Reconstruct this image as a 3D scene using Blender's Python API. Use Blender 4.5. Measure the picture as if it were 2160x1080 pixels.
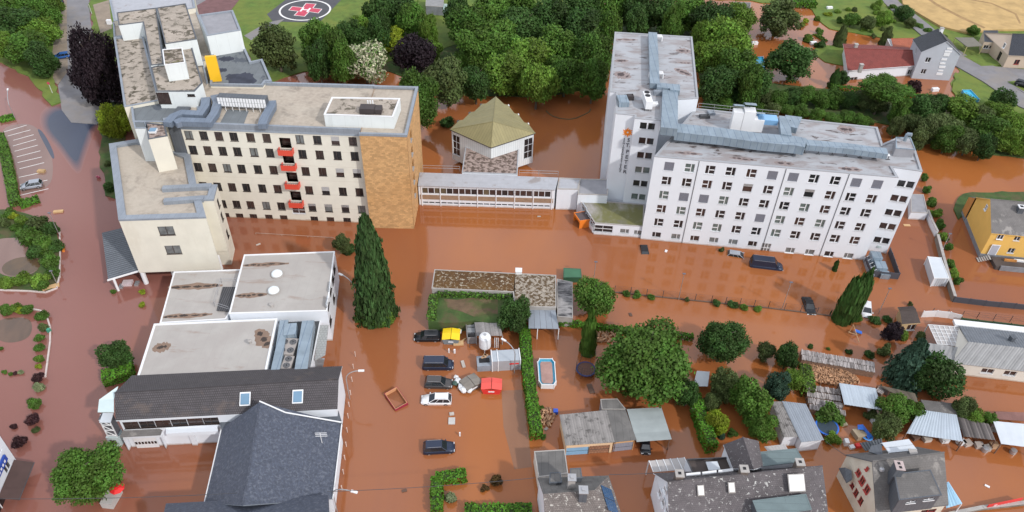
import bpy, math, random
import numpy as np
from mathutils import Vector, Matrix
random.seed(7); RNG = np.random.default_rng(11)
R = math.radians
for o in list(bpy.data.objects): bpy.data.objects.remove(o, do_unlink=True)
SC = bpy.context.scene
COL = SC.collection

# ---------------------------------------------------------------- camera
CAMH = 95.0; FPX = 1620.0; PITCH = R(40.39868); ROLL = R(1.65278)
_fw = Vector((0, math.cos(PITCH), -math.sin(PITCH)))
_up0 = Vector((0, math.sin(PITCH), math.cos(PITCH))); _rt0 = Vector((1, 0, 0))
_rt = _rt0*math.cos(ROLL) + _up0*math.sin(ROLL)
_up = -_rt0*math.sin(ROLL) + _up0*math.cos(ROLL)
cam_d = bpy.data.cameras.new('camera'); cam_d.sensor_width = 36; cam_d.lens = 36*FPX/2160
cam_d.clip_start = 1; cam_d.clip_end = 3000
cam = bpy.data.objects.new('camera', cam_d); COL.objects.link(cam)
mt = Matrix.Identity(4)
for i, a in enumerate((_rt, _up, -_fw)):
    for j in range(3): mt[j][i] = a[j]
mt[2][3] = CAMH
cam.matrix_world = mt
SC.camera = cam
CAM = Vector((0, 0, CAMH))

# ---------------------------------------------------------------- light
SUN_EL = R(38.0); SUN_AZ = Vector((0.735, -0.678, 0))
w = bpy.data.worlds.new('World'); SC.world = w; w.use_nodes = True
nt = w.node_tree; nt.nodes.clear()
wo = nt.nodes.new('ShaderNodeOutputWorld'); bg = nt.nodes.new('ShaderNodeBackground')
sky = nt.nodes.new('ShaderNodeTexSky'); sky.sky_type = 'NISHITA'; sky.sun_disc = False
sky.sun_elevation = SUN_EL; sky.sun_rotation = math.atan2(SUN_AZ.x, SUN_AZ.y)
sky.air_density = 1.0; sky.dust_density = 1.5; sky.ozone_density = 1.2
tc = nt.nodes.new('ShaderNodeTexCoord'); nz = nt.nodes.new('ShaderNodeTexNoise')
nz.inputs['Scale'].default_value = 2.3; nz.inputs['Detail'].default_value = 7; nz.inputs['Roughness'].default_value = .55
cr = nt.nodes.new('ShaderNodeValToRGB'); cr.color_ramp.elements[0].position = .36; cr.color_ramp.elements[1].position = .58
mx = nt.nodes.new('ShaderNodeMix'); mx.data_type = 'RGBA'
mx.inputs[7].default_value = (13.6, 13.9, 14.8, 1)
nt.links.new(tc.outputs['Generated'], nz.inputs['Vector']); nt.links.new(nz.outputs[0], cr.inputs[0])
mm = nt.nodes.new('ShaderNodeMath'); mm.operation = 'MULTIPLY'; mm.inputs[1].default_value = .85
nt.links.new(cr.outputs[0], mm.inputs[0]); nt.links.new(mm.outputs[0], mx.inputs[0])
nt.links.new(sky.outputs[0], mx.inputs[6]); nt.links.new(mx.outputs[2], bg.inputs[0])
bg.inputs[1].default_value = 0.112
nt.links.new(bg.outputs[0], wo.inputs[0])
sd = bpy.data.lights.new('sun', 'SUN'); sd.energy = 2.6; sd.angle = R(2.0); sd.color = (1, .96, .92)
sun = bpy.data.objects.new('sun', sd); COL.objects.link(sun); sun.location = (60, 0, 120)
dirs = Vector((SUN_AZ.x*math.cos(SUN_EL), SUN_AZ.y*math.cos(SUN_EL), math.sin(SUN_EL)))
sun.rotation_euler = dirs.to_track_quat('Z', 'Y').to_euler()
SC.view_settings.view_transform = 'Standard'; SC.view_settings.look = 'None'
SC.view_settings.exposure = 0.0; SC.view_settings.gamma = 1; SC.view_settings.use_curve_mapping = False
SC.render.engine = 'CYCLES'

# ---------------------------------------------------------------- geometry from sight lines
def ray(x, y):
    return (_fw + _rt*((x-1080)/FPX) - _up*((y-540)/FPX))
def P(x, y, z=0.0):
    d = ray(x, y); return CAM + d*((z-CAMH)/d.z)
def onplane(x, y, A, B):
    """point where the sight line meets the vertical plane through A and B"""
    d = ray(x, y); n = Vector((B[1]-A[1], -(B[0]-A[0]), 0)); t = n.dot(Vector((A[0], A[1], 0))-Vector((0, 0, 0)))/n.dot(d)
    return Vector((0, 0, CAMH)) + d*t
def pr(p):
    v = Vector(p)-CAM; zc = v.dot(_fw); return (1080+FPX*v.dot(_rt)/zc, 540-FPX*v.dot(_up)/zc)
def V3(a, z): return Vector((a[0], a[1], z))

# ---------------------------------------------------------------- materials
MATS = {}
def mat(name, col, rough=.8, var=.12, vs=.6, spots=None, spots2=None, brick=None, rnd=0.0, bump=0.0, bs=4.0, metal=0.0,
        objrnd=0.0, hue=0.0, spec=.5, trans=0.0, tide=0.0):
    if name in MATS: return MATS[name]
    m = bpy.data.materials.new(name); m.use_nodes = True; t = m.node_tree; N = t.nodes; L = t.links
    b = N['Principled BSDF']; b.inputs['Roughness'].default_value = rough; b.inputs['Metallic'].default_value = metal
    b.inputs['Specular IOR Level'].default_value = spec
    geo = N.new('ShaderNodeNewGeometry'); uv = N.new('ShaderNodeUVMap')
    cur = N.new('ShaderNodeRGB'); cur.outputs[0].default_value = (*col, 1); cur = cur.outputs[0]
    def noise(scale, detail=4, rough_=.6, vec=None, dist=0.0):
        n = N.new('ShaderNodeTexNoise'); n.inputs['Scale'].default_value = scale; n.inputs['Detail'].default_value = detail
        n.inputs['Roughness'].default_value = rough_; n.inputs['Distortion'].default_value = dist
        L.new(vec or geo.outputs['Position'], n.inputs['Vector']); return n.outputs[0]
    def mrange(o, a, b_, c, d):
        n = N.new('ShaderNodeMapRange'); L.new(o, n.inputs[0])
        for k, v in zip((1, 2, 3, 4), (a, b_, c, d)): n.inputs[k].default_value = v
        return n.outputs[0]
    def mix(f, a, c2):
        n = N.new('ShaderNodeMix'); n.data_type = 'RGBA'; L.new(f, n.inputs[0]); L.new(a, n.inputs[6])
        if isinstance(c2, tuple): n.inputs[7].default_value = (*c2, 1)
        else: L.new(c2, n.inputs[7])
        return n.outputs[2]
    def scale(a, f):
        n = N.new('ShaderNodeHueSaturation'); L.new(a, n.inputs['Color']); L.new(f, n.inputs['Value']); return n.outputs[0]
    if brick:
        bw, bh, mort, mcol, sc2 = brick
        bt = N.new('ShaderNodeTexBrick'); L.new(uv.outputs[0], bt.inputs['Vector']); L.new(cur, bt.inputs['Color1'])
        s = scale(cur, mrange(noise(.01), 0, 1, sc2, sc2)); L.new(s, bt.inputs['Color2'])
        bt.inputs['Mortar'].default_value = (*mcol, 1); bt.inputs['Scale'].default_value = 1
        bt.inputs['Brick Width'].default_value = bw; bt.inputs['Row Height'].default_value = bh
        bt.inputs['Mortar Size'].default_value = mort; bt.inputs['Bias'].default_value = 0
        bfac = bt.outputs['Fac']; cur = bt.outputs['Color']
    if var: cur = scale(cur, mrange(noise(vs, 6), .3, .7, 1-var, 1+var))
    for sp in (spots, spots2):
        if sp:
            c2, s_, th, soft, amt = sp[:5]
            vec = None
            if len(sp) > 5:
                mp = N.new('ShaderNodeMapping'); L.new(geo.outputs['Position'], mp.inputs[0]); mp.inputs['Scale'].default_value = sp[5]; vec = mp.outputs[0]
            cur = mix(mrange(noise(s_, 8, .65, vec, .4), th-soft, th+soft, 0, amt), cur, c2)
    if tide:   # brown tide mark just above the flood
        sz = N.new('ShaderNodeSeparateXYZ'); L.new(geo.outputs['Position'], sz.inputs[0]); zz = N.new('ShaderNodeMath'); zz.operation = 'MULTIPLY_ADD'; L.new(noise(.9), zz.inputs[0]); zz.inputs[1].default_value = -.5; L.new(sz.outputs[2], zz.inputs[2])
        cur = mix(mrange(zz.outputs[0], -.12, .12, tide, 0), cur, (.30, .17, .09))
    if rnd or hue:
        at = N.new('ShaderNodeAttribute'); at.attribute_name = 'rnd'
        if rnd: cur = scale(cur, mrange(at.outputs['Fac'], 0, 1, 1-rnd, 1+rnd))
    if objrnd or hue:
        oi = N.new('ShaderNodeObjectInfo')
        if objrnd: cur = scale(cur, mrange(oi.outputs['Random'], 0, 1, 1-objrnd, 1+objrnd))
        if hue:
            h = N.new('ShaderNodeHueSaturation'); L.new(cur, h.inputs['Color'])
            L.new(mrange(at.outputs['Fac'], 0, 1, .5-hue, .5+hue), h.inputs['Hue']); cur = h.outputs[0]
    L.new(cur, b.inputs['Base Color'])
    if bump or brick:
        bp = N.new('ShaderNodeBump'); bp.inputs['Distance'].default_value = .05; bp.inputs['Strength'].default_value = bump or .5
        h_ = noise(bs, 5)
        if brick:
            mth = N.new('ShaderNodeMath'); mth.operation = 'SUBTRACT'; L.new(h_, mth.inputs[0]); L.new(bfac, mth.inputs[1]); h_ = mth.outputs[0]
        L.new(h_, bp.inputs['Height']); L.new(bp.outputs[0], b.inputs['Normal'])
    if trans:
        tr = N.new('ShaderNodeBsdfTranslucent'); L.new(cur, tr.inputs[0]); ms = N.new('ShaderNodeMixShader'); ms.inputs[0].default_value = trans
        L.new(b.outputs[0], ms.inputs[1]); L.new(tr.outputs[0], ms.inputs[2]); L.new(ms.outputs[0], N['Material Output'].inputs[0])
    MATS[name] = m; return m

# ---------------------------------------------------------------- objects
ORG = {}
def tag(o, label=None, cat=None, group=None, kind=None):
    if label: o['label'] = label
    if cat: o['category'] = cat
    if group: o['group'] = group
    if kind: o['kind'] = kind
    return o
def thing(name, label, cat, loc=(0, 0, 0), group=None, rz=0.0):
    o = bpy.data.objects.new(name, None); COL.objects.link(o); o.location = loc; o.rotation_euler = (0, 0, rz)
    o.empty_display_size = .3
    ORG[o.name] = Vector(loc); return tag(o, label, cat, group)
class MB:
    def __init__(s): s.v = []; s.f = []; s.m = []; s.r = []
    def face(s, pts, m=0, r=None):
        n = len(s.v); s.v += [tuple(p) for p in pts]; s.f.append(tuple(range(n, n+len(pts)))); s.m.append(m); s.r.append(random.random() if r is None else r)
    def box(s, x0, x1, y0, y1, z0, z1, m=0, r=None):
        r = random.random() if r is None else r
        c = [(x0, y0), (x1, y0), (x1, y1), (x0, y1)]; s.prism(c, z0, z1, m, r=r)
    def prism(s, poly, z0, z1, m=0, top=True, bot=True, r=None, mt=None):
        """poly CCW"""
        n = len(poly); r = random.random() if r is None else r
        for i in range(n):
            a = poly[i]; b = poly[(i+1) % n]
            s.face([(a[0], a[1], z0), (b[0], b[1], z0), (b[0], b[1], z1), (a[0], a[1], z1)], m, r)
        if top: s.face([(p[0], p[1], z1) for p in poly], m if mt is None else mt, r)
        if bot: s.face([(p[0], p[1], z0) for p in reversed(poly)], m, r)
    def obox(s, c, sx, sy, sz, az=0.0, m=0, r=None):
        """box with its base centre at c, turned by az"""
        ca, sa = math.cos(az), math.sin(az)
        p = [(c[0]+x*ca-y*sa, c[1]+x*sa+y*ca) for x, y in ((-sx/2, -sy/2), (sx/2, -sy/2), (sx/2, sy/2), (-sx/2, sy/2))]
        s.prism(p, c[2], c[2]+sz, m, r=r)
    def slab(s, pts, t, m=0, ms=None, r=None):
        """plate: top face pts (CCW seen from above), thickness t downwards"""
        pts = [Vector(p) for p in pts]; lo = [p-Vector((0, 0, t)) for p in pts]; n = len(pts)
        r = random.random() if r is None else r
        warp = abs((pts[1]-pts[0]).cross(pts[2]-pts[0]).normalized().dot(pts[3]-pts[0])) if n == 4 else 0
        for q in ([(0, 1, 2), (0, 2, 3)] if warp > .003 else [tuple(range(n))]):
            s.face([pts[i] for i in q], m, r); s.face([lo[i] for i in q[::-1]], ms if ms is not None else m, r)
        for i in range(n):
            j = (i+1) % n; s.face([lo[i], lo[j], pts[j], pts[i]], ms if ms is not None else m, r)
    def tube(s, p0, p1, r0, r1=None, n=8, m=0, caps=True, r=None):
        p0 = Vector(p0); p1 = Vector(p1); r1 = r0 if r1 is None else r1
        d = (p1-p0).normalized(); a = d.orthogonal().normalized(); b = d.cross(a); r = random.random() if r is None else r
        A = [p0+(a*math.cos(2*math.pi*i/n)+b*math.sin(2*math.pi*i/n))*r0 for i in range(n)]
        B = [p1+(a*math.cos(2*math.pi*i/n)+b*math.sin(2*math.pi*i/n))*r1 for i in range(n)]
        for i in range(n):
            j = (i+1) % n; s.face([A[i], A[j], B[j], B[i]], m, r)
        if caps: s.face(A[::-1], m, r); s.face(B, m, r)
    def path(s, pts, r, n=6, m=0):
        for a, b in zip(pts[:-1], pts[1:]): s.tube(a, b, r, r, n, m)
    def lathe(s, c, prof, n=16, m=0):
        rr = random.random()
        for (r0, z0), (r1, z1) in zip(prof[:-1], prof[1:]):
            for i in range(n):
                a0 = 2*math.pi*i/n; a1 = 2*math.pi*(i+1)/n
                q = [(c[0]+r0*math.cos(a0), c[1]+r0*math.sin(a0), c[2]+z0), (c[0]+r0*math.cos(a1), c[1]+r0*math.sin(a1), c[2]+z0),
                     (c[0]+r1*math.cos(a1), c[1]+r1*math.sin(a1), c[2]+z1), (c[0]+r1*math.cos(a0), c[1]+r1*math.sin(a0), c[2]+z1)]
                if r1 < 1e-5: q = q[:3]
                if r0 < 1e-5: q = [q[0], q[2], q[3]]
                s.face(q, m, rr)
    def data(s, name, org=Vector((0, 0, 0)), smooth=False):
        me = bpy.data.meshes.new(name)
        vv = [(x-org[0], y-org[1], z-org[2]) for x, y, z in s.v]
        me.from_pydata(vv, [], s.f)
        me.polygons.foreach_set('material_index', s.m)
        a = me.attributes.new('rnd', 'FLOAT', 'FACE'); a.data.foreach_set('value', s.r)
        uvl = me.uv_layers.new(name='UVMap'); uvs = []
        for f in s.f:
            p = [Vector(s.v[i]) for i in f]
            n = Vector((0, 0, 0))
            for i in range(len(p)):
                n += (p[i]-p[0]).cross(p[(i+1) % len(p)]-p[0])
            if n.length < 1e-9: n = Vector((0, 0, 1))
            n.normalize()
            if abs(n.z) > .995: u = Vector((1, 0, 0)); v = Vector((0, 1, 0))
            else: u = Vector((-n.y, n.x, 0)).normalized(); v = n.cross(u)
            for q in p: uvs += [q.dot(u), q.dot(v)]
        uvl.data.foreach_set('uv', uvs)
        if smooth: me.polygons.foreach_set('use_smooth', [True]*len(s.f))
        me.update(); return me
    def build(s, name, mats, parent=None, label=None, cat=None, group=None, kind=None, smooth=False, weld=False):
        if not isinstance(mats, (list, tuple)): mats = [mats]
        if parent is None:
            a = np.array(s.v); org = Vector(((a[:, 0].min()+a[:, 0].max())/2, (a[:, 1].min()+a[:, 1].max())/2, a[:, 2].min()))
        else: org = ORG[parent.name]
        me = s.data(name, org, smooth)
        for m in mats: me.materials.append(m)
        if weld:
            import bmesh
            bm = bmesh.new(); bm.from_mesh(me); bmesh.ops.remove_doubles(bm, verts=bm.verts, dist=.0005); bm.to_mesh(me); bm.free()
        o = bpy.data.objects.new(name, me); COL.objects.link(o)
        if parent is None: o.location = org
        else: o.parent = parent
        ORG[o.name] = org
        return tag(o, label, cat, group, kind)
def place(name, me, loc, rz=0.0, parent=None, sub=False, label=None):
    """a part that shares mesh data, set in world coordinates under an unrotated root"""
    o = bpy.data.objects.new(name, me); COL.objects.link(o)
    if parent is not None:
        o.parent = parent; o.location = Vector(loc)-ORG[parent.name]
    else: o.location = loc
    o.rotation_euler = (0, 0, rz); ORG[o.name] = Vector(loc)
    if label: o['label'] = label
    return o
def kid(name, me, parent, loc=(0, 0, 0)):
    o = bpy.data.objects.new(name, me); COL.objects.link(o); o.parent = parent; o.location = loc; return o
def ccw(poly):
    a = sum(poly[i][0]*poly[(i+1) % len(poly)][1]-poly[(i+1) % len(poly)][0]*poly[i][1] for i in range(len(poly)))
    return list(poly) if a > 0 else list(poly)[::-1]
def offset(poly, d):
    """inset a CCW polygon by d"""
    out = []; n = len(poly)
    for i in range(n):
        p0, p1, p2 = (Vector(poly[(i+k) % n][:2]) for k in (-1, 0, 1))
        e1 = (p1-p0).normalized(); e2 = (p2-p1).normalized()
        n1 = Vector((-e1.y, e1.x)); n2 = Vector((-e2.y, e2.x)); k = n1+n2; k = k/max(.25, k.dot(k))*2
        out.append((p1.x+k.x*d, p1.y+k.y*d))
    return out

# ---- windows
def glassmat(name, col, rough=.06): 
    return mat(name, col, rough=rough, var=.3, vs=1.2, spec=.6)
G_DARK = glassmat('glass_dark', (.022, .022, .024)); G_GREEN = glassmat('glass_curtained', (.12, .15, .14)); G_BROWN = glassmat('glass_brown', (.05, .033, .03))
G_GREY = glassmat('glass_grey', (.16, .17, .17))
F_WHITE = mat('frame_white', (.75, .76, .78), .4, .03); F_DARK = mat('frame_dark', (.06, .045, .04), .5, .05)
BLIND_G = mat('blind_grey', (.20, .21, .25), .6, .03); BLIND_W = mat('blind_white', (.62, .62, .62), .6, .03); BLIND_T = mat('blind_tan', (.5, .42, .36), .6, .03)
WCACHE = {}
def winmesh(w, h, style, fm, gm):
    key = (round(w, 2), round(h, 2), style, fm.name, gm.name)
    if key in WCACHE: return WCACHE[key]
    t = .07; f = MB(); g = MB(); k = None
    def bar(x0, x1, z0, z1, d=.05): f.box(x0, x1, -d, .06, z0, z1)
    bar(-w/2, -w/2+t, -h/2, h/2); bar(w/2-t, w/2, -h/2, h/2); bar(-w/2+t, w/2-t, h/2-t, h/2); bar(-w/2+t, w/2-t, -h/2, -h/2+t)
    f.box(-w/2-.06, w/2+.06, -.24, -.05, -h/2-.05, -h/2)          # sill, proud of the wall
    if style in ('cross', 'mid'): bar(-.04, .04, -h/2+t, h/2-t)
    if style == 'pair': bar(-.14, .14, -h/2+t, h/2-t, .1)
    if style == 'cross': bar(-w/2+t, -.04, -.04, .04); bar(.04, w/2-t, -.04, .04)
    if style in ('L', 'R'):
        s = 1 if style == 'L' else -1; x = .12*w*s
        bar(x-.07, x+.07, -h/2+t, h/2-t, .07)
        a, b = sorted((x-.07*s, -s*(w/2-t))); bar(a, b, -.09, .04, .07)
    if style in ('l2', 'r2'):
        s = 1 if style == 'l2' else -1; x = .12*w*s; bar(x-.05, x+.05, -h/2+t, h/2-t)
    if style == 'door':
        for x in (-w/6, w/6): bar(x-.05, x+.05, -h/2+t, h/2-t)
        bar(-w/2+t, w/2-t, -.06, .06, .045)
    if style == 'grid3':
        bar(-.03, .03, -h/2+t, h/2-t)
        for q in (-h/6, h/6): bar(-w/2+t, w/2-t, q-.03, q+.03, .045)
    g.face([(-w/2+t, .03, -h/2+t), (w/2-t, .03, -h/2+t), (w/2-t, .03, h/2-t), (-w/2+t, .03, h/2-t)])
    if style in ('half', 'shut', 'halft', 'third'):
        k = MB(); zb = {'half': -.02*h, 'halft': .1*h, 'shut': -h/2+.02, 'third': .18*h}[style]
        nb = 8
        for i in range(nb):
            z1 = h/2-.02-(h/2-.02-zb)*i/nb; z0 = h/2-.02-(h/2-.02-zb)*(i+1)/nb
            k.face([(-w/2+.03, -.10+.01, z0), (w/2-.03, -.10+.01, z0), (w/2-.03, -.10-.012, z1-.01), (-w/2+.03, -.10-.012, z1-.01)])
    fd = f.data('window_frame'); fd.materials.append(fm); gd = g.data('pane'); gd.materials.append(gm); kd = None
    if k:
        kd = k.data('blind'); kd.materials.append(BLIND_G if style == 'shut' else (BLIND_T if style == 'halft' else BLIND_W))
    WCACHE[key] = (fd, gd, kd); return WCACHE[key]
def put_window(root, loc, rz, w, h, style, fm, gm, name='window'):
    fd, gd, kd = winmesh(w, h, style, fm, gm)
    o = place(name, fd, loc, rz, root); kid('pane', gd, o)
    if kd: kid('blind', kd, o)
    return o
def wallface(mb, A, B, z0, z1, ops, depth=.16, m=0):
    A = Vector(A[:2]); B = Vector(B[:2]); L = (B-A).length; d = (B-A)/L; n = Vector((d.y, -d.x))
    us = sorted({0.0, L, *[o[0]-o[2]/2 for o in ops], *[o[0]+o[2]/2 for o in ops]}); zs = sorted({z0, z1, *[max(z0, o[1]-o[3]/2) for o in ops], *[o[1]+o[3]/2 for o in ops]})
    us = [u for u in us if -1e-6 <= u <= L+1e-6]; zs = [z for z in zs if z0-1e-6 <= z <= z1+1e-6]
    pt = lambda u, z, q=0: (A.x+d.x*u-n.x*q, A.y+d.y*u-n.y*q, z)
    for j in range(len(zs)-1):
        zc = (zs[j]+zs[j+1])/2; run = None
        for i in range(len(us)-1):
            uc = (us[i]+us[i+1])/2
            hole = any(abs(uc-o[0]) < o[2]/2 and abs(zc-o[1]) < o[3]/2 for o in ops)
            if not hole and run is None: run = us[i]
            if hole and run is not None:
                mb.face([pt(run, zs[j]), pt(us[i], zs[j]), pt(us[i], zs[j+1]), pt(run, zs[j+1])], m); run = None
        if run is not None: mb.face([pt(run, zs[j]), pt(L, zs[j]), pt(L, zs[j+1]), pt(run, zs[j+1])], m)
    for o in ops:
        a, b, c, e = o[0]-o[2]/2, o[0]+o[2]/2, max(z0, o[1]-o[3]/2), o[1]+o[3]/2; q = depth+.06
        mb.face([pt(a, c), pt(a, c, q), pt(a, e, q), pt(a, e)][::-1], m); mb.face([pt(b, c), pt(b, e), pt(b, e, q), pt(b, c, q)][::-1], m)
        mb.face([pt(a, e), pt(a, e, q), pt(b, e, q), pt(b, e)][::-1], m); mb.face([pt(a, c), pt(b, c), pt(b, c, q), pt(a, c, q)][::-1], m)
def edge_hits(poly, wins, z0, z1):
    """assign each (x, y, w, h, ...) sight-line window to the nearest facing edge"""
    res = {}
    for wd in wins:
        best = None
        for i in range(len(poly)):
            A = Vector((*poly[i][:2], 0)); B = Vector((*poly[(i+1) % len(poly)][:2], 0)); d = (B-A).normalized(); n = Vector((d.y, -d.x, 0))
            rv = ray(wd[0], wd[1])
            if n.dot(rv) >= 0: continue
            q = onplane(wd[0], wd[1], A, B); u = (q-A).dot(d)
            if not (-.3 < u-wd[2]/2+.3 and u+wd[2]/2 < (B-A).length+.3): continue
            if not (z0-.5 < q.z < z1): continue
            dist = (q-CAM).length
            if best is None or dist < best[0]: best = (dist, i, u, q.z)
        if best: res.setdefault(best[1], []).append((best[2], best[3], *wd[2:]))
    return res
def building(name, label, cat, poly, z1, z0=0.0, wall=None, roof=None, coping=None, pw=.4, ph=.35, band=.0, wins=(), group=None, base=-1.5, root=None, names=('wall', 'roof', 'parapet'), wlabel=None, fm=None, over=.04):
    poly = ccw([(p[0], p[1]) for p in poly]); cx = sum(p[0] for p in poly)/len(poly); cy = sum(p[1] for p in poly)/len(poly)
    if root is None: root = thing(name, label, cat, (cx, cy, max(z0, 0) if z0 >= 0 else 0), group)
    hits = edge_hits(poly, wins, z0, z1)
    mb = MB(); zb = base if z0 <= 0 else z0
    for i in range(len(poly)):
        A = poly[i]; B = poly[(i+1) % len(poly)]
        ops = hits.get(i, [])
        ops = [(o[0], max(o[1], zb+.5), o[2], o[3]) + tuple(o[4:]) for o in ops]
        wallface(mb, A, B, zb, z1-max(band, .06), ops)
        d = (Vector(B)-Vector(A)).normalized(); nrm = Vector((d.y, -d.x)); rz = math.atan2(d.y, d.x)
        for o in ops:
            p = Vector(A)+d*o[0]-nrm*.14
            st = o[4] if len(o) > 4 else 'mid'; gm = o[5] if len(o) > 5 else G_DARK
            if st == 'open': continue
            put_window(root, (p.x, p.y, o[1]), rz, o[2], o[3], st, (o[6] if len(o) > 6 else (fm or F_WHITE)), gm)
    if z0 > 0: mb.face([(p[0], p[1], zb) for p in poly[::-1]])
    mb.build(names[0], wall, root, label=wlabel)
    zr = z1-ph; inner = offset(poly, pw); rb = MB(); rb.face([(p[0], p[1], zr) for p in offset(poly, .02)]); rb.build(names[1], roof, root)
    outer = offset(poly, -over); cb = MB(); n = len(poly)
    for i in range(n):
        j = (i+1) % n; o0, o1, i0, i1 = outer[i], outer[j], inner[i], inner[j]
        zc = z1-max(band, .12)
        cb.face([(*o0, zc), (*o1, zc), (*o1, z1), (*o0, z1)]); cb.face([(*o0, z1), (*o1, z1), (*i1, z1), (*i0, z1)])
        cb.face([(*i0, z1), (*i1, z1), (*i1, zr-.05), (*i0, zr-.05)]); cb.face([(*o1, zc), (*o0, zc), (*poly[i], zc), (*poly[j], zc)])
    cb.build(names[2], coping or wall, root)
    return root
def px(pts, z): return [P(x, y, z) for x, y in pts]
def gable(root, A, B, C, D, E, F, roofm, wallm, z0=0, inset=.35, t=.18, walls=True, base=-1.2, names=('roof_slope', 'roof_slope'), vergem=None, ops=()):
    """A,B front eave left/right; C,D ridge; E,F back eave (3-D points, left to right)"""
    for nm, q in ((names[0], [A, B, D, C]), (names[1], [C, D, F, E])):
        s = MB(); s.slab(q, t, 0, 1); s.build(nm, [roofm, vergem or wallm], root)
    r = MB(); r.tube(Vector(C)+Vector((0, 0, .02)), Vector(D)+Vector((0, 0, .02)), .09, n=6); r.build('ridge_cap', roofm, root)
    if not walls: return
    ax = (Vector(B)-Vector(A)); ax.z = 0; ax.normalize(); cr_ = Vector((-ax.y, ax.x, 0))
    a = Vector(A)+ax*inset+cr_*inset; b = Vector(B)-ax*inset+cr_*inset; e = Vector(E)+ax*inset-cr_*inset; f = Vector(F)-ax*inset-cr_*inset
    c = Vector(C)+ax*inset; d = Vector(D)-ax*inset; dz = t+.02
    def zat(p, q, r_, frac): return p
    # drop wall tops to the underside of the roof
    sl = (Vector(C).z-Vector(A).z)/max(.1, (Vector(C)-Vector(A)).dot(cr_)); a.z = A[2]+sl*inset-dz; b.z = a.z
    sl2 = (Vector(C).z-Vector(E).z)/max(.1, (Vector(E)-Vector(C)).dot(cr_)); e.z = E[2]+sl2*inset-dz; f.z = e.z; c.z -= dz; d.z -= dz
    m = MB(); lo = lambda p: (p.x, p.y, base if z0 <= 0 else z0)
    poly = [a, b, f, e]; hits = edge_hits([(q.x, q.y) for q in poly], ops, z0, max(c.z, d.z)); rt = root
    for i in range(4):
        p = poly[i]; q = poly[(i+1) % 4]; zt = min(p.z, q.z)
        o_ = hits.get(i, []); low = [o for o in o_ if o[1]+o[3]/2 < zt-.05]; high = [o for o in o_ if o not in low]
        wallface(m, p, q, lo(p)[2], zt, low)
        dd = (Vector((q.x, q.y))-Vector((p.x, p.y))).normalized(); nn = Vector((dd.y, -dd.x)); rz = math.atan2(dd.y, dd.x)
        for o in o_:
            off = -.14 if o in low else .045
            pp = Vector((p.x, p.y))+dd*o[0]+nn*off
            put_window(rt, (pp.x, pp.y, o[1]), rz, o[2], o[3], o[4] if len(o) > 4 else 'mid', o[6] if len(o) > 6 else F_WHITE, o[5] if len(o) > 5 else G_DARK)
    m.face([b, f, d]); m.face([e, a, c])
    m.build('wall', wallm, root)
def corr_roof(pts, wave=.35, amp=.06, t=.05, along=0):
    """corrugated sheet roof on quad pts (CCW from front-left); ridges run from the front edge to the back edge"""
    mb = MB(); a, b, c, d = [Vector(p) for p in pts]
    if along: a, b, c, d = b, c, d, a
    n = max(4, int((b-a).length/wave)*2)
    up = Vector((0, 0, 1))
    for i in range(n):
        t0, t1 = i/n, (i+1)/n; h0 = amp*(i % 2); h1 = amp*((i+1) % 2)
        p = [a.lerp(b, t0)+up*h0, a.lerp(b, t1)+up*h1, d.lerp(c, t1)+up*h1, d.lerp(c, t0)+up*h0]
        mb.face(p, 0, (i//2*37 % 10)/10)
        lo = [q-up*t for q in p]; mb.face(lo[::-1], 0, .4); mb.face([lo[0], lo[1], p[1], p[0]], 0, .4); mb.face([p[3], p[2], lo[2], lo[3]], 0, .4)
    for q, r_ in ((a, d), (b, c)): mb.face([q-up*t, q, r_, r_-up*t])
    return mb
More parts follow.
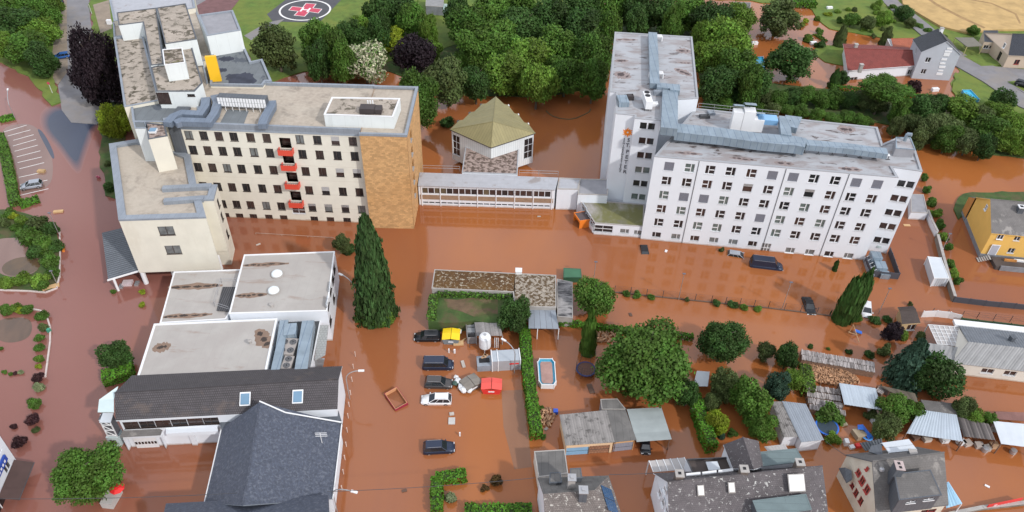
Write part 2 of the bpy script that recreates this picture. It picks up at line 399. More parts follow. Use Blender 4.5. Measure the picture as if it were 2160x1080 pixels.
# ================================================================ materials of the place
ASPHALT = mat('asphalt', (.20, .195, .205), .85, .14, .35, spots=((.24, .21, .18), .12, .55, .08, .6), bump=.3, bs=8)
PAVING = mat('tan_paving', (.26, .21, .16), .85, .15, .5, spots=((.14, .13, .12), .2, .58, .05, .5))
GRASS = mat('grass', (.085, .15, .022), .9, .3, .5, spots=((.16, .19, .03), .09, .5, .12, .8), bump=.8, bs=6)
GRASSD = mat('grass_dark', (.045, .085, .018), .9, .3, .6, spots=((.10, .065, .035), .3, .55, .08, .7), bump=.8, bs=6)
WHEAT = mat('ripe_wheat', (.46, .31, .13), .9, .2, .25, spots=((.30, .19, .08), .06, .62, .03, .7, (1, 3, 1)), bump=.8, bs=3)
SOIL = mat('river_mud', (.16, .07, .03), .9)
def water_mat(name, c1, c2, s1=.022, rough=.085, ior=1.52, c3=None):
    m = bpy.data.materials.new(name); m.use_nodes = True; t = m.node_tree; N = t.nodes; L = t.links; b = N['Principled BSDF']
    geo = N.new('ShaderNodeNewGeometry'); mp = N.new('ShaderNodeMapping'); L.new(geo.outputs['Position'], mp.inputs[0]); mp.inputs['Scale'].default_value = (1.6, .7, 1); mp.inputs['Rotation'].default_value = (0, 0, .5)
    n = N.new('ShaderNodeTexNoise'); n.inputs['Scale'].default_value = s1; n.inputs['Detail'].default_value = 5; n.inputs['Distortion'].default_value = .8
    L.new(mp.outputs[0], n.inputs['Vector'])
    r_ = N.new('ShaderNodeMapRange'); L.new(n.outputs[0], r_.inputs[0]); r_.inputs[1].default_value = .36; r_.inputs[2].default_value = .64
    x = N.new('ShaderNodeMix'); x.data_type = 'RGBA'; L.new(r_.outputs[0], x.inputs[0]); x.inputs[6].default_value = (*c1, 1); x.inputs[7].default_value = (*c2, 1)
    col = x.outputs[2]
    if c3:   # redder silt down the western street, with mauve sky reflection painted into its colour
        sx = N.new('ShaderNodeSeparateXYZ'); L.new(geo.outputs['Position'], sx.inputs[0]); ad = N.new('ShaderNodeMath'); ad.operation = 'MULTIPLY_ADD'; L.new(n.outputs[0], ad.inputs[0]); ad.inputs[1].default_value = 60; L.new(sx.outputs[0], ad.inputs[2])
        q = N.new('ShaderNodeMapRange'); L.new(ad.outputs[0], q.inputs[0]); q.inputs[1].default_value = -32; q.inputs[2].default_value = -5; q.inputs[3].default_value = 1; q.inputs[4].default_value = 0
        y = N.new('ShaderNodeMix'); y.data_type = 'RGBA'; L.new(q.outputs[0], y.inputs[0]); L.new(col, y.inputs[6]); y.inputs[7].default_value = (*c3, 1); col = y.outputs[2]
    L.new(col, b.inputs['Base Color']); b.inputs['Roughness'].default_value = rough; b.inputs['IOR'].default_value = ior
    w1 = N.new('ShaderNodeTexNoise'); w1.inputs['Scale'].default_value = 1.7; w1.inputs['Detail'].default_value = 3; L.new(geo.outputs['Position'], w1.inputs['Vector'])
    bp = N.new('ShaderNodeBump'); bp.inputs['Strength'].default_value = .5; bp.inputs['Distance'].default_value = .012; L.new(w1.outputs[0], bp.inputs['Height']); L.new(bp.outputs[0], b.inputs['Normal'])
    return m
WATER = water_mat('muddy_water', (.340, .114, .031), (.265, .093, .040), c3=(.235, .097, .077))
PUDDLE = water_mat('clear_puddle', (.035, .045, .075), (.07, .07, .10), .05, .08)
SHALLOW = water_mat('shallow_over_asphalt', (.20, .12, .10), (.24, .15, .125), .06, .12)
SILT = water_mat('shallow_over_paving', (.27, .135, .075), (.23, .11, .06), .08, .1)

def sheet(name, pts, z, m, skirt=1.2, kind='structure', below=None, soft=0.0, label=None):
    poly = ccw([(p.x, p.y) for p in px(pts, z)])
    if soft:
        out = []
        for i in range(len(poly)):
            a = Vector(poly[i]); b = Vector(poly[(i+1) % len(poly)]); n = max(1, int((b-a).length/soft))
            dn = Vector((b.y-a.y, a.x-b.x)).normalized()
            for k in range(n):
                j = (random.random()-.5)*soft*.45 if k else 0
                q = a.lerp(b, k/n)+dn*j; out.append((q.x, q.y))
        poly = out
    mb = MB()
    if skirt: mb.prism(poly, z-skirt, z, bot=False)
    else: mb.face([(p[0], p[1], z) for p in poly])
    return mb.build(name, m, kind=kind, label=label)
g = MB(); g.face([(-700, -120, -2.2), (700, -120, -2.2), (700, 1100, -2.2), (-700, 1100, -2.2)]); g.build('ground', SOIL, kind='structure')
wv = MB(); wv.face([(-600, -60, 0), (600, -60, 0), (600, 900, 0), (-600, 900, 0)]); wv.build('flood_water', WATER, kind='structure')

# land above the flood
sheet('lawn', [(200, -200), (1310, -200), (1260, 10), (1040, 72), (880, 120), (640, 150), (560, 178), (505, 95), (395, 5)], .25, GRASS, soft=4)
sheet('far_meadow', [(-1500, -330), (3500, -330), (3500, -205), (-1500, -205)], .25, GRASS)
sheet('meadow_base', [(1500, -220), (3000, -220), (3000, 300), (2230, 300), (2110, 262), (2020, 215), (2005, 175), (2025, 150), (2010, 128), (1945, 82), (1870, 78), (1700, 8), (1500, -10)], .12, GRASS)
sheet('garden_ground', [(1310, -200), (1840, -200), (1868, 15), (1940, 80), (1920, 75), (1870, 82), (1750, 60), (1700, 12), (1560, 0), (1310, -10)], .22, GRASS, soft=3)
sheet('garden_lawn', [(1712, 108), (1730, 95), (1778, 96), (1790, 140), (1740, 130)], .18, GRASS, soft=3)
sheet('garden_verge', [(1880, 58), (1925, 70), (1950, 78), (1925, 82), (1870, 78)], .27, GRASS, soft=2)
sheet('wheat_field', [(1862, -200), (1905, 8), (1985, 55), (2040, 68), (2100, 62), (2500, 60), (2700, -200)], .7, WHEAT)
sheet('country_road', [(1835, -60), (1868, -30), (1898, 5), (1960, 52), (2012, 98), (2075, 140), (2165, 200), (2200, 225), (2200, 245), (2150, 224), (2075, 172), (2010, 135), (1975, 100), (1930, 62), (1878, 18), (1850, -10)], .36, ASPHALT)
sheet('side_road', [(2060, 128), (2100, 140), (2200, 150), (2200, 195), (2163, 197), (2085, 150)], .365, ASPHALT)
sheet('verge', [(2015, 152), (2060, 172), (2105, 205), (2150, 228), (2220, 260), (2230, 300), (2100, 262), (2020, 215), (2008, 190)], .3, GRASS, soft=2)
sheet('house_verge', [(2033, 118), (2075, 112), (2110, 132), (2120, 137), (2070, 139)], .40, GRASS)
sheet('road_island', [(2125, 172), (2165, 168), (2200, 190), (2160, 192)], .41, GRASS)
sheet('river_bank', [(1478, 160), (1600, 170), (1860, 200), (2010, 215), (2220, 265), (2230, 340), (2060, 318), (1950, 300), (1900, 262), (1700, 240), (1480, 222)], .35, GRASSD, soft=3)
sheet('wood_floor', [(640, 60), (1290, 20), (1560, 20), (1600, 170), (1480, 180), (1470, 80), (1290, 70), (1275, 185), (1110, 205), (1000, 198), (900, 190), (820, 150), (680, 150)], .15, GRASSD, soft=4)
sheet('road', [(118, -60), (185, -60), (190, 40), (206, 130), (222, 215), (252, 232), (205, 262), (150, 258), (130, 232), (122, 180), (142, 150), (140, 60)], .12, ASPHALT)
sheet('footpath', [(100, -60), (140, -60), (141, 60), (143, 150), (122, 178), (110, 170), (106, 60)], .17, PAVING)
sheet('road_bank', [(-60, -60), (112, -60), (108, 60), (115, 170), (128, 215), (108, 222), (60, 160), (-60, 105)], .3, GRASS, soft=2)
sheet('verge_by_clinic', [(180, -60), (232, -60), (240, 60), (250, 200), (222, 205), (206, 130), (192, 40)], .3, GRASS, soft=2)
sheet('flagstone_path', [(196, 10), (230, 0), (236, 60), (212, 70)], .34, PAVING)
sheet('clinic_strip', [(210, 215), (262, 215), (262, 300), (247, 330), (250, 420), (222, 412), (212, 330)], .2, GRASSD, soft=2)
sheet('clinic_forecourt', [(395, 5), (505, -60), (560, -60), (470, 25), (418, 30)], .3, ASPHALT)
sheet('red_paving', [(400, 20), (470, -20), (520, -20), (480, 30), (425, 32)], .31, mat('red_paving', (.16, .08, .08), .85, .2, .6))
def smooth(pts, it=3):
    for _ in range(it):
        o = []
        for i in range(len(pts)):
            a, b = pts[i], pts[(i+1) % len(pts)]; o += [(a[0]*.75+b[0]*.25, a[1]*.75+b[1]*.25), (a[0]*.25+b[0]*.75, a[1]*.25+b[1]*.75)]
        pts = o
    return pts
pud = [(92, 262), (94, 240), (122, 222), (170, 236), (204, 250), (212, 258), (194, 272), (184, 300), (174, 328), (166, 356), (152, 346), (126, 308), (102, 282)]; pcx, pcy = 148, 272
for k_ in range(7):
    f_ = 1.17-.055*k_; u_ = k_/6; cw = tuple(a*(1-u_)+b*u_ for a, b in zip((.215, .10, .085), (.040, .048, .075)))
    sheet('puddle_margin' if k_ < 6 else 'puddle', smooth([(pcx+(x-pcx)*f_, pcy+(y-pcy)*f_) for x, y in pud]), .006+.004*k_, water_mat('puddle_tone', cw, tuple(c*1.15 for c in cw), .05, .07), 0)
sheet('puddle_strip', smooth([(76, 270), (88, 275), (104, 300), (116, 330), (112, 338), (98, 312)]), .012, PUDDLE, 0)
sheet('parking_lot', smooth([(2, 268), (60, 258), (88, 278), (106, 318), (113, 350), (108, 392), (62, 412), (38, 405), (28, 350), (10, 300)], 2), .008, SHALLOW, 0)
sheet('submerged_drive', [(1058, 824), (1105, 822), (1122, 985), (1085, 990), (1062, 900)], .006, SILT, 0)
# painted bay lines
LINE = mat('line_paint', (.75, .74, .72), .6, .08)
bays = [((9, 278), (56, 264)), ((16, 287), (64, 274)), ((28, 296), (71, 284)), ((27, 308), (76, 294)), ((31, 319), (80, 306)), ((35, 331), (85, 318)), ((37, 343), (88, 331)), ((41, 356), (93, 343)), ((40, 374), (96, 362)), ((44, 390), (100, 380)), ((42, 412), (102, 398))]
for a, b in bays:
    A = P(*a, .016); B = P(*b, .016); d = (B-A).normalized(); n = Vector((-d.y, d.x, 0))*.09
    m_ = MB(); m_.face([A-n, B-n, B+n, A+n]); m_.build('bay_line', LINE, kind='structure')

# helipad
HC_ = P(643.5, 21, .27); HR = 7.7
pad = sheet('helipad', [(575, 45), (563, 30), (612, -8), (720, -1), (675, 46), (640, 47)], .27, mat('helipad_asphalt', (.075, .075, .085), .85, .12, .4), 0)
path_ = sheet('helipad_path', [(515, 75), (555, 52), (575, 45), (600, 40), (585, 52), (560, 62), (530, 85)], .275, ASPHALT, 0)
rg = MB(); nn = 56
for i in range(nn):
    a0, a1 = 2*math.pi*i/nn, 2*math.pi*(i+1)/nn
    q = lambda r_, a: (HC_.x+r_*math.cos(a), HC_.y+r_*math.sin(a), .278)
    rg.face([q(HR-.55, a0), q(HR, a0), q(HR, a1), q(HR-.55, a1)])
rg.build('helipad_ring', LINE, kind='structure')
def mark(name, pts, z, m):
    k = MB(); k.face(ccw_z(pts, z)); return k.build(name, m, kind='structure')
def ccw_z(pts, z): return [(p[0], p[1], z) for p in ccw(pts)]
# arms of the cross follow the tilt of the pad (corner sight points on the ground)
c_ = [(645, 6.5), (667.8, 8.2), (661, 16.7), (680, 19), (672, 28), (652.5, 25), (643, 35), (619.5, 32.5), (628, 24), (608, 21.5), (616, 13), (638, 15.5)]
pw_ = [(p.x, p.y) for p in px(c_, .27)]
mark('helipad_cross_outline', pw_, .279, LINE)
mark('helipad_cross', offset(ccw(pw_), .22), .283, mat('cross_red', (.50, .055, .10), .7, .2, .8))
hx = (P(646, 21.5, .27)-HC_); ux = (P(680, 19, .27)-P(608, 21.5, .27)); ux = (P(672, 28, .27)-P(619.5, 32.5, .27)); ux = (P(667.8, 8.2, .27)-P(645, 6.5, .27)).normalized(); uy = Vector((-ux.y, ux.x, 0))
cc = P(644, 20.6, .27)
hb = MB()
def hbar(x0, x1, y0, y1):
    hb.face([tuple((cc+ux*x+uy*y).xy)+(.287,) for x, y in ((x0, y0), (x1, y0), (x1, y1), (x0, y1))])
hbar(-1.35, -.75, -1.5, 1.5); hbar(.75, 1.35, -1.5, 1.5); hbar(-.75, .75, -.3, .3)
hb.build('helipad_letter', LINE, kind='structure')

# ================================================================ foliage
def leaf_mesh(name, pts, nrm, size, rnd=None, aspect=.75):
    n = len(pts); t = RNG.normal(size=(n, 3)); nrm = nrm/np.linalg.norm(nrm, axis=1)[:, None]
    u = np.cross(nrm, t); u /= np.linalg.norm(u, axis=1)[:, None]; v = np.cross(nrm, u)
    s = size*(RNG.uniform(.6, 1.4, n))[:, None]
    q = np.stack([pts-u*s-v*s*aspect*.3, pts-v*s*aspect+u*s*.2, pts+u*s+v*s*aspect*.3, pts+v*s*aspect-u*s*.2], 1).reshape(-1, 3)
    me = bpy.data.meshes.new(name); me.vertices.add(4*n); me.vertices.foreach_set('co', q.ravel())
    me.loops.add(4*n); me.loops.foreach_set('vertex_index', np.arange(4*n)); me.polygons.add(n)
    me.polygons.foreach_set('loop_start', np.arange(0, 4*n, 4)); me.polygons.foreach_set('loop_total', np.full(n, 4))
    me.update(calc_edges=True)
    a = me.attributes.new('rnd', 'FLOAT', 'FACE'); a.data.foreach_set('value', (RNG.random(n) if rnd is None else rnd).astype(np.float32))
    return me
def blob_pts(blobs, n, fill=.15):
    """points on the outside of a union of ellipsoid blobs [(cx,cy,cz,rx,ry,rz)]"""
    B = np.array(blobs); area = (B[:, 3]*B[:, 4]*B[:, 5])**(2/3); pr_ = area/area.sum(); k = RNG.choice(len(B), size=n*3, p=pr_)
    d = RNG.normal(size=(n*3, 3)); d /= np.linalg.norm(d, axis=1)[:, None]
    rad = np.where(RNG.random(n*3) < fill, RNG.uniform(.3, .9, n*3), RNG.normal(1, .12, n*3))[:, None]
    p = B[k, :3]+d*B[k, 3:]*rad; keep = np.ones(len(p), bool)
    for b in B:
        q = (p-b[:3])/b[3:]; keep &= ~((np.linalg.norm(q, axis=1) < .82) & (RNG.random(len(p)) > .12))
    ki = k[keep][:n]
    return p[keep][:n], (d/B[k, 3:])[keep][:n], ki
def broad_crown(name, n=6500, k=26, size=.055, flat=.8, lump=.34):
    bl = []
    for i in range(k):
        d = RNG.normal(size=3); d /= np.linalg.norm(d); d[2] = d[2]*.95+.05; r_ = RNG.uniform(.38, .82)
        c = d*r_*np.array([1, 1, flat]); rr = RNG.uniform(lump*.55, lump*1.2); bl.append((*c, rr, rr, rr*.85))
    bl.append((0, 0, 0, .55, .55, .5))
    p, nr, ki = blob_pts(bl, n); tone = RNG.uniform(0, .5, len(bl))
    nr = nr/np.linalg.norm(nr, axis=1)[:, None]+RNG.normal(size=(len(p), 3))*.85+np.array([0, 0, .3]); p = p+RNG.normal(size=p.shape)*.042
    return leaf_mesh(name, p, nr, size, np.clip(tone[ki]+RNG.uniform(0, .5, len(p)), 0, 1))
def cone_crown(name, n=9000, size=.045, tiers=26, power=.85, sag=.35, rag=.16):
    """unit base radius, unit height from 0 to 1: drooping branches in tiers"""
    P_ = []; N_ = []; T_ = []
    for i in range(tiers):
        z = (i+.5)/tiers; r0 = (1-z)**power; nb = max(5, int(15*r0+4)); off = RNG.random()*6
        for b in range(nb):
            a = off+2*math.pi*b/nb+RNG.normal()*.12; rl = r0*(1+RNG.normal()*rag); m_ = max(3, int(n/tiers/nb*(.4+1.2*r0)))
            t = RNG.random(m_)**.6; wd = .16*(.3+t)*(1.05-t)*r0*2+.02
            s = RNG.normal(size=m_)*wd
            x = np.cos(a)*rl*t-np.sin(a)*s; y = np.sin(a)*rl*t+np.cos(a)*s
            zz = z+.03-(t**1.6)*sag*r0*.28+RNG.normal(size=m_)*.006; P_.append(np.stack([x, y, zz], 1))
            nv = np.stack([np.cos(a)*np.ones(m_)*.6, np.sin(a)*np.ones(m_)*.6, np.ones(m_)*.8], 1)+RNG.normal(size=(m_, 3))*.4; N_.append(nv); T_.append(np.clip(RNG.uniform(0, .5)+RNG.uniform(0, .5, m_), 0, 1))
    p = np.concatenate(P_); p[:, 2] = np.clip(p[:, 2], 0, 1.02)
    return leaf_mesh(name, p, np.concatenate(N_), size, np.concatenate(T_))
def column_crown(name, n=2600, size=.1, k=14, point=.5):
    bl = []
    for i in range(k):
        z = (i+.5)/k; r_ = (.75+.25*RNG.random())*(1-max(0, (z-point)/(1-point))**1.6*.85); a = RNG.random()*6.3
        bl.append((.2*math.cos(a), .2*math.sin(a), z, r_*.85, r_*.85, .12))
    p, nr, ki = blob_pts(bl, n, .1); tone = RNG.uniform(0, .5, len(bl)); nr = nr*np.array([1, 1, .15])+RNG.normal(size=(len(p), 3))*.3
    return leaf_mesh(name, p, nr, size, np.clip(tone[ki]+RNG.uniform(0, .5, len(p)), 0, 1))
def leafmat(name, c, var=.25, rnd=.5, hue=.02, spots=None): return mat(name, c, .65, var, .5, rnd=rnd, hue=hue, objrnd=.22, spec=.25, trans=.22, spots=spots)
L_DARK = leafmat('leaf_dark_green', (.044, .094, .020)); L_MID = leafmat('leaf_mid_green', (.075, .150, .022)); L_LIGHT = leafmat('leaf_light_green', (.125, .215, .028))
L_YEL = leafmat('leaf_yellow_green', (.22, .28, .02)); L_COP = leafmat('leaf_copper', (.024, .015, .020)); L_PLUM = leafmat('leaf_plum', (.045, .018, .020)); L_BLUE = leafmat('needle_blue_green', (.040, .085, .052))
L_SPR = leafmat('needle_dark_green', (.052, .105, .030)); L_OLV = leafmat('leaf_olive', (.080, .110, .034)); L_BLOOM = leafmat('leaf_with_blossom', (.08, .15, .03), spots=((.60, .54, .42), 1.1, .50, .05, .8))
L_HEDGE = leafmat('hedge_green', (.085, .20, .018)); L_RED = leafmat('leaf_reddish', (.10, .06, .02)); L_PALE = leafmat('leaf_pale', (.20, .24, .12))
BARK = mat('bark', (.10, .08, .06), .9, .25, 2, bump=.8)
CROWN = [broad_crown('crown_broad', 7500, 30, .050, .8, .32), broad_crown('crown_broad', 7500, 22, .050, .9, .38), broad_crown('crown_broad', 7500, 38, .047, .75, .27), broad_crown('crown_broad', 7500, 26, .052, 1.0, .33)]
CROWNB = [broad_crown('crown_large', 16000, 46, .034, .8, .25), broad_crown('crown_large', 16000, 60, .033, .75, .22)]
BUSH = [broad_crown('shrub_crown', 1500, 9, .10, .8, .42), broad_crown('shrub_crown', 1500, 13, .10, .75, .36), broad_crown('shrub_crown', 1300, 6, .11, .9, .5)]
SPRUCE = cone_crown('spruce_crown', 32000, .042, 60, .42, .22, .15); SPRUCE2 = cone_crown('fir_crown', 12000, .05, 22, .55, .5, .2)
PINE = broad_crown('pine_crown', 7000, 34, .05, 1.15, .24); COLM = column_crown('column_crown', 3800, .10, 16, .35); COLM2 = column_crown('column_crown', 3000, .11, 12, .6)
tr = MB()
def limb(p0, p1, r0, r1, n=7): tr.tube(p0, p1, r0, r1, n, caps=False)
limb((0, 0, -.15), (.01, .0, .5), .055, .04); limb((.01, 0, .5), (-.02, .01, .98), .04, .012)
for i in range(7):
    a = i*2.4; z = .38+.07*i; limb((0, 0, z), (.30*math.cos(a), .30*math.sin(a), z+.22), .02, .006, 5)
TRUNK = tr.data('trunk'); TRUNK.materials.append(BARK)
tr = MB(); limb((0, 0, -.12), (0, 0, .95), .02, .003, 7)
TRUNKC = tr.data('trunk'); TRUNKC.materials.append(BARK)
def setmat(o, m):
    if not o.data.materials: o.data.materials.append(m)
    o.material_slots[0].link = 'OBJECT'; o.material_slots[0].material = m
def tree(x, y, wpx, h, leaf=L_MID, kind='broad', label=None, cat='tree', group=None, mesh=None, zc=None, name=None, asp=1.0, base=-.3):
    """crown centre seen at (x, y), crown width wpx in photo pixels, height h metres"""
    zc = h*.5 if zc is None else zc
    c = P(x, y, zc); dz = (c-CAM).dot(_fw); r = wpx/2*dz/FPX
    t = thing(name or {'broad': 'broadleaf_tree', 'pine': 'pine_tree'}.get(kind, 'broadleaf_tree'), label, cat, (c.x, c.y, base), group, rz=random.random()*6.28)
    me = mesh or (PINE if kind == 'pine' else random.choice(CROWN))
    k = kid('crown', me, t, (0, 0, zc-base)); k.scale = (r, r*random.uniform(.92, 1.08), max((h-zc)/.95, .3)*asp); setmat(k, leaf)
    k2 = kid('trunk', TRUNK, t, (0, 0, 0)); k2.scale = (r*1.1+.6, r*1.1+.6, (h-base)*.85)
    return t
def shrub(x, y, wpx, h=None, leaf=L_MID, label=None, group=None, name='shrub', mesh=None, zb=-.1, cat='shrub'):
    c0 = P(x, y, .6); r = wpx/2*(c0-CAM).dot(_fw)/FPX; h = h or r*1.5
    c = P(x, y, zb+h*.45); me = mesh or random.choice(BUSH)
    o = bpy.data.objects.new(name, me); COL.objects.link(o); o.location = (c.x, c.y, zb+h*.42); o.scale = (r, r, h*.58); o.rotation_euler = (0, 0, random.random()*6.28)
    setmat(o, leaf); ORG[o.name] = o.location.copy(); return tag(o, label, cat, group)
def conifer(x, y, wpx, h, leaf=L_SPR, mesh=None, label=None, group=None, name='spruce_tree', cat='tree', base=-.3):
    """foot of the tree at (x, y)"""
    c = P(x, y, 0); r = wpx/2*(c-CAM).dot(_fw)/FPX
    t = thing(name, label, cat, (c.x, c.y, base), group, rz=random.random()*6.28)
    k = kid('crown', mesh or SPRUCE, t, (0, 0, .1)); k.scale = (r, r, h-base); setmat(k, leaf)
    k2 = kid('trunk', TRUNKC, t); k2.scale = (h, h, h*.95); return t
def hedge(pts, width, h, leaf=L_HEDGE, label=None, dens=26, size=.17, name='hedge', z=.0, cat='hedge', group=None):
    """clipped hedge along ground sight points"""
    W_ = [P(x, y, z) for x, y in pts]; P_ = []; N_ = []; core = MB()
    for a, b in zip(W_[:-1], W_[1:]):
        d = b-a; L = d.length; d.normalize(); n = Vector((-d.y, d.x, 0)); A = L*(width+2*h)+width*h*2; m_ = int(A*dens)
        for _ in range(m_):
            u = random.random()*(L+.2)-.1; q = random.random()*(width+2*h)
            bump = .08*math.sin(u*1.7+a.x)+random.gauss(0, .05)
            if q < h: off = -width/2-bump; zz = q; nv = -n
            elif q < h+width: off = q-h-width/2; zz = h+bump; nv = Vector((0, 0, 1))
            else: off = width/2+bump; zz = q-h-width; nv = n
            p = a+d*u+n*off; P_.append((p.x, p.y, z+zz)); N_.append(tuple(nv))
        for e, s in ((a, -1), (b, 1)):
            for _ in range(int(width*h*dens)):
                p = e+d*s*random.gauss(.02, .05)+n*random.uniform(-width/2, width/2); P_.append((p.x, p.y, z+random.random()*h)); N_.append(tuple(d*s))
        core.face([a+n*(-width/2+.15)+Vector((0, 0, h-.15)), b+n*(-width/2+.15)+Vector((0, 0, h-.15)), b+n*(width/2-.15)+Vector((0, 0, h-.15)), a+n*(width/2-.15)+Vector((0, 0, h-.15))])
    N_ = np.array(N_)+RNG.normal(size=(len(N_), 3))*.45
    org = (W_[0]+W_[-1])/2; org.z = z
    me = leaf_mesh('hedge_leaves', np.array(P_)-np.array(org), N_, size); me.materials.append(leaf)
    t = thing(name, label, cat, org, group)
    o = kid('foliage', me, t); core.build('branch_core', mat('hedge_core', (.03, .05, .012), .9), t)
    return t
# ================================================================ materials for buildings
CREAM = mat('cream_render', (.66, .635, .55), .8, tide=.7, var=.05, vs=.5, spots=((.50, .45, .36), .25, .66, .06, .5, (1, 1, .25)), brick=(60, 3.3, .02, (.5, .45, .37), 1.0), bump=.1)
CREAM2 = mat('cream_render_plain', (.64, .61, .52), .8, .05, .4, spots=((.54, .49, .39), .3, .62, .08, .5, (1, 1, .25)))
WHITE = mat('white_render', (.68, .715, .76), .75, .03, .3, tide=.6, spots=((.56, .61, .68), .25, .66, .06, .4, (1, 1, .3)))
WHITEP = mat('white_panel', (.66, .70, .70), .6, .03, .5, spots=((.52, .55, .54), .5, .62, .06, .4, (1, 1, .3)), brick=(2.4, 30, .015, (.5, .53, .53), 1.0), bump=.1)
METAL = mat('slate_metal', (.25, .28, .32), .5, .10, .5, metal=.2, brick=(1.0, 60, .012, (.13, .15, .18), 1.06), bump=.2)
METALD = mat('slate_dark', (.085, .095, .11), .6, .12, .6, brick=(.6, 60, .02, (.05, .055, .065), 1.1), bump=.2)
GRAVEL = mat('roof_gravel', (.39, .335, .275), .95, .14, 1.6, spots=((.15, .13, .11), .28, .58, .05, .6), spots2=((.46, .41, .34), .11, .50, .1, .6), bump=.9, bs=9)
GRAVM = mat('mossy_gravel', (.40, .345, .29), .95, .14, 1.5, spots=((.06, .05, .03), .75, .55, .03, .93), spots2=((.24, .21, .17), .15, .5, .1, .5), bump=.9, bs=7)
MOSSH = mat('heavy_moss', (.34, .29, .24), .95, .2, 1.5, spots=((.07, .055, .035), .8, .47, .05, .92), spots2=((.12, .12, .035), .5, .60, .04, .7), bump=.9, bs=7)
GRAVB = mat('brown_mossy_gravel', (.32, .25, .22), .95, .2, 1.6, spots=((.065, .042, .03), 1.1, .51, .04, .85), bump=.9, bs=6)
FELT = mat('roof_felt_grey', (.135, .15, .16), .85, .12, .5, spots=((.06, .07, .09), .16, .58, .012, .8), brick=(1.6, 40, .02, (.09, .1, .11), 1.1), bump=.2)
FELTL = mat('roof_felt_light', (.38, .39, .42), .8, .07, .8, spots=((.24, .20, .18), .35, .63, .05, .7), brick=(7, 1.05, .02, (.30, .31, .33), 1.0), bump=.15)
MEMB = mat('stained_membrane', (.39, .37, .345), .7, .07, .35, spots=((.33, .30, .28), .12, .50, .12, .6), spots2=((.27, .20, .16), .4, .62, .05, .6, (.3, 1.3, 1)), brick=(1.55, 30, .018, (.34, .32, .30), 1.0), bump=.12)
STPROOF = mat('stained_grey_roof', (.36, .37, .39), .75, .07, .35, spots=((.24, .20, .19), .4, .53, .07, .7, (.5, 1.3, 1)), spots2=((.065, .045, .04), .5, .615, .03, .9, (.5, 1.3, 1)), brick=(1.05, 1.05, .02, (.36, .37, .40), 1.0), bump=.12)
TANTILE = mat('tan_cladding', (.50, .295, .13), .75, .06, .4, rnd=.18, spots=((.42, .20, .06), .12, .6, .1, .4))
TANJ = mat('tan_joint', (.36, .18, .06), .9)
YELP = mat('yellow_panel', (.80, .46, .015), .5, .04)
REDB = mat('balcony_red', (.62, .07, .04), .5, .05)
ZINC = mat('galvanised_duct', (.25, .31, .36), .38, .16, .5, metal=.35, brick=(1.2, 60, .05, (.15, .20, .27), 1.12), bump=.2)
ZINCD = mat('duct_slate', (.17, .21, .27), .5, .1, .6, metal=.3, brick=(.9, 60, .03, (.12, .15, .2), 1.08), bump=.2)
WHITEM = mat('white_painted_metal', (.72, .73, .74), .45, .04, .6)
BLACK = mat('black_void', (.012, .012, .014), .7)
DARKM = mat('dark_metal', (.06, .06, .065), .5, .1)
STEEL = mat('steel_rail', (.45, .45, .46), .4, .05, metal=.6)
CONC = mat('concrete', (.36, .34, .32), .85, .14, .8, bump=.3)

# ================================================================ cream clinic, main block
ZA = 21.6
aL = P(377, 258, ZA); aR = P(757, 273, ZA)
A0 = Vector((aL.x, aL.y, 0)); A1 = Vector((-28.2, aR.y+.05, 0))
clin = thing('clinic_block', 'long six-storey cream clinic wing with rows of dark windows and gravel roof', 'building', (-45, 129, 0))
rows = [(707, 297), (711.7, 328), (718, 364), (724, 404), (730, 440.5)]
zr_ = [onplane(x, y, A0, A1).z for x, y in rows]; zr_.append(.35)
cols = [397.5, 429, 461, 492.5, 528, 562, 632, 669, 707, 744]; dAx = (A1-A0).normalized()
us_ = [(onplane(x, 283+(x-397)*.04, A0, A1)-A0).dot(dAx) for x in cols]
hits0 = []
sty = ['mid', 'r2', 'l2', 'mid']
for j, z in enumerate(zr_):
    for i, u in enumerate(us_):
        hh = 1.85 if j < 5 else 1.5; k = random.random()
        st = random.choice(sty); gm = random.choice([G_DARK, G_DARK, G_BROWN, G_BROWN, G_GREY if random.random() < .4 else G_DARK])
        if (j, i) in ((0, 8), (2, 8), (3, 7), (2, 9)): st = 'half'
        if (j, i) in ((4, 7), (4, 8), (4, 6)): st = 'third'
        hits0.append((u, z, 1.5, hh, st, gm))
ub = (onplane(600, 292, A0, A1)-A0).dot(dAx)
zb_ = []
for x, y in ((600, 318), (607, 350), (615, 389), (622, 428)): zb_.append(onplane(x, y, A0, A1).z)
for z in zb_: hits0.append((ub, z+1.65, 2.1, 2.3, 'open', G_DARK))
ztop = zb_[0]
hits0.append((ub, 3.0, 2.6, 2.6, 'open', G_DARK))
wm = MB(); nrmA = Vector((dAx.y, -dAx.x, 0)); rzA = math.atan2(dAx.y, dAx.x)
wallface(wm, A0, A1, -1.5, ZA-1.35, hits0)
bk = [(A1.x, 137.2), (A0.x, 137.4)]
for a, b in (((A1.x, A1.y), bk[0]), (bk[0], bk[1]), (bk[1], (A0.x, A0.y))): wallface(wm, a, b, -1.5, ZA-1.35, [])
wm.build('wall', CREAM, clin)
for u, z, ww, hh, st, gm in hits0:
    if st == 'open': continue
    p = A0+dAx*u-nrmA*.14; put_window(clin, (p.x, p.y, z), rzA, ww, hh, st, F_DARK, gm)
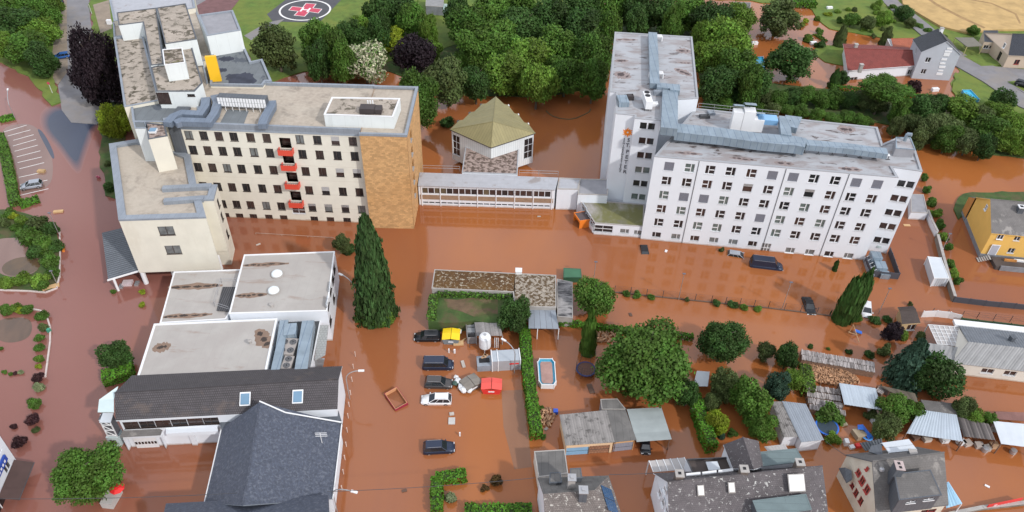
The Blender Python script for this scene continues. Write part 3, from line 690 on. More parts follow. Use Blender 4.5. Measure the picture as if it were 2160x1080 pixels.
# balconies: dark loggia, red front, rail
for z in zb_:
    p = A0+dAx*ub
    d_ = MB(); c0 = p-nrmA*1.2
    d_.obox((c0.x, c0.y, z+.5), 2.1, .06, 2.3, rzA, 0); d_.build('balcony_door', G_BROWN, clin)
    b_ = MB(); c1 = p+nrmA*1.15; b_.obox((c1.x, c1.y, z-.35), 2.7, .12, 1.15, rzA)
    for s in (-1, 1):
        c2 = p+dAx*(1.29*s)+nrmA*.55; b_.obox((c2.x, c2.y, z-.35), .12, 1.1, 1.15, rzA)
    c3 = p+nrmA*.55; b_.obox((c3.x, c3.y, z-.35), 2.46, 1.1, .12, rzA)
    fo = b_.build('balcony', REDB, clin)
    r_ = MB(); c4 = p+nrmA*1.15
    r_.obox((c4.x, c4.y, z+1.05), 2.7, .06, .06, rzA)
    for k in range(7):
        q = c4+dAx*(-1.3+k*2.6/6); r_.obox((q.x, q.y, z+.8), .04, .04, .28, rzA)
    r_.build('balcony_rail', DARKM, clin)
p = A0+dAx*ub-nrmA*.10
put_window(clin, (p.x, p.y, 3.0), rzA, 2.6, 2.6, 'grid3', F_WHITE, G_BROWN, 'french_window')
# attic band, roof, copings
bd = MB(); nb_ = 34
for i in range(nb_):
    q0 = A0+dAx*((A1-A0).length*i/nb_)+nrmA*.14; q1 = A0+dAx*((A1-A0).length*(i+1)/nb_-.02)+nrmA*.14
    t0 = q0-nrmA*.5; t1 = q1-nrmA*.5
    bd.face([(q0.x, q0.y, ZA-1.38), (q1.x, q1.y, ZA-1.38), (t1.x, t1.y, ZA), (t0.x, t0.y, ZA)]); 
bd.prism([(A0.x, A0.y-.02), (A1.x, A1.y-.02), (A1.x, A1.y+.5), (A0.x, A0.y+.5)], ZA-1.4, ZA-.03)
bd.build('attic_band', METAL, clin)
rf = MB(); rf.face([(A0.x, A0.y+.5, ZA-.55), (A1.x, A1.y+.5, ZA-.55), (A1.x, 136.9, ZA-.55), (A0.x, 136.9, ZA-.55)]); rf.build('roof', GRAVEL, clin)
bp_ = MB(); bp_.box(-50, A1.x, 136.8, 137.35, ZA-1.4, ZA+.02); bp_.build('parapet', METAL, clin)
# ---- tan tower
tw = thing('tan_tower', 'tall tan-tiled end tower of the cream clinic, blank tiled front', 'building', (-23.9, 128, 0))
tp = [(-28.15, 119.05), (-19.6, 119.15), (-19.6, 137.1), (-28.15, 137.1)]
twm = MB(); sd_w = []
for z in (18.5, 15.3, 12.1, 8.9, 5.7): sd_w.append((4.5, z, 1.6, 2.0, 'open'))
wallface(twm, tp[0], tp[1], -1.5, ZA-.4, []); wallface(twm, tp[1], tp[2], -1.5, ZA-.4, sd_w); wallface(twm, tp[2], tp[3], -1.5, ZA-.4, []); wallface(twm, tp[3], tp[0], -1.5, ZA-.4, [])
twm.build('wall', TANJ, tw)
tl = MB()
def tile_face(A, B, z0, z1, holes=(), tw_=.62, th=.34):
    A = Vector(A); B = Vector(B); L = (B-A).length; d = (B-A)/L; n = Vector((d.y, -d.x)); k = 0; z = z0
    while z < z1-.05:
        u = -(k % 2)*tw_/2
        while u < L-.01:
            a = max(u, 0)+.012; b = min(u+tw_, L)-.012
            if b-a > .05 and not any(abs((a+b)/2-h[0]) < h[2]/2+.05 and abs(z+th/2-h[1]) < h[3]/2 for h in holes):
                p = A+d*a+n*.045; q = A+d*b+n*.045; zt = min(z+th-.02, z1)
                tl.face([(p.x, p.y, z), (q.x, q.y, z), (q.x-n.x*.02, q.y-n.y*.02, zt), (p.x-n.x*.02, p.y-n.y*.02, zt)])
                tl.face([(p.x-n.x*.045, p.y-n.y*.045, z), (q.x-n.x*.045, q.y-n.y*.045, z), (q.x, q.y, z), (p.x, p.y, z)])
            u += tw_
        z += th; k += 1
tile_face(tp[0], tp[1], -.4, ZA-.45); tile_face(tp[1], tp[2], -.4, ZA-.45, sd_w)
tl.build('cladding_tiles', TANTILE, tw, kind='stuff')
for h_ in sd_w:
    mm_ = MB(); mm_.box(-20.3, -19.4, 119.15+h_[0]-.8, 119.15+h_[0]+.8, h_[1]-1.0, h_[1]-.85); mm_.build('loggia_floor', CONC, tw)
    gg = MB(); gg.box(-20.6, -20.5, 119.15+h_[0]-.8, 119.15+h_[0]+.8, h_[1]-.95, h_[1]+1.0); gg.build('loggia_glazing', G_BROWN, tw)
rf = MB(); rf.face([(-28.3, 119.5, ZA-.546), (-20, 119.5, ZA-.546), (-20, 136.9, ZA-.546), (-28.3, 136.9, ZA-.546)]); rf.build('roof', GRAVEL, tw)
cp = MB(); cp.box(-28.2, -19.5, 118.97, 119.5, ZA-.45, ZA+.02); cp.box(-20.05, -19.5, 119.5, 136.6, ZA-.45, ZA+.02); cp.box(-28.2, -19.5, 136.6, 137.2, ZA-.45, ZA+.02); cp.build('parapet', METAL, tw)
# penthouse on the roof
ph_ = [(695, 205), (843, 209), (868-27, 247), (684, 243)]
pt_ = px([(700, 204.5), (844, 207), (829, 246), (683, 241)], ZA+2.0)
building('roof_penthouse', 'white penthouse box with mossy roof on the clinic roof', 'rooftop structure', pt_, ZA+2.0, z0=ZA-.55, wall=WHITEP, roof=GRAVM, coping=WHITEM, pw=.25, ph=.2)
hb_ = P(779, 232, ZA+2.2); st_ = thing('chimney_stack', 'dark metal vent stack with three pale caps on the mossy penthouse', 'chimney', (hb_.x, hb_.y, ZA+1.8))
m_ = MB(); m_.obox((hb_.x-.3, hb_.y, ZA+1.8), 2.7, 1.9, 1.1, 0); m_.obox((hb_.x+1.7, hb_.y, ZA+1.8), 1.2, 1.8, 1.0, 0); m_.build('casing', mat('rust_dark', (.045, .035, .035), .6, .2), st_)
m_ = MB()
for k in range(3): m_.tube((hb_.x-.4+k*.45, hb_.y+1.3, ZA+2.8), (hb_.x-.4+k*.45, hb_.y+1.3, ZA+3.4), .14, .14, 8)
m_.build('vent_caps', WHITEM, st_)
# ---- rooftop ventilation plant on the main block
def roofpx(x, y, z=ZA-.5): return P(x, y, z)
pl = thing('ventilation_plant', 'long white louvred ventilation unit with dark top on the clinic roof', 'ventilation unit', roofpx(505, 210))
m_ = MB(); q = [(459, 205), (560, 209.5), (563.5, 201), (461, 196)]
top_ = px([(456.5, 204.5), (559, 209.5), (565, 199), (446+18, 195)], ZA+2.3)
c0, c1 = P(456.5, 204.5, ZA+2.2), P(559, 209.5, ZA+2.2)
dx_ = (c1-c0).normalized(); ny = Vector((-dx_.y, dx_.x, 0)); Lp = (c1-c0).length
base = [c0, c1, c1+ny*1.6, c0+ny*1.6]
m_.prism([(p.x, p.y) for p in base], ZA+.25, ZA+2.2); m_.build('casing', METALD, pl)
for i in range(17):
    for j in range(2):
        mm_ = MB(); a = c0+dx_*(Lp*i/17+.04)-ny*.05; b = c0+dx_*(Lp*(i+1)/17-.04)-ny*.05; z0 = ZA+.35+j*.92
        mm_.face([(a.x, a.y, z0), (b.x, b.y, z0), (b.x+ny.x*.03, b.y+ny.y*.03, z0+.86), (a.x+ny.x*.03, a.y+ny.y*.03, z0+.86)]); mm_.build('louvre_panel', WHITEM, pl)
m_ = MB()
for i in range(8):
    a = c0+dx_*(Lp*i/7)-ny*.15; m_.tube((a.x, a.y, ZA-.55), (a.x, a.y, ZA+.3), .06); m_.tube((a.x+ny.x*1.5, a.y+ny.y*1.5, ZA-.55), (a.x+ny.x*1.5, a.y+ny.y*1.5, ZA+.3), .06)
m_.build('support_frame', WHITEM, pl)
def duct(name, pts, wd, ht, m, label, z, cat='duct', group=None, leg=True):
    """rectangular duct along sight points at height z (top centre line)"""
    W_ = [P(x, y, z) for x, y in pts]; c = W_[0].lerp(W_[-1], .5); c.z = z-ht
    t = thing(name, label, cat, c, group); n = len(W_)
    Lf = []; Rt = []
    for i in range(n):
        d0 = (W_[i]-W_[i-1]).normalized() if i else (W_[1]-W_[0]).normalized(); d1 = (W_[i+1]-W_[i]).normalized() if i < n-1 else d0
        nn_ = Vector((-(d0+d1).y, (d0+d1).x, 0)).normalized(); k = 1/max(.5, nn_.dot(Vector((-d0.y, d0.x, 0))))
        Lf.append(W_[i]+nn_*wd/2*k); Rt.append(W_[i]-nn_*wd/2*k)
    for i in range(n-1):
        m_ = MB(); q = [Rt[i], Rt[i+1], Lf[i+1], Lf[i]]; m_.slab(q, ht); m_.build('duct_section', m, t)
    return t
duct('roof_duct', [(352, 258), (366, 243), (383, 236), (421, 238), (432, 222), (434, 205)], 1.6, 1.0, ZINCD, 'bent slate-blue duct running to the louvred roof unit, upper run', ZA+.8)
duct('roof_duct', [(368, 257), (382, 252), (439, 254), (452, 236), (458, 215), (452, 200)], 1.5, 1.0, ZINCD, 'bent slate-blue duct nearest the roof edge of the clinic', ZA+.8)
duct('roof_duct', [(573, 212), (572, 222), (556, 250), (553, 262)], 1.6, 1.0, ZINCD, 'short slate-blue duct at right end of the louvred roof unit', ZA+.9)
mw = MB(); q = px([(464, 259), (514, 262), (525, 233), (480, 230)], ZA-.5); mw.face([(p.x, p.y, ZA-.53) for p in q]); mw.build('felt_patch', FELT, clin)
# slate strip beside the stair block
sl = px([(350, 258), (377, 258.5)], ZA); 
m_ = MB(); a, b = sl; m_.prism(ccw([(a.x, a.y+.2), (b.x+.1, b.y+.2), (b.x+.1, b.y+6), (a.x, a.y+6)]), -1, ZA-.1); m_.build('slate_wall_strip', METALD, clin)

# ================================================================ left wing on columns
ZW = 15.0
wing = [(230, 303), (250, 463), (434, 457), (424, 421), (450, 420), (458, 389), (414, 389), (401, 326), (333, 300), (290, 293)]
wp = px(wing, ZW)
wg = building('clinic_front_wing', 'cream front wing on round columns with two front windows and gravel roof', 'building', wp, ZW, z0=3.1, wall=CREAM2, roof=GRAVEL, coping=METAL, pw=1.2, ph=.5, band=.35,
              wins=[(351, 487, 2.6, 1.9, 'mid', G_GREY, F_DARK), (365.5, 527, 2.6, 1.9, 'mid', G_GREY, F_DARK),
                    (461, 428, 1.3, 1.8, 'mid', G_DARK, F_DARK), (468.5, 456, 1.3, 1.8, 'mid', G_DARK, F_DARK), (480, 492, 1.3, 1.8, 'mid', G_DARK, F_DARK), (490, 528, 1.3, 1.8, 'mid', G_DARK, F_DARK)])
for cx_, cy_ in ((309, 597), (368, 580), (401, 574), (466, 568)):
    p = P(cx_, cy_, 0); m_ = MB(); m_.tube((p.x, p.y, -1.5), (p.x, p.y, 3.15), .42, .42, 14); m_.build('column', WHITEM, wg)
rb_ = px([(450, 420), (458, 389), (414, 389), (424, 421)], ZW)
m_ = MB(); m_.prism(ccw([(p.x, p.y) for p in rb_]), -1.5, 3.2); 
q = px([(300, 320), (395, 330), (420, 420), (310, 425)], ZW); m_.prism(ccw([(p.x, p.y) for p in q]), -1.5, 3.12); m_.build('ground_floor_wall', CREAM2, wg)
for a, b, zt in (((343, 397.5), (446, 392), ZW+.35), ((346, 424), (430, 418), ZW+.35)):
    A = P(*a, ZW); B = P(*b, ZW); m_ = MB(); d = (B-A).normalized(); n = Vector((-d.y, d.x, 0))*.55
    m_.slab([V3(A-n, ZW+.25), V3(B-n, ZW+.25), V3(B+n, ZW+.25), V3(A+n, ZW+.25)], .75); m_.build('roof_upstand', METAL, wg)
# stair blocks standing behind the wing roof
z1_ = ZA
building('stair_block', 'cream stair block with a blue skylight between front wing and main clinic', 'building', px([(312.5, 293), (353, 286), (346.5, 262), (307, 258)], z1_), z1_, z0=ZW-.6, wall=CREAM2, roof=GRAVB, coping=METALD, pw=.2, ph=.15)
p = P(323, 276, z1_); m_ = MB(); m_.obox((p.x, p.y, z1_-.15), 1.3, 1.3, .35, .1); o_ = thing('skylight', 'square blue skylight on the cream stair block roof', 'skylight', (p.x, p.y, z1_-.15)); m_.build('kerb', WHITEM, o_)
m_ = MB(); m_.obox((p.x, p.y, z1_+.2), 1.1, 1.1, .12, .1); m_.build('glass_dome', mat('sky_glass', (.16, .27, .38), .1, .05), o_)
building('link_block', 'narrow pale stair block beside the slate terrace, left of the skylight block', 'building', px([(284, 270), (311, 270), (306, 256), (281, 256)], z1_), z1_, z0=ZW-.6, wall=WHITEP, roof=FELT, coping=METAL, pw=.2, ph=.15)
# terrace of slate felt + left long roof
building('clinic_terrace', 'low slate-felt roof terrace at the front of the old clinic part', 'building', px([(280, 256), (350, 257), (348, 250), (420, 235), (418, 205), (337, 212), (276, 223)], ZA-.3), ZA-.3, wall=CREAM2, roof=FELT, coping=METAL, pw=.35, ph=.4)
building('clinic_left_roof', 'long narrow clinic part with stained beige gravel roof along the street', 'building', px([(262, 225), (337, 211), (318, 140), (301, 73), (255, 77), (240, 78)], ZA), ZA, wall=CREAM2, roof=GRAVM, coping=METAL, pw=.35, ph=.4)
building('clinic_rear_roof', 'blue-grey flat-roofed rear part of the clinic at the photo top', 'building', px([(240, 44), (412, 16), (402, -40), (222, -40)], ZA-.2), ZA-.2, wall=CREAM2, roof=FELTL, coping=METAL, pw=.4, ph=.35)
building('clinic_courtyard_roof', 'sunken tan strip of roof right of the mossy upper roofs', 'building', px([(240, 77), (302, 72), (330, 190), (420, 200), (440, 180), (428, 128), (452, 124), (413, 18), (238, 46)], ZA-1.2), ZA-1.2, wall=CREAM2, roof=GRAVEL, coping=METAL, pw=.3, ph=.3)
building('upper_roof_block', 'white upper block with mossy beige roof and a wall ladder, left of two', 'rooftop structure', px([(250, 52.5), (301.5, 46), (318, 137), (345, 134), (330, 16), (246, 26)], ZA+3.2), ZA+3.2, z0=ZA-1.2, wall=WHITEP, roof=GRAVM, coping=METALD, pw=.2, ph=.15)
building('upper_roof_block', 'higher white block with mossy roof, right of two at the top of the clinic', 'rooftop structure', px([(348, 92), (415, 82), (391.7, 7), (330.5, 16)], ZA+4.6), ZA+4.6, z0=ZA-1.2, wall=WHITEP, roof=GRAVM, coping=METALD, pw=.2, ph=.15)
building('lift_house', 'white plant room with stained terrace roof and dark doorway facing the front', 'rooftop structure', px([(330, 192), (410, 192), (427, 174), (403, 93), (346, 100), (345, 134), (318, 142)], ZA+2.9), ZA+2.9, z0=ZA-.7, wall=WHITEP, roof=GRAVM, coping=METALD, pw=.25, ph=.15,
         wins=[(345, 207, 2.4, 2.4, 'mid', G_BROWN, F_DARK), (403, 201, 1.4, .5, 'mid', G_DARK, F_DARK)])
building('upper_stair_house', 'tall white stair head with moss in its sunken roof and a wall ladder', 'rooftop structure', px([(346.7, 136.7), (390, 131), (384, 100), (342.5, 104)], ZA+6.2), ZA+6.2, z0=ZA+2.7, wall=WHITEP, roof=MOSSH, coping=WHITEM, pw=.15, ph=.15)
def ladder(bx, by, tx, ty, zb, zt, label, name='ladder'):
    A = P(bx, by, zb); t = thing(name, label, 'ladder', A); T_ = V3(A, zt); m_ = MB()
    for s in (-.25, .25): m_.tube((A.x+s, A.y-.05, zb), (A.x+s, A.y-.05, zt), .035, n=5)
    z = zb+.3
    while z < zt: m_.tube((A.x-.25, A.y-.05, z), (A.x+.25, A.y-.05, z), .03, n=5); z += .35
    m_.build('rails_and_rungs', mat('rusty_ladder', (.30, .22, .17), .6), t)
ladder(385, 160, 379, 131, ZA+2.8, ZA+6.3, 'thin rusty ladder on the white stair head wall'); ladder(289, 72.5, 283, 47, ZA-1.1, ZA+3.3, 'thin rusty ladder on the left mossy upper block wall')
# yellow wall and the dark low roof behind it
ZC = ZA+.3
building('slate_roof_wing', 'dark felt-roofed wing with puddles, right of the yellow panel', 'building', px([(443, 177), (553, 179), (560, 170), (573, 170), (553, 124), (529, 129), (516, 99), (447, 111)], ZC), ZC, wall=CREAM2, roof=FELT, coping=METAL, pw=.4, ph=.45, band=.5)
building('grey_roof_block', 'white-walled block with plain grey roof above the dark roof wing', 'building', px([(436, 75), (508, 63), (491, 21), (418, 31)], ZC+4.2), ZC+4.2, wall=WHITEP, roof=mat('plain_grey_roof', (.27, .27, .29), .85, .12, .6), coping=METAL, pw=.4, ph=.3)
yb = px([(443.5, 176), (466.5, 174.5)], ZC-.3); d = (yb[1]-yb[0]).normalized(); n = Vector((-d.y, d.x, 0))
m_ = MB(); m_.prism(ccw([(p.x, p.y) for p in (yb[0]+n*.8, yb[1]+n*.8, yb[1]+n*1.4, yb[0]+n*1.4)]), ZC-.4, ZC+4.9); yw = m_.build('yellow_wall', YELP, label='bright yellow upright wall panel beside the dark roof wing', cat='wall')

# ================================================================ canopy with posts by the street
cq = px([(228, 590), (293, 570), (256, 481), (215, 491)], 3.0); cn = thing('entrance_canopy', 'slate-blue standing-seam entrance canopy on white posts beside the street', 'canopy', (cq[0]+cq[2])/2)
m_ = MB(); m_.slab(cq, .16); m_.build('roof_sheet', METALD, cn)
for i in range(1, 24):
    t_ = i/24; a = cq[0].lerp(cq[3], t_); b = cq[1].lerp(cq[2], t_); m_ = MB(); m_.tube(a+Vector((0, 0, .03)), b+Vector((0, 0, .03)), .03, n=4); m_.build('seam', METAL, cn)
m_ = MB(); m_.slab([cq[0]+Vector((-.1, -.15, .05)), cq[1]+Vector((.1, -.15, .05)), cq[1]+Vector((.1, .02, .05)), cq[0]+Vector((-.1, .02, .05))], .3); m_.build('gutter_board', WHITEM, cn)
for x, y in ((250, 613), (232, 520)):
    p = P(x, y, 0); m_ = MB(); m_.tube((p.x, p.y, -1.2), (p.x, p.y, 2.85), .22, .22, 12); m_.build('post', WHITEM, cn)

def stain(label, line, w_, z, core=(.045, .032, .026), halo=(.22, .15, .11), name='rust_stain', parts=5, parent=None):
    """dried dirt where rain water stood: a faint wide patch with dark beads in it (sight points, height)"""
    A, B = P(*line[0], z), P(*line[1], z); d = B-A; L = d.length; d.normalize(); n = Vector((-d.y, d.x, 0))
    def patch(c0, c1, hw, zz, m, jag):
        out = []; k = 14; Lp = (c1-c0).length
        for s_ in (1, -1):
            for i in range(k+1):
                t_ = i/k if s_ > 0 else 1-i/k; hh = hw*(math.sin(math.pi*min(max(t_, .04), .96))**.6)*(1+random.uniform(-jag, jag)); q = c0+d*(Lp*t_)+n*(hh*s_); out.append((q.x, q.y))
        q_ = MB(); q_.face([(p[0], p[1], zz) for p in ccw(out)]); return q_
    patch(A-d*.6, B+d*.6, w_*1.5, z+.006, None, .3).build(name, mat('stain_halo_%d' % int(halo[0]*100), halo, .8, .15), parent)
    u = 0
    while u < L-.3:
        l_ = random.uniform(.5, 1.6); q = patch(A+d*u+n*random.uniform(-.1, .1), A+d*min(u+l_, L), w_*random.uniform(.4, .8), z+.011, None, .35); q.build(name, mat('stain_core_%d' % int(core[0]*1000), core, .7, .2), parent); u += l_*random.uniform(.9, 1.4)
# ================================================================ white senior residence
ZS = 19.3; ZT = 22.2
main_px = [(1380.3, 329.7), (1895, 374), (1883, 352.5), (1946, 361), (1931, 315), (1921, 292), (1890, 291), (1862, 303), (1851, 268), (1468, 228)]
mp_ = px(main_px, ZS)
A0 = V3(mp_[0], 0); A1 = V3(mp_[1], 0); dS = (A1-A0).normalized(); nS = Vector((dS.y, -dS.x, 0))
cs = [1411.3, 1454.7, 1498, 1541, 1585, 1629, 1673, 1716.5, 1761.5, 1805.5, 1850]
us = [(onplane(x, 351+(x-1411)*.0885, A0, A1)-A0).dot(dS) for x in cs]
zs = [onplane(x, y, A0, A1).z for x, y in ((1411, 351), (1405, 381.7), (1400, 411.7), (1394.3, 441), (1389.3, 469.3), (1385, 495.5))]
shut = {(0, 0), (0, 5), (0, 6), (0, 9), (0, 10), (2, 1), (3, 2-0), (3, 5)}
shut = {(0, 0), (0, 5), (0, 6), (0, 9), (0, 10), (3-1+0, 1), (3, 5), (2, 2)}
wins = []
for j, z in enumerate(zs):
    for i, u in enumerate(us):
        p = A0+dS*u; q = pr((p.x, p.y, z)); st = 'L' if (i+j) % 2 else 'R'; hh = 1.85 if j < 5 else 1.3
        if j == 5: st = 'l2' if i % 2 else 'r2'
        if (j, i) in shut: st = 'shut'
        if (j, i) in ((1, 4), (1, 7)): st = 'third'
        gm = random.choice([G_DARK, G_DARK, G_BROWN, G_GREEN]) if j < 5 else random.choice([G_BROWN, G_GREY, G_DARK])
        if j == 5 and i == 6: st = 'door'; hh = 2.3; z = .7; q = pr((p.x-dS.x*1.0, p.y-dS.y*1.0, .7))
        wins.append((q[0], q[1], 1.75, hh, st, gm))
for k, (x, y) in enumerate(((1910.5, 389), (1896, 419.5), (1884, 449.5), (1872, 478), (1859.5, 507.5))): wins.append((x, y, 2.9, 1.5, 'pair', G_BROWN if k % 2 else G_DARK))
sp = building('senior_residence', 'long white six-storey senior residence block with split windows and duct-covered flat roof', 'building', mp_, ZS, wall=WHITE, roof=STPROOF, coping=mat('coping_grey', (.33, .34, .36), .6, .06), pw=.4, ph=.22, wins=wins)
# expansion joints down the facade
for x in (1473, 1655.8, 1788):
    u = (onplane(x, 350+(x-1473)*.088, A0, A1)-A0).dot(dS); p = A0+dS*u+nS*.05
    m_ = MB(); m_.obox((p.x, p.y, -.5), .09, .06, ZS+.3, math.atan2(dS.y, dS.x)); m_.build('facade_joint', DARKM, sp)
for c_ in (1380.3,): pass
# rails along the back edge
def rail(name, label, pts, z, h=1.1, step=2.0, m=STEEL, bars=2, cat='railing', r=.035, group=None):
    W_ = [P(x, y, z) for x, y in pts]; t = thing(name, label, cat, W_[0], group)
    for a, b in zip(W_[:-1], W_[1:]):
        L = (b-a).length; n = max(1, int(L/step)); m_ = MB()
        for k in range(bars): m_.tube(a+Vector((0, 0, h*(k+1)/bars)), b+Vector((0, 0, h*(k+1)/bars)), r, n=5)
        m_.build('rail', m, t)
        for i in range(n+1):
            p = a.lerp(b, i/n); q = MB(); q.tube(p, p+Vector((0, 0, h)), r, n=5); q.build('post', m, t)
    return t
rail('roof_railing', 'thin steel railing along the rear edge of the white residence roof', [(1472, 230), (1640, 247)], ZS-.1, 1.3, 3)
# ---- tower wing
tw_px = [(1297, 67), (1287, 193), (1300, 194), (1299, 239), (1339, 243), (1339, 249), (1394, 254), (1397, 212), (1473, 207), (1460, 77)]
tq = px(tw_px, ZT); tq[7] = V3(tq[6]+(tq[7]-tq[6])*1.0, 0)
wt = [(1365.5, 266.5, 2.9, 1.5, 'pair'), (1363, 298, 2.9, 1.5, 'pair'), (1359.5, 328.5, 2.9, 1.5, 'pair'), (1355, 359, 2.9, 1.5, 'pair', G_GREEN), (1350.5, 387.5, 2.9, 1.5, 'pair'), (1346.5, 415.5, 2.9, 1.5, 'pair', G_GREEN)]
st_ = building('residence_tower_wing', 'taller white wing with an orange sun sign and vertical lettering on its front', 'building', tq, ZT, wall=WHITE, roof=STPROOF, coping=mat('coping_grey', (.33, .34, .36)), pw=.35, ph=.2, wins=wt)
# sign on the front wall
SA = V3(tq[3], 0); SB = V3(tq[4], 0); dW = (SB-SA).normalized(); nW = Vector((dW.y, -dW.x, 0)); rzW = math.atan2(dW.y, dW.x)
ORANGE = mat('sign_orange', (.85, .24, .015), .5, .04); LETTER = mat('sign_letter_grey', (.07, .07, .085), .5, .04)
sc_ = onplane(1324, 279, SA, SB)
sg = thing('sun_emblem', 'orange twelve-rayed sun emblem above the grey lettering on the white tower', 'sign', sc_+nW*.06)
def onwall(u, z, d=.06): return sc_+dW*u+Vector((0, 0, z))+nW*d
for k in range(12):
    a = 2*math.pi*k/12; m_ = MB(); pp = []
    L_ = 1.05 if k % 2 else .85
    for t_, w_ in ((.30, .10), (.55, .15), (.8, .10), (1.0, .03)):
        pp.append((t_, w_))
    up_ = [(L_*t_, w_+.10*math.sin(t_*3.1)) for t_, w_ in pp]; lo_ = [(L_*t_, -w_+.10*math.sin(t_*3.1)) for t_, w_ in pp]
    out = up_+lo_[::-1]; m_.face([onwall(x*math.cos(a)-y*math.sin(a), x*math.sin(a)+y*math.cos(a)) for x, y in out[::-1]]); m_.build('ray', ORANGE, sg)
m_ = MB(); c_ = [onwall(.34*math.cos(i*.5236), .34*math.sin(i*.5236), .07) for i in range(12)]; i_ = [onwall(.19*math.cos(i*.5236), .19*math.sin(i*.5236), .07) for i in range(12)]
for i in range(12): m_.face([i_[i], c_[i], c_[(i+1) % 12], i_[(i+1) % 12]])
m_.build('ring', ORANGE, sg)
def wall_text(txt, pix, size, label, m, ext=.02, spots=None):
    p0 = onplane(*pix[0], SA, SB); p1 = onplane(*pix[1], SA, SB)
    root = thing('wall_lettering', label, 'lettering', p0+nW*.04)
    n = len(txt)
    for i, ch in enumerate(txt):
        if ch == ' ': continue
        if ch == '.': continue
        cu = bpy.data.curves.new('letter', 'FONT'); cu.body = ch + ('.' if i+1 < n and txt[i+1] == '.' else ''); cu.size = size; cu.extrude = ext; cu.align_x = 'CENTER'; cu.align_y = 'CENTER'; cu.resolution_u = 2
        cu.offset = size*.018
        o = bpy.data.objects.new('letter', cu); COL.objects.link(o); bpy.context.view_layer.update()
        me = bpy.data.meshes.new_from_object(o); bpy.data.objects.remove(o, do_unlink=True)
        me.materials.clear(); me.materials.append(m)
        q = bpy.data.objects.new('letter', me); COL.objects.link(q); q.parent = root
        pos = (onplane(*spots[i], SA, SB) if spots else p0.lerp(p1, i/(n-1)))+nW*.05; q.location = pos-ORG[root.name]; q.rotation_euler = (math.pi/2, 0, rzW)
wall_text('ST.PETER', [(1326, 295), (1318, 362)], 1.12, 'large dark upright letters ST. PETER running down the white tower front', LETTER, spots=[(1326, 295.5), (1324.8, 306.5), (0, 0), (1323.3, 320), (1321.8, 331), (1320.3, 341.5), (1319, 352), (1317.8, 362)])
wall_text('SENIORENRESIDENZ', [(1317, 293), (1308, 361)], .56, 'small dark upright letters SENIORENRESIDENZ running down beside the large ones', LETTER)
# ---- ducts on the residence
zt_ = ZT
duct('roof_duct', [(1377, 68), (1379, 110), (1381, 165), (1382, 176)], 1.9, 1.1, ZINC, 'long straight grey-blue duct down the middle of the tower roof', ZT+1.3)
duct('roof_duct', [(1386, 179), (1424, 182), (1424, 190)], 1.9, 1.1, ZINC, 'short grey-blue side duct ending the long tower duct', ZT+1.2)
duct('roof_duct', [(1414, 190), (1413, 232), (1412, 270)], 3.0, 1.6, ZINC, 'wide duct climbing over the tower edge down to the main roof', ZT+.9)
m0 = duct('roof_duct', [(1424, 269), (1520, 279), (1600, 290), (1680, 297), (1700, 301)], 3.3, 1.7, ZINC, 'long large grey-blue duct along the residence roof, thick left part', ZS+2.4)
duct('roof_duct', [(1700, 300), (1790, 308), (1872, 319)], 2.0, 1.1, ZINC, 'thinner right continuation of the long duct along the residence roof', ZS+1.9)
for k, (a, b) in enumerate((((1431, 291), (1640, 308)), ((1640, 308), (1876, 326)))):
    A = P(*a, ZS+.8); B = P(*b, ZS+.8); t = thing('roof_pipe', ('left' if k == 0 else 'right')+' half of the paired white pipes in front of the long roof duct', 'pipe', A); m_ = MB()
    for off in (0, .35): m_.tube(A+nS*off, B+nS*off, .14, n=8)
    m_.build('pipes', WHITEM, t); n = 9
    for i in range(n):
        p = A.lerp(B, i/(n-1))+nS*.15; m_ = MB(); m_.obox((p.x, p.y, ZS-.2), .8, .1, .1); m_.obox((p.x, p.y, ZS-.2), .1, .1, .95); m_.build('pipe_stand', DARKM, t)
for k, (x, y) in enumerate(((1378, 115), (1376, 152), (1392, 150), (1375, 72), (1390, 73))):
    A = P(x-6, y, ZT+1.0); B = P(x+6, y+1, ZT+1.0); t = thing('pipe_bundle', ['white bent pipes left of the tower duct, upper set', 'white bent pipes left of the tower duct, lower set', 'white bent pipes right of the tower duct', 'white pipes at the far left end of the tower duct', 'white pipes at the far right end of the tower duct'][k], 'pipe', A); m_ = MB()
    d = B-A
    for j in range(3):
        o = Vector((0, -.5*j, 0)); m_.path([A+o+Vector((0, 0, -1)), A+o, B+o, B+o+Vector((0, 0, -1))], .12, 6)
    m_.build('pipes', WHITEM, t)
# tall insulated ducts (white) with curved tops
def riser(pts, name_label, z0, h, w_, d_, m=WHITEM, top=ZINC):
    p = P(*pts, z0); t = thing('ventilation_riser', name_label, 'ventilation unit', p); m_ = MB(); a = math.atan2(dS.y, dS.x)
    m_.obox((p.x, p.y, z0), w_, d_, h, a); m_.build('casing', m, t)
    m_ = MB(); n = 7
    for i in range(n):
        a0 = math.pi/2*i/n; a1 = math.pi/2*(i+1)/n; r = d_
        q = lambda ang, s: Vector((p.x, p.y, z0+h))+dS*(s*w_/2*1.02)+(-nS)*(d_/2-0+r*(1-math.cos(ang))*0)+nS*(-r*math.cos(ang)+r/2)*1+Vector((0, 0, .9*math.sin(ang)))
        m_.face([q(a0, -1), q(a0, 1), q(a1, 1), q(a1, -1)][::-1])
    m_.build('elbow', top, t)
    return t
riser((1549, 272), 'tall pale riser with rounded blue elbow on the residence roof, left one', ZS, 4.0, 1.9, 1.7)
riser((1572, 273), 'tall pale riser on the residence roof, beside the rounded elbow', ZS, 4.3, 2.1, 2.0)
riser((1592, 274), 'lower pale riser stub on the residence roof, right one', ZS, 2.6, 2.4, 1.6)
duct('roof_duct', [(1598, 246), (1640, 249)], 2.2, 1.0, mat('blue_duct', (.25, .48, .75), .35, .06, metal=.3), 'bright blue-topped cross duct behind the pale risers', ZS+2.6)
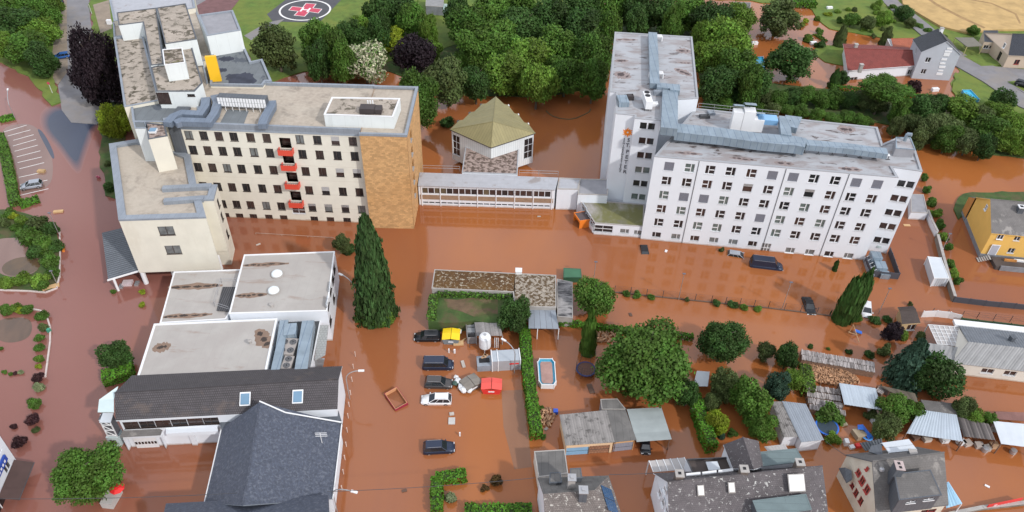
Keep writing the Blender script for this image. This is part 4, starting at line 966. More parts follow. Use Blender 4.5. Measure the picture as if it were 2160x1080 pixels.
duct('roof_duct', [(1654, 245), (1659, 284)], 1.9, 1.1, ZINC, 'grey cross duct joining the long duct from behind', ZS+2.6)
duct('roof_duct', [(1657, 247), (1680, 250), (1672, 268)], 1.7, 1.2, ZINC, 'grey bent duct at the rear edge of the residence roof', ZS+2.4)
# fan unit on the tower, boxes
p = P(1364, 222, ZT); t = thing('fan_unit', 'white condenser unit with two round black fans on the tower roof', 'ventilation unit', (p.x, p.y, ZT-.2))
m_ = MB(); m_.obox((p.x, p.y, ZT+.3), 1.3, 4.2, 1.6, .05); m_.build('casing', WHITEM, t)
for dy in (.3, 1.6):
    m_ = MB(); m_.tube((p.x, p.y+dy, ZT+1.9), (p.x, p.y+dy, ZT+1.97), .52, n=14); m_.build('fan', BLACK, t)
m_ = MB()
for sx in (-.6, .6):
    for sy in (-1.9, 1.9): m_.tube((p.x+sx, p.y+sy, ZT-.2), (p.x+sx, p.y+sy, ZT+.3), .06)
m_.build('legs', DARKM, t)
for k, (x, y, a, b, c, m, lb) in enumerate(((1313, 216, 2.0, 3.0, 1.0, ZINC, 'low blue-grey plant box near the left edge of the tower roof'), (1329, 207, 1.3, 1.2, .8, mat('rust_dark', (.045, .035, .035)), 'small dark rusty box on the tower roof'), (1381, 220, 1.2, 1.0, .5, WHITEM, 'small white hatch on the tower roof beside the fan unit'), (1486, 246, 2.0, .9, .5, DARKM, 'flat dark cable box lying on the residence roof behind the duct'), (1500, 238, 1.4, 1.2, .4, METAL, 'grey roof hatch behind the long duct'), (1390, 198, 2.2, .8, .9, METAL, 'dark grey box beside the short side duct of the tower'))):
    z = ZT if x < 1400 else ZS; p = P(x, y, z); m_ = MB(); m_.obox((p.x, p.y, z-.2), a, b, c, .1); m_.obox((p.x, p.y, z-.2+c), a*.9, b*.9, .06, .1); m_.obox((p.x+a*.3, p.y, z-.2+c+.06), .15, .15, .3, .1)
    m_.build('roof_box', m, label=lb, cat='rooftop unit')
# small stair house at the right end
building('roof_stair_house', 'small grey stair house at the right end of the residence roof', 'rooftop structure', px([(1890, 312), (1931, 315), (1921, 290), (1890, 289)], ZS+1.6), ZS+1.6, z0=ZS-.25, wall=mat('plain_grey_roof', (.27, .27, .29)), roof=STPROOF, coping=ZINC, pw=.15, ph=.1)
p = P(1911, 290, ZS+2.2); m_ = MB(); m_.tube((p.x, p.y, ZS+1.4), (p.x, p.y, ZS+2.9), .3, n=10); m_.tube((p.x, p.y, ZS+2.9), (p.x+.6, p.y-.5, ZS+3.1), .35, n=10); m_.build('vent_hood', ZINC, label='pale blue vent hood on the small stair house', cat='vent')
# ---- podium, entrance porch
ZP = 2.9
pod = px([(1255, 470), (1357.5, 477.5), (1359, 431), (1221, 420)], ZP)
building('entrance_podium', 'low white podium with stained green-grey flat roof at the foot of the residence', 'building', pod, ZP, wall=WHITE, roof=mat('green_stained_roof', (.33, .31, .29), .85, .12, .7, spots=((.13, .13, .03), .10, .47, .09, .9), spots2=((.16, .15, .14), .3, .6, .05, .5)), coping=CONC, pw=.2, ph=.12,
         wins=[(1271.5, 483, 3.9, 1.7, 'cross', G_DARK), (1317, 488, 1.8, 1.1, 'l2', G_GREY), (1346.5, 491, 1.8, 1.1, 'r2', G_GREY), (1232, 440, 2.2, 1.5, 'cross', G_DARK), (1240, 455, 2.2, 1.5, 'cross', G_DARK), (1249, 470, 2.2, 1.5, 'cross', G_DARK)])
q = px([(1223, 466), (1245, 463), (1233, 446), (1211, 449)], 1.9); t = thing('entrance_porch', 'orange entrance porch with dark roof half drowned beside the podium', 'porch', (q[0]+q[2])/2)
m_ = MB(); m_.slab([v+Vector((0, 0, .0)) for v in q], .12); m_.build('roof', mat('porch_roof', (.10, .075, .075), .6, .12), t)
PORO = mat('porch_orange', (.75, .20, .02), .55, .06)
for a, b in ((0, 1), (3, 2)):
    m_ = MB(); d = (q[b]-q[a]).normalized(); n = Vector((-d.y, d.x, 0))*.08; m_.prism(ccw([(v.x, v.y) for v in (q[a]-n, q[b]-n, q[b]+n, q[a]+n)]), -1.5, 1.95); m_.build('side_wall', PORO, t)
m_ = MB(); d = (q[3]-q[0]); n = Vector((-d.y, d.x, 0)).normalized()*.07; m_.prism(ccw([(v.x, v.y) for v in (q[0]-n, q[3]-n, q[3]+n, q[0]+n)]), 1.45, 1.96); m_.build('fascia', PORO, t)
# ---- linking corridor between the clinics
ZL = 5.2
lk = px([(882, 389), (1171, 398), (1178, 375), (885, 364)], ZL); L0 = V3(lk[0], 0); L1 = V3(lk[1], 0); dL = (L1-L0).normalized(); nL = Vector((dL.y, -dL.x, 0)); LL = (L1-L0).length; rzL = math.atan2(dL.y, dL.x)
lt = thing('link_corridor', 'long two-storey corridor with a row of white-framed windows between the clinics', 'building', (L0+L1)/2)
ops = []; n = 21
for i in range(n):
    u = .9+(LL-1.5)*(i+.5)/n-.2; ops.append((u, 3.75, (LL-1.5)/n-.12, 1.35, 'open')); ops.append((u, .78, (LL-1.5)/n-.18, .35, 'open'))
m_ = MB(); wallface(m_, L0, L1, -1.5, ZL-.2, ops, .12)
bk = [V3(lk[2], 0), V3(lk[3], 0)]
for a, b in ((L1, bk[0]), (bk[0], bk[1]), (bk[1], L0)): wallface(m_, a, b, -1.5, ZL-.2, [])
m_.build('wall', WHITE, lt)
for k, o in enumerate(ops):
    p = L0+dL*o[0]-nL*.12; g_ = MB(); g_.obox((p.x, p.y, o[1]-o[3]/2), o[2]+.1, .04, o[3], rzL); g_.build('window_pane' if k % 2 == 0 else 'transom_pane', random.choice([G_BROWN, G_DARK, mat('glass_olive', (.11, .09, .06), .08)]) if k % 2 == 0 else G_DARK, lt)
m_ = MB(); p = (L0+L1)/2+nL*.05; m_.obox((p.x, p.y, 1.65), LL-.5, .12, 1.05, rzL); m_.build('brick_band', mat('band_brown', (.33, .21, .13), .85, .12, 1.5, brick=(.3, .1, .01, (.4, .32, .25), .8)), lt)
for i in range(8):
    p = L0+dL*(.6+(LL-1.1)*i/7)+nL*.09; m_ = MB(); m_.obox((p.x, p.y, -.5), .16, .12, ZL+.2, rzL); m_.build('pilaster', F_WHITE, lt)
m_ = MB(); m_.slab([V3(L0+nL*.35, ZL), V3(L1+nL*.35, ZL), V3(bk[0], ZL+.05), V3(bk[1], ZL+.05)], .2); m_.build('roof', FELTL, lt)
i2 = px([(1175, 398.5), (1219, 399.5), (1225, 377), (1180, 375)], ZL)
building('link_block', 'plain white two-storey block at the right end of the long corridor', 'building', i2, ZL+.05, wall=WHITE, roof=FELTL, coping=CONC, pw=.2, ph=.12)
i3 = px([(1219, 409), (1282, 411), (1283, 378), (1222, 377)], ZL-.3)
building('link_roof', 'low grey-roofed connection between the white block and the tower wing', 'building', i3, ZL-.3, wall=WHITE, roof=mat('plain_grey_roof', (.27, .27, .29)), coping=CONC, pw=.2, ph=.12)
rail('roof_railing', 'pale railing on the rear edge of the corridor roof, left of the chapel porch', [(892, 359), (970, 361)], ZL, 1.2, 4)
rail('roof_railing', 'pale railing on the rear edge of the corridor roof, right of the chapel porch', [(1095, 369), (1177, 371.5)], ZL, 1.2, 4)
# ---- chapel
ZG = 8.3
kp = {'L': P(952.5, 274, ZG), 'F': P(1035.8, 310, ZG), 'R': P(1126, 281.5, ZG)}
Bk = P(1045.8, 203.3, ZG+3.2); Pk = P(1040, 256.7, ZG+3.6)
ch = thing('chapel', 'hexagonal white chapel with olive metal tent roof and stepped rear edges', 'chapel', (kp['L']+kp['R'])/2)
bot = .9
Bk0 = V3(Bk, ZG+1.0)
foot = [V3(kp['F'], 0), V3(kp['R'], 0), V3(kp['R'].lerp(Bk, .5)+Vector((-.5, 1.5, 0)), 0), V3(Bk, 0), V3(kp['L'].lerp(Bk, .5)+Vector((.5, 1.5, 0)), 0), V3(kp['L'], 0)]
pf = ccw([(p.x, p.y) for p in foot]); wn = [(962.5, 307, 2.0, 5.0, 'grid3', G_DARK), (1114.5, 313, 2.2, 5.0, 'grid3', G_DARK)]
hits = edge_hits(pf, wn, 0, ZG+1); m_ = MB()
for i in range(len(pf)):
    a, b = pf[i], pf[(i+1) % len(pf)]; wallface(m_, a, b, bot, ZG-.1, hits.get(i, []))
    d = (Vector(b)-Vector(a)).normalized(); nn_ = Vector((d.y, -d.x))
    for o in hits.get(i, []):
        p = Vector(a)+d*o[0]-nn_*.12; put_window(ch, (p.x, p.y, o[1]), math.atan2(d.y, d.x), o[2], o[3], 'grid3', F_WHITE, G_DARK)
m_.face([(p[0], p[1], bot) for p in pf[::-1]]); m_.build('wall', mat('chapel_siding', (.66, .69, .70), .6, .04, .5, brick=(.55, 60, .03, (.42, .46, .47), .97), bump=.4), ch)
m_ = MB(); m_.prism(offset(pf, 1.2), -1.5, bot-.02); m_.build('plinth', mat('dark_plinth', (.05, .045, .04), .9), ch)
OLV = mat('olive_roof', (.235, .205, .095), .5, .10, .5, brick=(.62, 60, .035, (.17, .15, .065), 1.08), bump=.4, metal=.15)
ov = .35
Lp, Fp, Rp = kp['L']+Vector((-ov, 0, .1)), kp['F']+Vector((0, -ov*1.3, .1)), kp['R']+Vector((ov, 0, .1))
for nm, q in (('roof_face', [Lp, Fp, Pk]), ('roof_face', [Fp, Rp, Pk])):
    m_ = MB(); m_.slab(q, .22, 0, 1); m_.build(nm, [OLV, DARKM], ch)
# stepped rear faces: three teeth each side
def lerp3(a, b, t): return a.lerp(b, t)
for side, E_ in ((-1, Lp), (1, Rp)):
    n = 4
    for i in range(n):
        a0 = Pk.lerp(Bk, i/n); a1 = Pk.lerp(Bk, (i+1)/n); e0 = E_.lerp(Bk, i/n); e1 = E_.lerp(Bk, (i+1)/n)
        out = Vector((side*.55, .25, 0)); e1b = e1+out*(1 if i < n-1 else 0)
        q = [e0, a0, a1, e1b]
        if side > 0: q = q[::-1]
        q = q[::-1] if side < 0 else q[::-1]
        nq = (q[1]-q[0]).cross(q[2]-q[0])
        if nq.z < 0: q = q[::-1]
        m_ = MB(); m_.slab(q, .2, 0, 1); m_.build('roof_step', [OLV, DARKM], ch)
        if i < n-1:
            m_ = MB(); m_.tube(e1b, e1b+Vector((side*.1, 0, -.05)), .16, n=6); m_.prism([(e1b.x-.5, e1b.y-.3), (e1b.x+.3, e1b.y-.3), (e1b.x+.3, e1b.y+.4), (e1b.x-.5, e1b.y+.4)], e1b.z-.8, e1b.z-.22); m_.build('step_light', WHITEM if side > 0 else DARKM, ch)
for a, b in ((Pk, Fp), (Pk, Bk), (Pk, Lp), (Pk, Rp)):
    m_ = MB(); m_.tube(a+Vector((0, 0, .03)), b+Vector((0, 0, .03)), .08, n=5); m_.build('ridge', OLV, ch)
building('chapel_porch', 'low porch with speckled brown gravel roof in front of the chapel', 'building', px([(974.5, 363), (1091, 367), (1094, 313), (1037, 331), (982, 309)], ZL+.35), ZL+.35, wall=WHITE, roof=GRAVB, coping=mat('coping_grey', (.33, .34, .36)), pw=.18, ph=.12)
m_ = MB(); pp = [P(x, y, .05) for x, y in ((1152, 234), (1158, 240), (1168, 246), (1182, 250), (1200, 252), (1216, 249), (1232, 242), (1243, 236), (1246, 230))]; m_.path(pp, .16, 6); m_.build('garden_kerb', mat('garden_edging', (.10, .07, .03), .9, .3), label='curved garden edging just breaking the water behind the chapel', cat='edging')

# ================================================================ lower clinic buildings (flat roofs)
ZD = 7.0
building('flat_roof_clinic', 'white flat-roofed clinic building with two round roof domes', 'building', px([(483, 661), (690, 655.5), (706, 530), (515, 537)], ZD), ZD, wall=WHITE, roof=MEMB, coping=WHITEM, pw=.22, ph=.14,
         wins=[(702, 588, 2.2, 1.5, 'mid', G_DARK, F_DARK), (705, 566, 2.0, 1.5, 'mid', G_DARK, F_DARK), (697, 610, 2.2, 1.5, 'mid', G_DARK, F_DARK), (692, 640, 2.2, 1.5, 'mid', G_DARK, F_DARK), (704, 628, 2.0, 1.5, 'mid', G_DARK, F_DARK), (697, 675, 2.2, 1.5, 'mid', G_DARK, F_DARK)])
building('flat_roof_annex', 'lower white annex with streaked membrane roof and a railed light well', 'building', px([(337, 681), (476, 673), (484, 660), (508, 568), (367, 573)], ZD-1.4), ZD-1.4, wall=WHITE, roof=MEMB, coping=WHITEM, pw=.2, ph=.12)
q = px([(457, 655), (484, 657), (499, 605), (470, 605)], ZD-1.3); m_ = MB(); m_.slab(q, .06); lw = m_.build('light_well', mat('grating_dark', (.035, .035, .038), .6, .1, brick=(.35, 60, .05, (.10, .10, .11), 1.2), bump=.4), label='dark grated light well sunk in the annex roof', cat='light well')
rail('roof_railing', 'grey guard rail round the dark light well on the annex roof', [(484, 657), (453, 647), (468, 597), (500, 597)], ZD-1.4, 1.1, 2.5)
for x, y, lb in ((584, 577, 'round white roof dome, the farther of two'), (577, 612, 'round white roof dome, the nearer of two')):
    p = P(x, y, ZD+.2); t = thing('roof_dome', lb, 'skylight', (p.x, p.y, ZD-.15)); m_ = MB(); m_.lathe((p.x, p.y, ZD-.15), [(1.05, 0), (1.05, .3), (.95, .33)], 20); m_.build('kerb', CONC, t)
    m_ = MB(); m_.lathe((p.x, p.y, ZD+.15), [(.95, 0), (.85, .28), (.6, .48), (.3, .58), (0, .6)], 20); m_.build('dome', mat('dome_white', (.72, .78, .8), .2, .03), t, smooth=True)
for x, y, lb in ((573, 645, 'small grey vent stub on the domed roof'), (528, 722, 'small vent stub on the large lower membrane roof')):
    p = P(x, y, ZD); m_ = MB(); m_.lathe((p.x, p.y, ZD-.2), [(.25, 0), (.25, .5), (.35, .5), (.35, .62), (0, .7)], 10); m_.build('roof_vent', CONC, label=lb, cat='vent')
building('flat_roof_hall', 'large low hall with cloudy stained white membrane roof', 'building', px([(278, 830), (556, 810), (585, 671.5), (325, 683)], ZD-.6), ZD-.6, wall=WHITE, roof=MEMB, coping=WHITEM, pw=.3, ph=.14)
# service yard with plant
building('plant_yard', 'open service deck holding fans and ducts between hall and firehouse', 'building', px([(562, 800), (652, 795), (678, 666), (586, 669)], ZD-2.2), ZD-2.2, wall=WHITE, roof=mat('deck_dark', (.05, .055, .06), .8, .2), coping=WHITEM, pw=.12, ph=.1)
zy = ZD-2.2
duct('yard_duct', [(599, 675), (590, 735), (580, 782)], 1.3, 1.3, ZINC, 'grey-blue duct along the hall parapet in the service yard', zy+1.9)
duct('yard_duct', [(650, 676), (641, 735), (634, 785)], 1.9, 1.6, ZINC, 'wide jointed grey-blue duct on the right of the service yard', zy+2.0)
duct('yard_duct', [(613, 682), (611, 706)], 1.9, 1.5, ZINC, 'short shiny duct at the head of the fan units', zy+2.2)
def fan_box(x, y, w_, d_, fans, label):
    p = P(x, y, zy+1.5); t = thing('fan_unit', label, 'ventilation unit', (p.x, p.y, zy)); m_ = MB(); m_.obox((p.x, p.y, zy+.1), w_, d_, 1.4, -.04); m_.build('casing', mat('fan_casing', (.33, .30, .28), .6, .1), t)
    nx, ny_ = fans
    for i in range(nx):
        for j in range(ny_):
            cx = p.x+(i-(nx-1)/2)*w_/nx; cy = p.y+(j-(ny_-1)/2)*d_/ny_; r_ = min(w_/nx, d_/ny_)*.42
            m_ = MB(); m_.tube((cx, cy, zy+1.5), (cx, cy, zy+1.56), r_, n=16); m_.build('fan', BLACK, t)
            m_ = MB()
            for k in range(3): m_.lathe((cx, cy, zy+1.58), [(r_*(.35+.3*k), 0), (r_*(.35+.3*k)+.04, .0)], 14)
            m_.build('fan_guard', STEEL, t)
fan_box(606.5, 730, 2.6, 3.4, (2, 2), 'square fan unit with four round black fans in the service yard')
fan_box(606.5, 764, 1.5, 2.6, (1, 2), 'narrow fan unit with two round black fans nearest the tiled roof')
q = px([(664, 760), (686, 748), (693, 685), (672, 686)], 4.4); m_ = MB(); m_.slab(q, .15); m_.build('link_canopy', mat('glass_grid', (.33, .34, .33), .5, .1, brick=(.5, .5, .03, (.2, .2, .2), 1.1)), label='narrow grey grid-roofed passage along the white side wall', cat='canopy')
t = thing('yard_stairs', 'steel stair flight descending beside the service yard', 'stairs', P(674, 765, 0))
for i in range(9):
    p = P(674.5-i*.55, 757+i*3.1, 4.0-i*.3); m_ = MB(); m_.obox((p.x, p.y, p.z), 1.5, .28, .06, 0); m_.build('tread', STEEL, t)

def par(key): return next(o for o in bpy.data.objects if o.parent is None and (o.get('label') or '').startswith(key))
zA_, zB_, zC_ = ZD-.14, ZD-1.4-.12, ZD-.6-.14
fa, fb, fc = par('white flat-roofed clinic'), par('lower white annex'), par('large low hall'); sA, sT, sM = par('long white six-storey'), par('taller white wing'), par('dark felt-roofed wing')
for pt, ln, w_, z in ((fa, ((516, 560), (602, 556)), .38, zA_), (fa, ((500, 624), (556, 621)), .42, zA_), (fb, ((362, 606), (462, 602)), .5, zB_), (fb, ((346, 669), (440, 663)), .4, zB_), (fc, ((545, 700), (566, 728)), .9, zC_), (fc, ((330, 735), (352, 730)), .7, zC_)): stain('', ln, w_, z, parent=pt)
for pt, ln, w_, z in ((sA, ((1430, 322), (1475, 325)), .35, ZS-.22), (sA, ((1545, 333), (1590, 338)), .35, ZS-.22), (sA, ((1640, 343), (1668, 346)), .45, ZS-.22), (sA, ((1775, 355), (1812, 358)), .5, ZS-.22), (sA, ((1772, 271), (1798, 274)), .9, ZS-.22), (sT, ((1303, 83), (1340, 84)), .4, ZT-.2), (sT, ((1302, 128), (1320, 128)), .5, ZT-.2), (sT, ((1303, 155), (1325, 162)), 1.1, ZT-.2), (sT, ((1432, 107), (1452, 108)), .8, ZT-.2), (sT, ((1434, 132), (1455, 133)), .35, ZT-.2), (sT, ((1428, 146), (1454, 158)), .7, ZT-.2)): stain('', ln, w_, z, parent=pt, halo=(.26, .21, .20), core=(.07, .05, .05))
for ln, w_ in ((((484, 160), (534, 172)), 1.5), (((467, 124), (488, 124)), .8), (((464, 147), (472, 149)), .6)): stain('', ln, w_, ZC-.45, parent=sM, halo=(.035, .04, .06), core=(.02, .024, .04), name='roof_puddle')
rail('water_railing', 'long low pale railing breaking the water in front of the cream clinic', [(540, 495), (705, 505)], -.1, .45, 4, m=mat('rail_pale', (.45, .36, .30), .7), bars=1)
# ================================================================ house materials
TILEB = mat('brown_roof_tiles', (.075, .068, .074), .75, .14, .8, brick=(.30, .34, .035, (.035, .03, .03), 1.18), bump=.9, spots=((.13, .10, .085), .35, .62, .05, .5))
SLATE = mat('blue_slate', (.058, .068, .095), .55, .22, 2.5, brick=(.28, .2, .012, (.045, .05, .065), 1.35), bump=.5, spots=((.17, .185, .22), 2.6, .57, .05, .5))
LICH = mat('lichen_slate', (.085, .075, .078), .8, .18, .9, brick=(.3, .25, .015, (.045, .04, .045), 1.25), bump=.5, spots=((.46, .46, .44), 2.3, .61, .018, .9), spots2=((.12, .105, .11), .2, .5, .1, .6))
LICHB = mat('lichen_slate_brown', (.14, .12, .11), .85, .2, .9, brick=(.3, .25, .015, (.07, .06, .06), 1.25), bump=.5, spots=((.48, .46, .42), 2.1, .60, .02, .85))
GREYSL = mat('grey_weathered_roof', (.15, .14, .135), .85, .16, .7, brick=(.4, .3, .012, (.10, .095, .09), 1.1), bump=.4, spots=((.30, .28, .26), .5, .60, .04, .8), spots2=((.10, .095, .09), .15, .5, .08, .5))
ETERN = mat('corrugated_cement', (.24, .225, .215), .9, .12, .8, rnd=.14, spots=((.07, .065, .06), .9, .58, .04, .75))
ETERL = mat('corrugated_cement_light', (.27, .27, .27), .85, .12, .8, rnd=.12)
TIN = mat('corrugated_tin', (.44, .50, .56), .45, .07, .5, rnd=.05, metal=.2)
TINW = mat('white_roof_sheet', (.55, .59, .63), .45, .05, .5)
REDT = mat('red_roof_tiles', (.22, .045, .035), .75, .14, .7, brick=(.3, .33, .03, (.10, .025, .02), 1.15), bump=.8)
ORT = mat('orange_roof_tiles', (.40, .11, .05), .75, .12, .7, brick=(.3, .33, .03, (.2, .05, .03), 1.15), bump=.8)
BLKT = mat('black_roof_tiles', (.03, .034, .044), .5, .14, .7, brick=(.3, .35, .03, (.012, .012, .016), 1.3), bump=.8)
YELL = mat('yellow_render', (.72, .44, .11), .8, .05, .5)
ORW = mat('orange_boards', (.55, .24, .06), .75, .08, .6, brick=(.22, 60, .02, (.35, .14, .04), .95), bump=.3)
GREYR = mat('grey_render', (.42, .45, .50), .8, .04, .5); TANR = mat('tan_render', (.50, .40, .31), .8, .05, .5); PEACH = mat('peach_render', (.72, .52, .33), .8, .05, .5, tide=.6)
PALEC = mat('pale_cream_render', (.66, .63, .56), .8, .05, .5, tide=.6); BEIGE = mat('beige_render', (.58, .54, .45), .8, .05, .6, spots=((.38, .32, .24), .4, .6, .08, .5))
STONE = mat('grey_plinth', (.20, .21, .23), .85, .2, 1.0)
TEAL = mat('teal_felt', (.14, .185, .19), .8, .10, .5, brick=(9, 1.0, .012, (.07, .09, .10), 1.05))
FELTD = mat('old_felt', (.13, .125, .12), .9, .15, .6, brick=(1.0, 60, .02, (.08, .078, .075), 1.05), spots=((.20, .19, .18), .4, .58, .06, .6))
TERR = mat('terracotta_frame', (.40, .06, .05), .6, .06)
GLROOF = mat('glass_roof', (.40, .38, .37), .35, .10, .8)
WOODG = mat('weathered_boards', (.27, .255, .25), .85, .14, .9, rnd=.25)

# ---- firehouse
A, B = P(244, 887, 6.6), P(712, 863, 6.6); E_, F_ = P(278, 792, 6.6), P(722, 772, 6.6); C_, D_ = P(240, 826, 9.7), P(715, 803, 9.1)
D_.z = 9.4; C_.z = 9.4
fh = thing('fire_station', 'white fire station with long brown tiled roof and garage bays on the left', 'building', (A+F_)/2)
wf = [(x, y, 2.2, 1.5, 'cross', G_DARK if k % 2 else G_BROWN, F_DARK) for k, (x, y) in enumerate(((277, 897), (310, 895.5), (344, 893.5), (378, 891.5), (412, 889.5), (445, 888)))]
gable(fh, A, B, C_, D_, E_, F_, TILEB, WHITE, inset=.25, ops=wf)
for x, y, z in ((517, 841, 0), (628, 836, 0)):
    dn = (C_-A); dn = Vector((0, dn.y, dn.z)).normalized(); ax = (B-A).normalized(); p = P(x, y, 8.1)
    # sit on the slope
    n_ = ax.cross(dn).normalized(); d0 = (p-CAM).normalized(); t_ = (A-CAM).dot(n_)/d0.dot(n_); p = CAM+d0*t_+n_*.06
    lb = 'blue skylight in the brown tiled roof, ' + ('left one' if x < 600 else 'right one'); t = thing('roof_window', lb, 'skylight', p)
    for w_, h_, o_, m, nm in ((1.5, 1.9, 0, WHITEM, 'frame'), (1.2, 1.5, .07, mat('sky_glass', (.16, .27, .38), .1, .05), 'pane')):
        m_ = MB(); q = [p-ax*w_/2-dn*h_/2+n_*o_, p+ax*w_/2-dn*h_/2+n_*o_, p+ax*w_/2+dn*h_/2+n_*o_, p-ax*w_/2+dn*h_/2+n_*o_]; m_.slab(q, .1); m_.build(nm, m, t)
# garage bays: projecting bay with its own roof, piers, folding doors half drowned
g0 = P(273, 951, 0); g1 = P(350, 947, 0); g2 = P(413, 934, 0); g3 = P(458, 928, 0)
q = px([(258, 922), (337, 918), (333, 905), (267, 906)], 4.0); t = thing('garage_bay', 'projecting white garage bay with grey hipped lean-to roof', 'garage', (g0+g1)/2)
m_ = MB(); bx = [(g0.x, g0.y), (g1.x, g1.y), (g1.x-.05, g1.y+2.2), (g0.x, g0.y+2.2)]
wallface(m_, bx[0], bx[1], -1.5, 3.6, [((g1-g0).length/2, .9, 5.3, 3.8, 'open')], .5)
for i in (1, 2, 3): wallface(m_, bx[i], bx[(i+1) % 4], -1.5, 3.6, [])
m_.build('wall', WHITE, t)
m_ = MB(); a, b, c, d = [V3(v, 3.6) for v in offset(bx, -.25)]; a.z = b.z = 3.55; c2 = V3(c, 4.9)-Vector((1.0, 0, 0)); d2 = V3(d, 4.9)+Vector((.9, 0, 0))
m_.face([a, b, c2, d2]); m_.face([b, V3(c, 3.55), c2]); m_.face([V3(d, 3.55), a, d2]); m_.build('lean_to_roof', GREYSL, t)
def garage_door(p0, p1, yoff, lab, z1=2.75, group='garage doors of the fire station'):
    d = (p1-p0).normalized(); n = Vector((-d.y, d.x, 0)); c = (p0+p1)/2+n*yoff; L = (p1-p0).length; a = math.atan2(d.y, d.x)
    t = thing('garage_door', lab, 'garage door', c, group)
    m_ = MB(); m_.obox((c.x, c.y, -1.2), L, .08, z1+1.2, a); m_.build('leaf', WHITEM, t)
    for i in range(7):
        q_ = p0.lerp(p1, (i+.5)/7)+n*(yoff-.07); m_ = MB(); m_.obox((q_.x, q_.y, .95), L/7-.16, .06, .5, a); m_.build('door_light', G_BROWN if i % 2 else G_DARK, t)
    return t
dd = (g1-g0).normalized(); garage_door(g0+dd*1.0, g1-dd*1.0, .45, 'white folding garage door with a strip of small windows, in the projecting bay')
garage_door(P(352, 934, 0), P(408, 929, 0), .3, 'white folding garage door with window strip, middle bay'); garage_door(P(416, 931.5, 0), P(457, 928, 0), .3, 'white folding garage door with window strip, bay beside the slate roof')
p = P(413, 936, 0); m_ = MB(); m_.obox((p.x, p.y+.2, -1), .75, 1.0, 4.8, .05); m_.build('garage_pier', WHITE, label='white pier between the two recessed garage bays', cat='pier')
m_ = MB(); q = px([(350, 915), (460, 909), (458, 899), (350, 903)], 3.9); m_.slab(q, .7); m_.build('garage_lintel', WHITE, label='white lintel band above the recessed garage bays', cat='lintel')
# steel stair tower at the left end
t = thing('escape_stair_tower', 'pale steel escape stair tower with diagonal braces at the left end of the fire station', 'stair tower', P(247, 940, 0))
q = px([(209, 891), (233, 891), (239, 871), (217, 871)], 6.3); m_ = MB(); m_.slab(q, .12); m_.build('lower_roof', TINW, t)
q2 = px([(206, 869), (240, 869), (240, 842), (209, 843)], 8.2); m_ = MB(); m_.slab(q2, .12); m_.build('upper_roof', mat('pale_green_sheet', (.52, .62, .62), .5, .05), t)
q3 = [q2[3], q2[2], P(249, 815, 9.0), P(247, 816, 9.0)]; m_ = MB(); m_.slab(q3, .1); m_.build('sloping_roof', mat('pale_green_sheet', (.52, .62, .62)), t)
fx = [P(238, 940, 0), P(257, 940, 0), P(259, 928, 0), P(240, 929, 0)]
for v in fx:
    m_ = MB(); m_.obox((v.x, v.y, -1.2), .14, .14, 7.2); m_.build('post', WHITEM, t)
for z in (2.4, 3.6, 4.8, 5.9):
    m_ = MB(); m_.obox(((fx[0].x+fx[1].x)/2, fx[0].y, z), (fx[1]-fx[0]).length, .12, .12); m_.build('beam', WHITEM, t)
    if z < 5.5:
        m_ = MB(); m_.tube((fx[0].x, fx[0].y-.05, z+1.15), (fx[1].x, fx[0].y-.05, z+.1), .06, n=5); m_.build('brace', WHITEM, t)
m_ = MB(); m_.obox(((fx[0].x+fx[2].x)/2, (fx[0].y+fx[2].y)/2+.1, -1.2), 1.7, 1.5, 3.3); m_.build('base_cabin', mat('pale_green_sheet', (.52, .62, .62)), t)
m_ = MB(); m_.obox(((fx[0].x+fx[2].x)/2, (fx[0].y+fx[2].y)/2-.66, .6), .9, .08, .9); m_.build('cabin_window', G_BROWN, t)
m_ = MB(); m_.obox(((fx[0].x+fx[2].x)/2, (fx[0].y+fx[2].y)/2+.2, 2.2), 1.5, 1.2, 3.8); m_.build('stair_flights', mat('stair_dark_grey', (.09, .09, .1), .8), t)  # one solid dark grey block for the flights

# ---- slate hall
sl = thing('slate_hall', 'large hall with speckled blue-grey slate gable roof at the bottom left', 'building', P(580, 960, 0))
gable(sl, P(702, 1052, 4.4), P(721, 892, 4.4), P(512, 1066, 9.8), P(548, 848, 9.8), P(430, 1060, 4.4), P(467, 903, 4.4), SLATE, WHITE, inset=.3, vergem=METAL)
m_ = MB(); m_.path([P(547, 846, 9.95), P(602, 870, 8.2), P(722, 891, 4.6)], .10, 5); m_.path([P(721, 892, 4.6), P(702, 1052, 4.6)], .08, 5); m_.path([P(467, 903, 4.5), P(431, 1060, 4.5)], .08, 5); m_.build('flashing', WHITEM, sl)
m_ = MB(); q = px([(460, 880), (714, 866), (722, 893), (600, 900), (467, 906)], 4.7); m_.slab(q, .4); m_.build('connecting_roof', METALD, sl)
s3 = thing('slate_front_range', 'slate-roofed range crossing the bottom edge of the photo', 'building', P(520, 1075, 0))
gable(s3, P(330, 1150, 6.6), P(697, 1135, 6.6), P(340, 1105, 10), P(695, 1088, 10), P(350, 1062, 6.6), P(693, 1044, 6.6), SLATE, WHITE, inset=.3, vergem=METAL)
t = thing('roof_antenna', 'small white roof antenna with crossbars on the large slate roof', 'antenna', P(680, 925, 7)); p = P(678, 928, 6.2)
m_ = MB(); m_.tube(p-Vector((0, 0, .8)), p+Vector((0, 0, 1.6)), .05, n=5)
for k in range(3): m_.tube(p+Vector((-.7, 0, .8+.35*k)), p+Vector((.9, .1, .8+.35*k)), .04, n=5)
m_.build('mast', WHITEM, t)

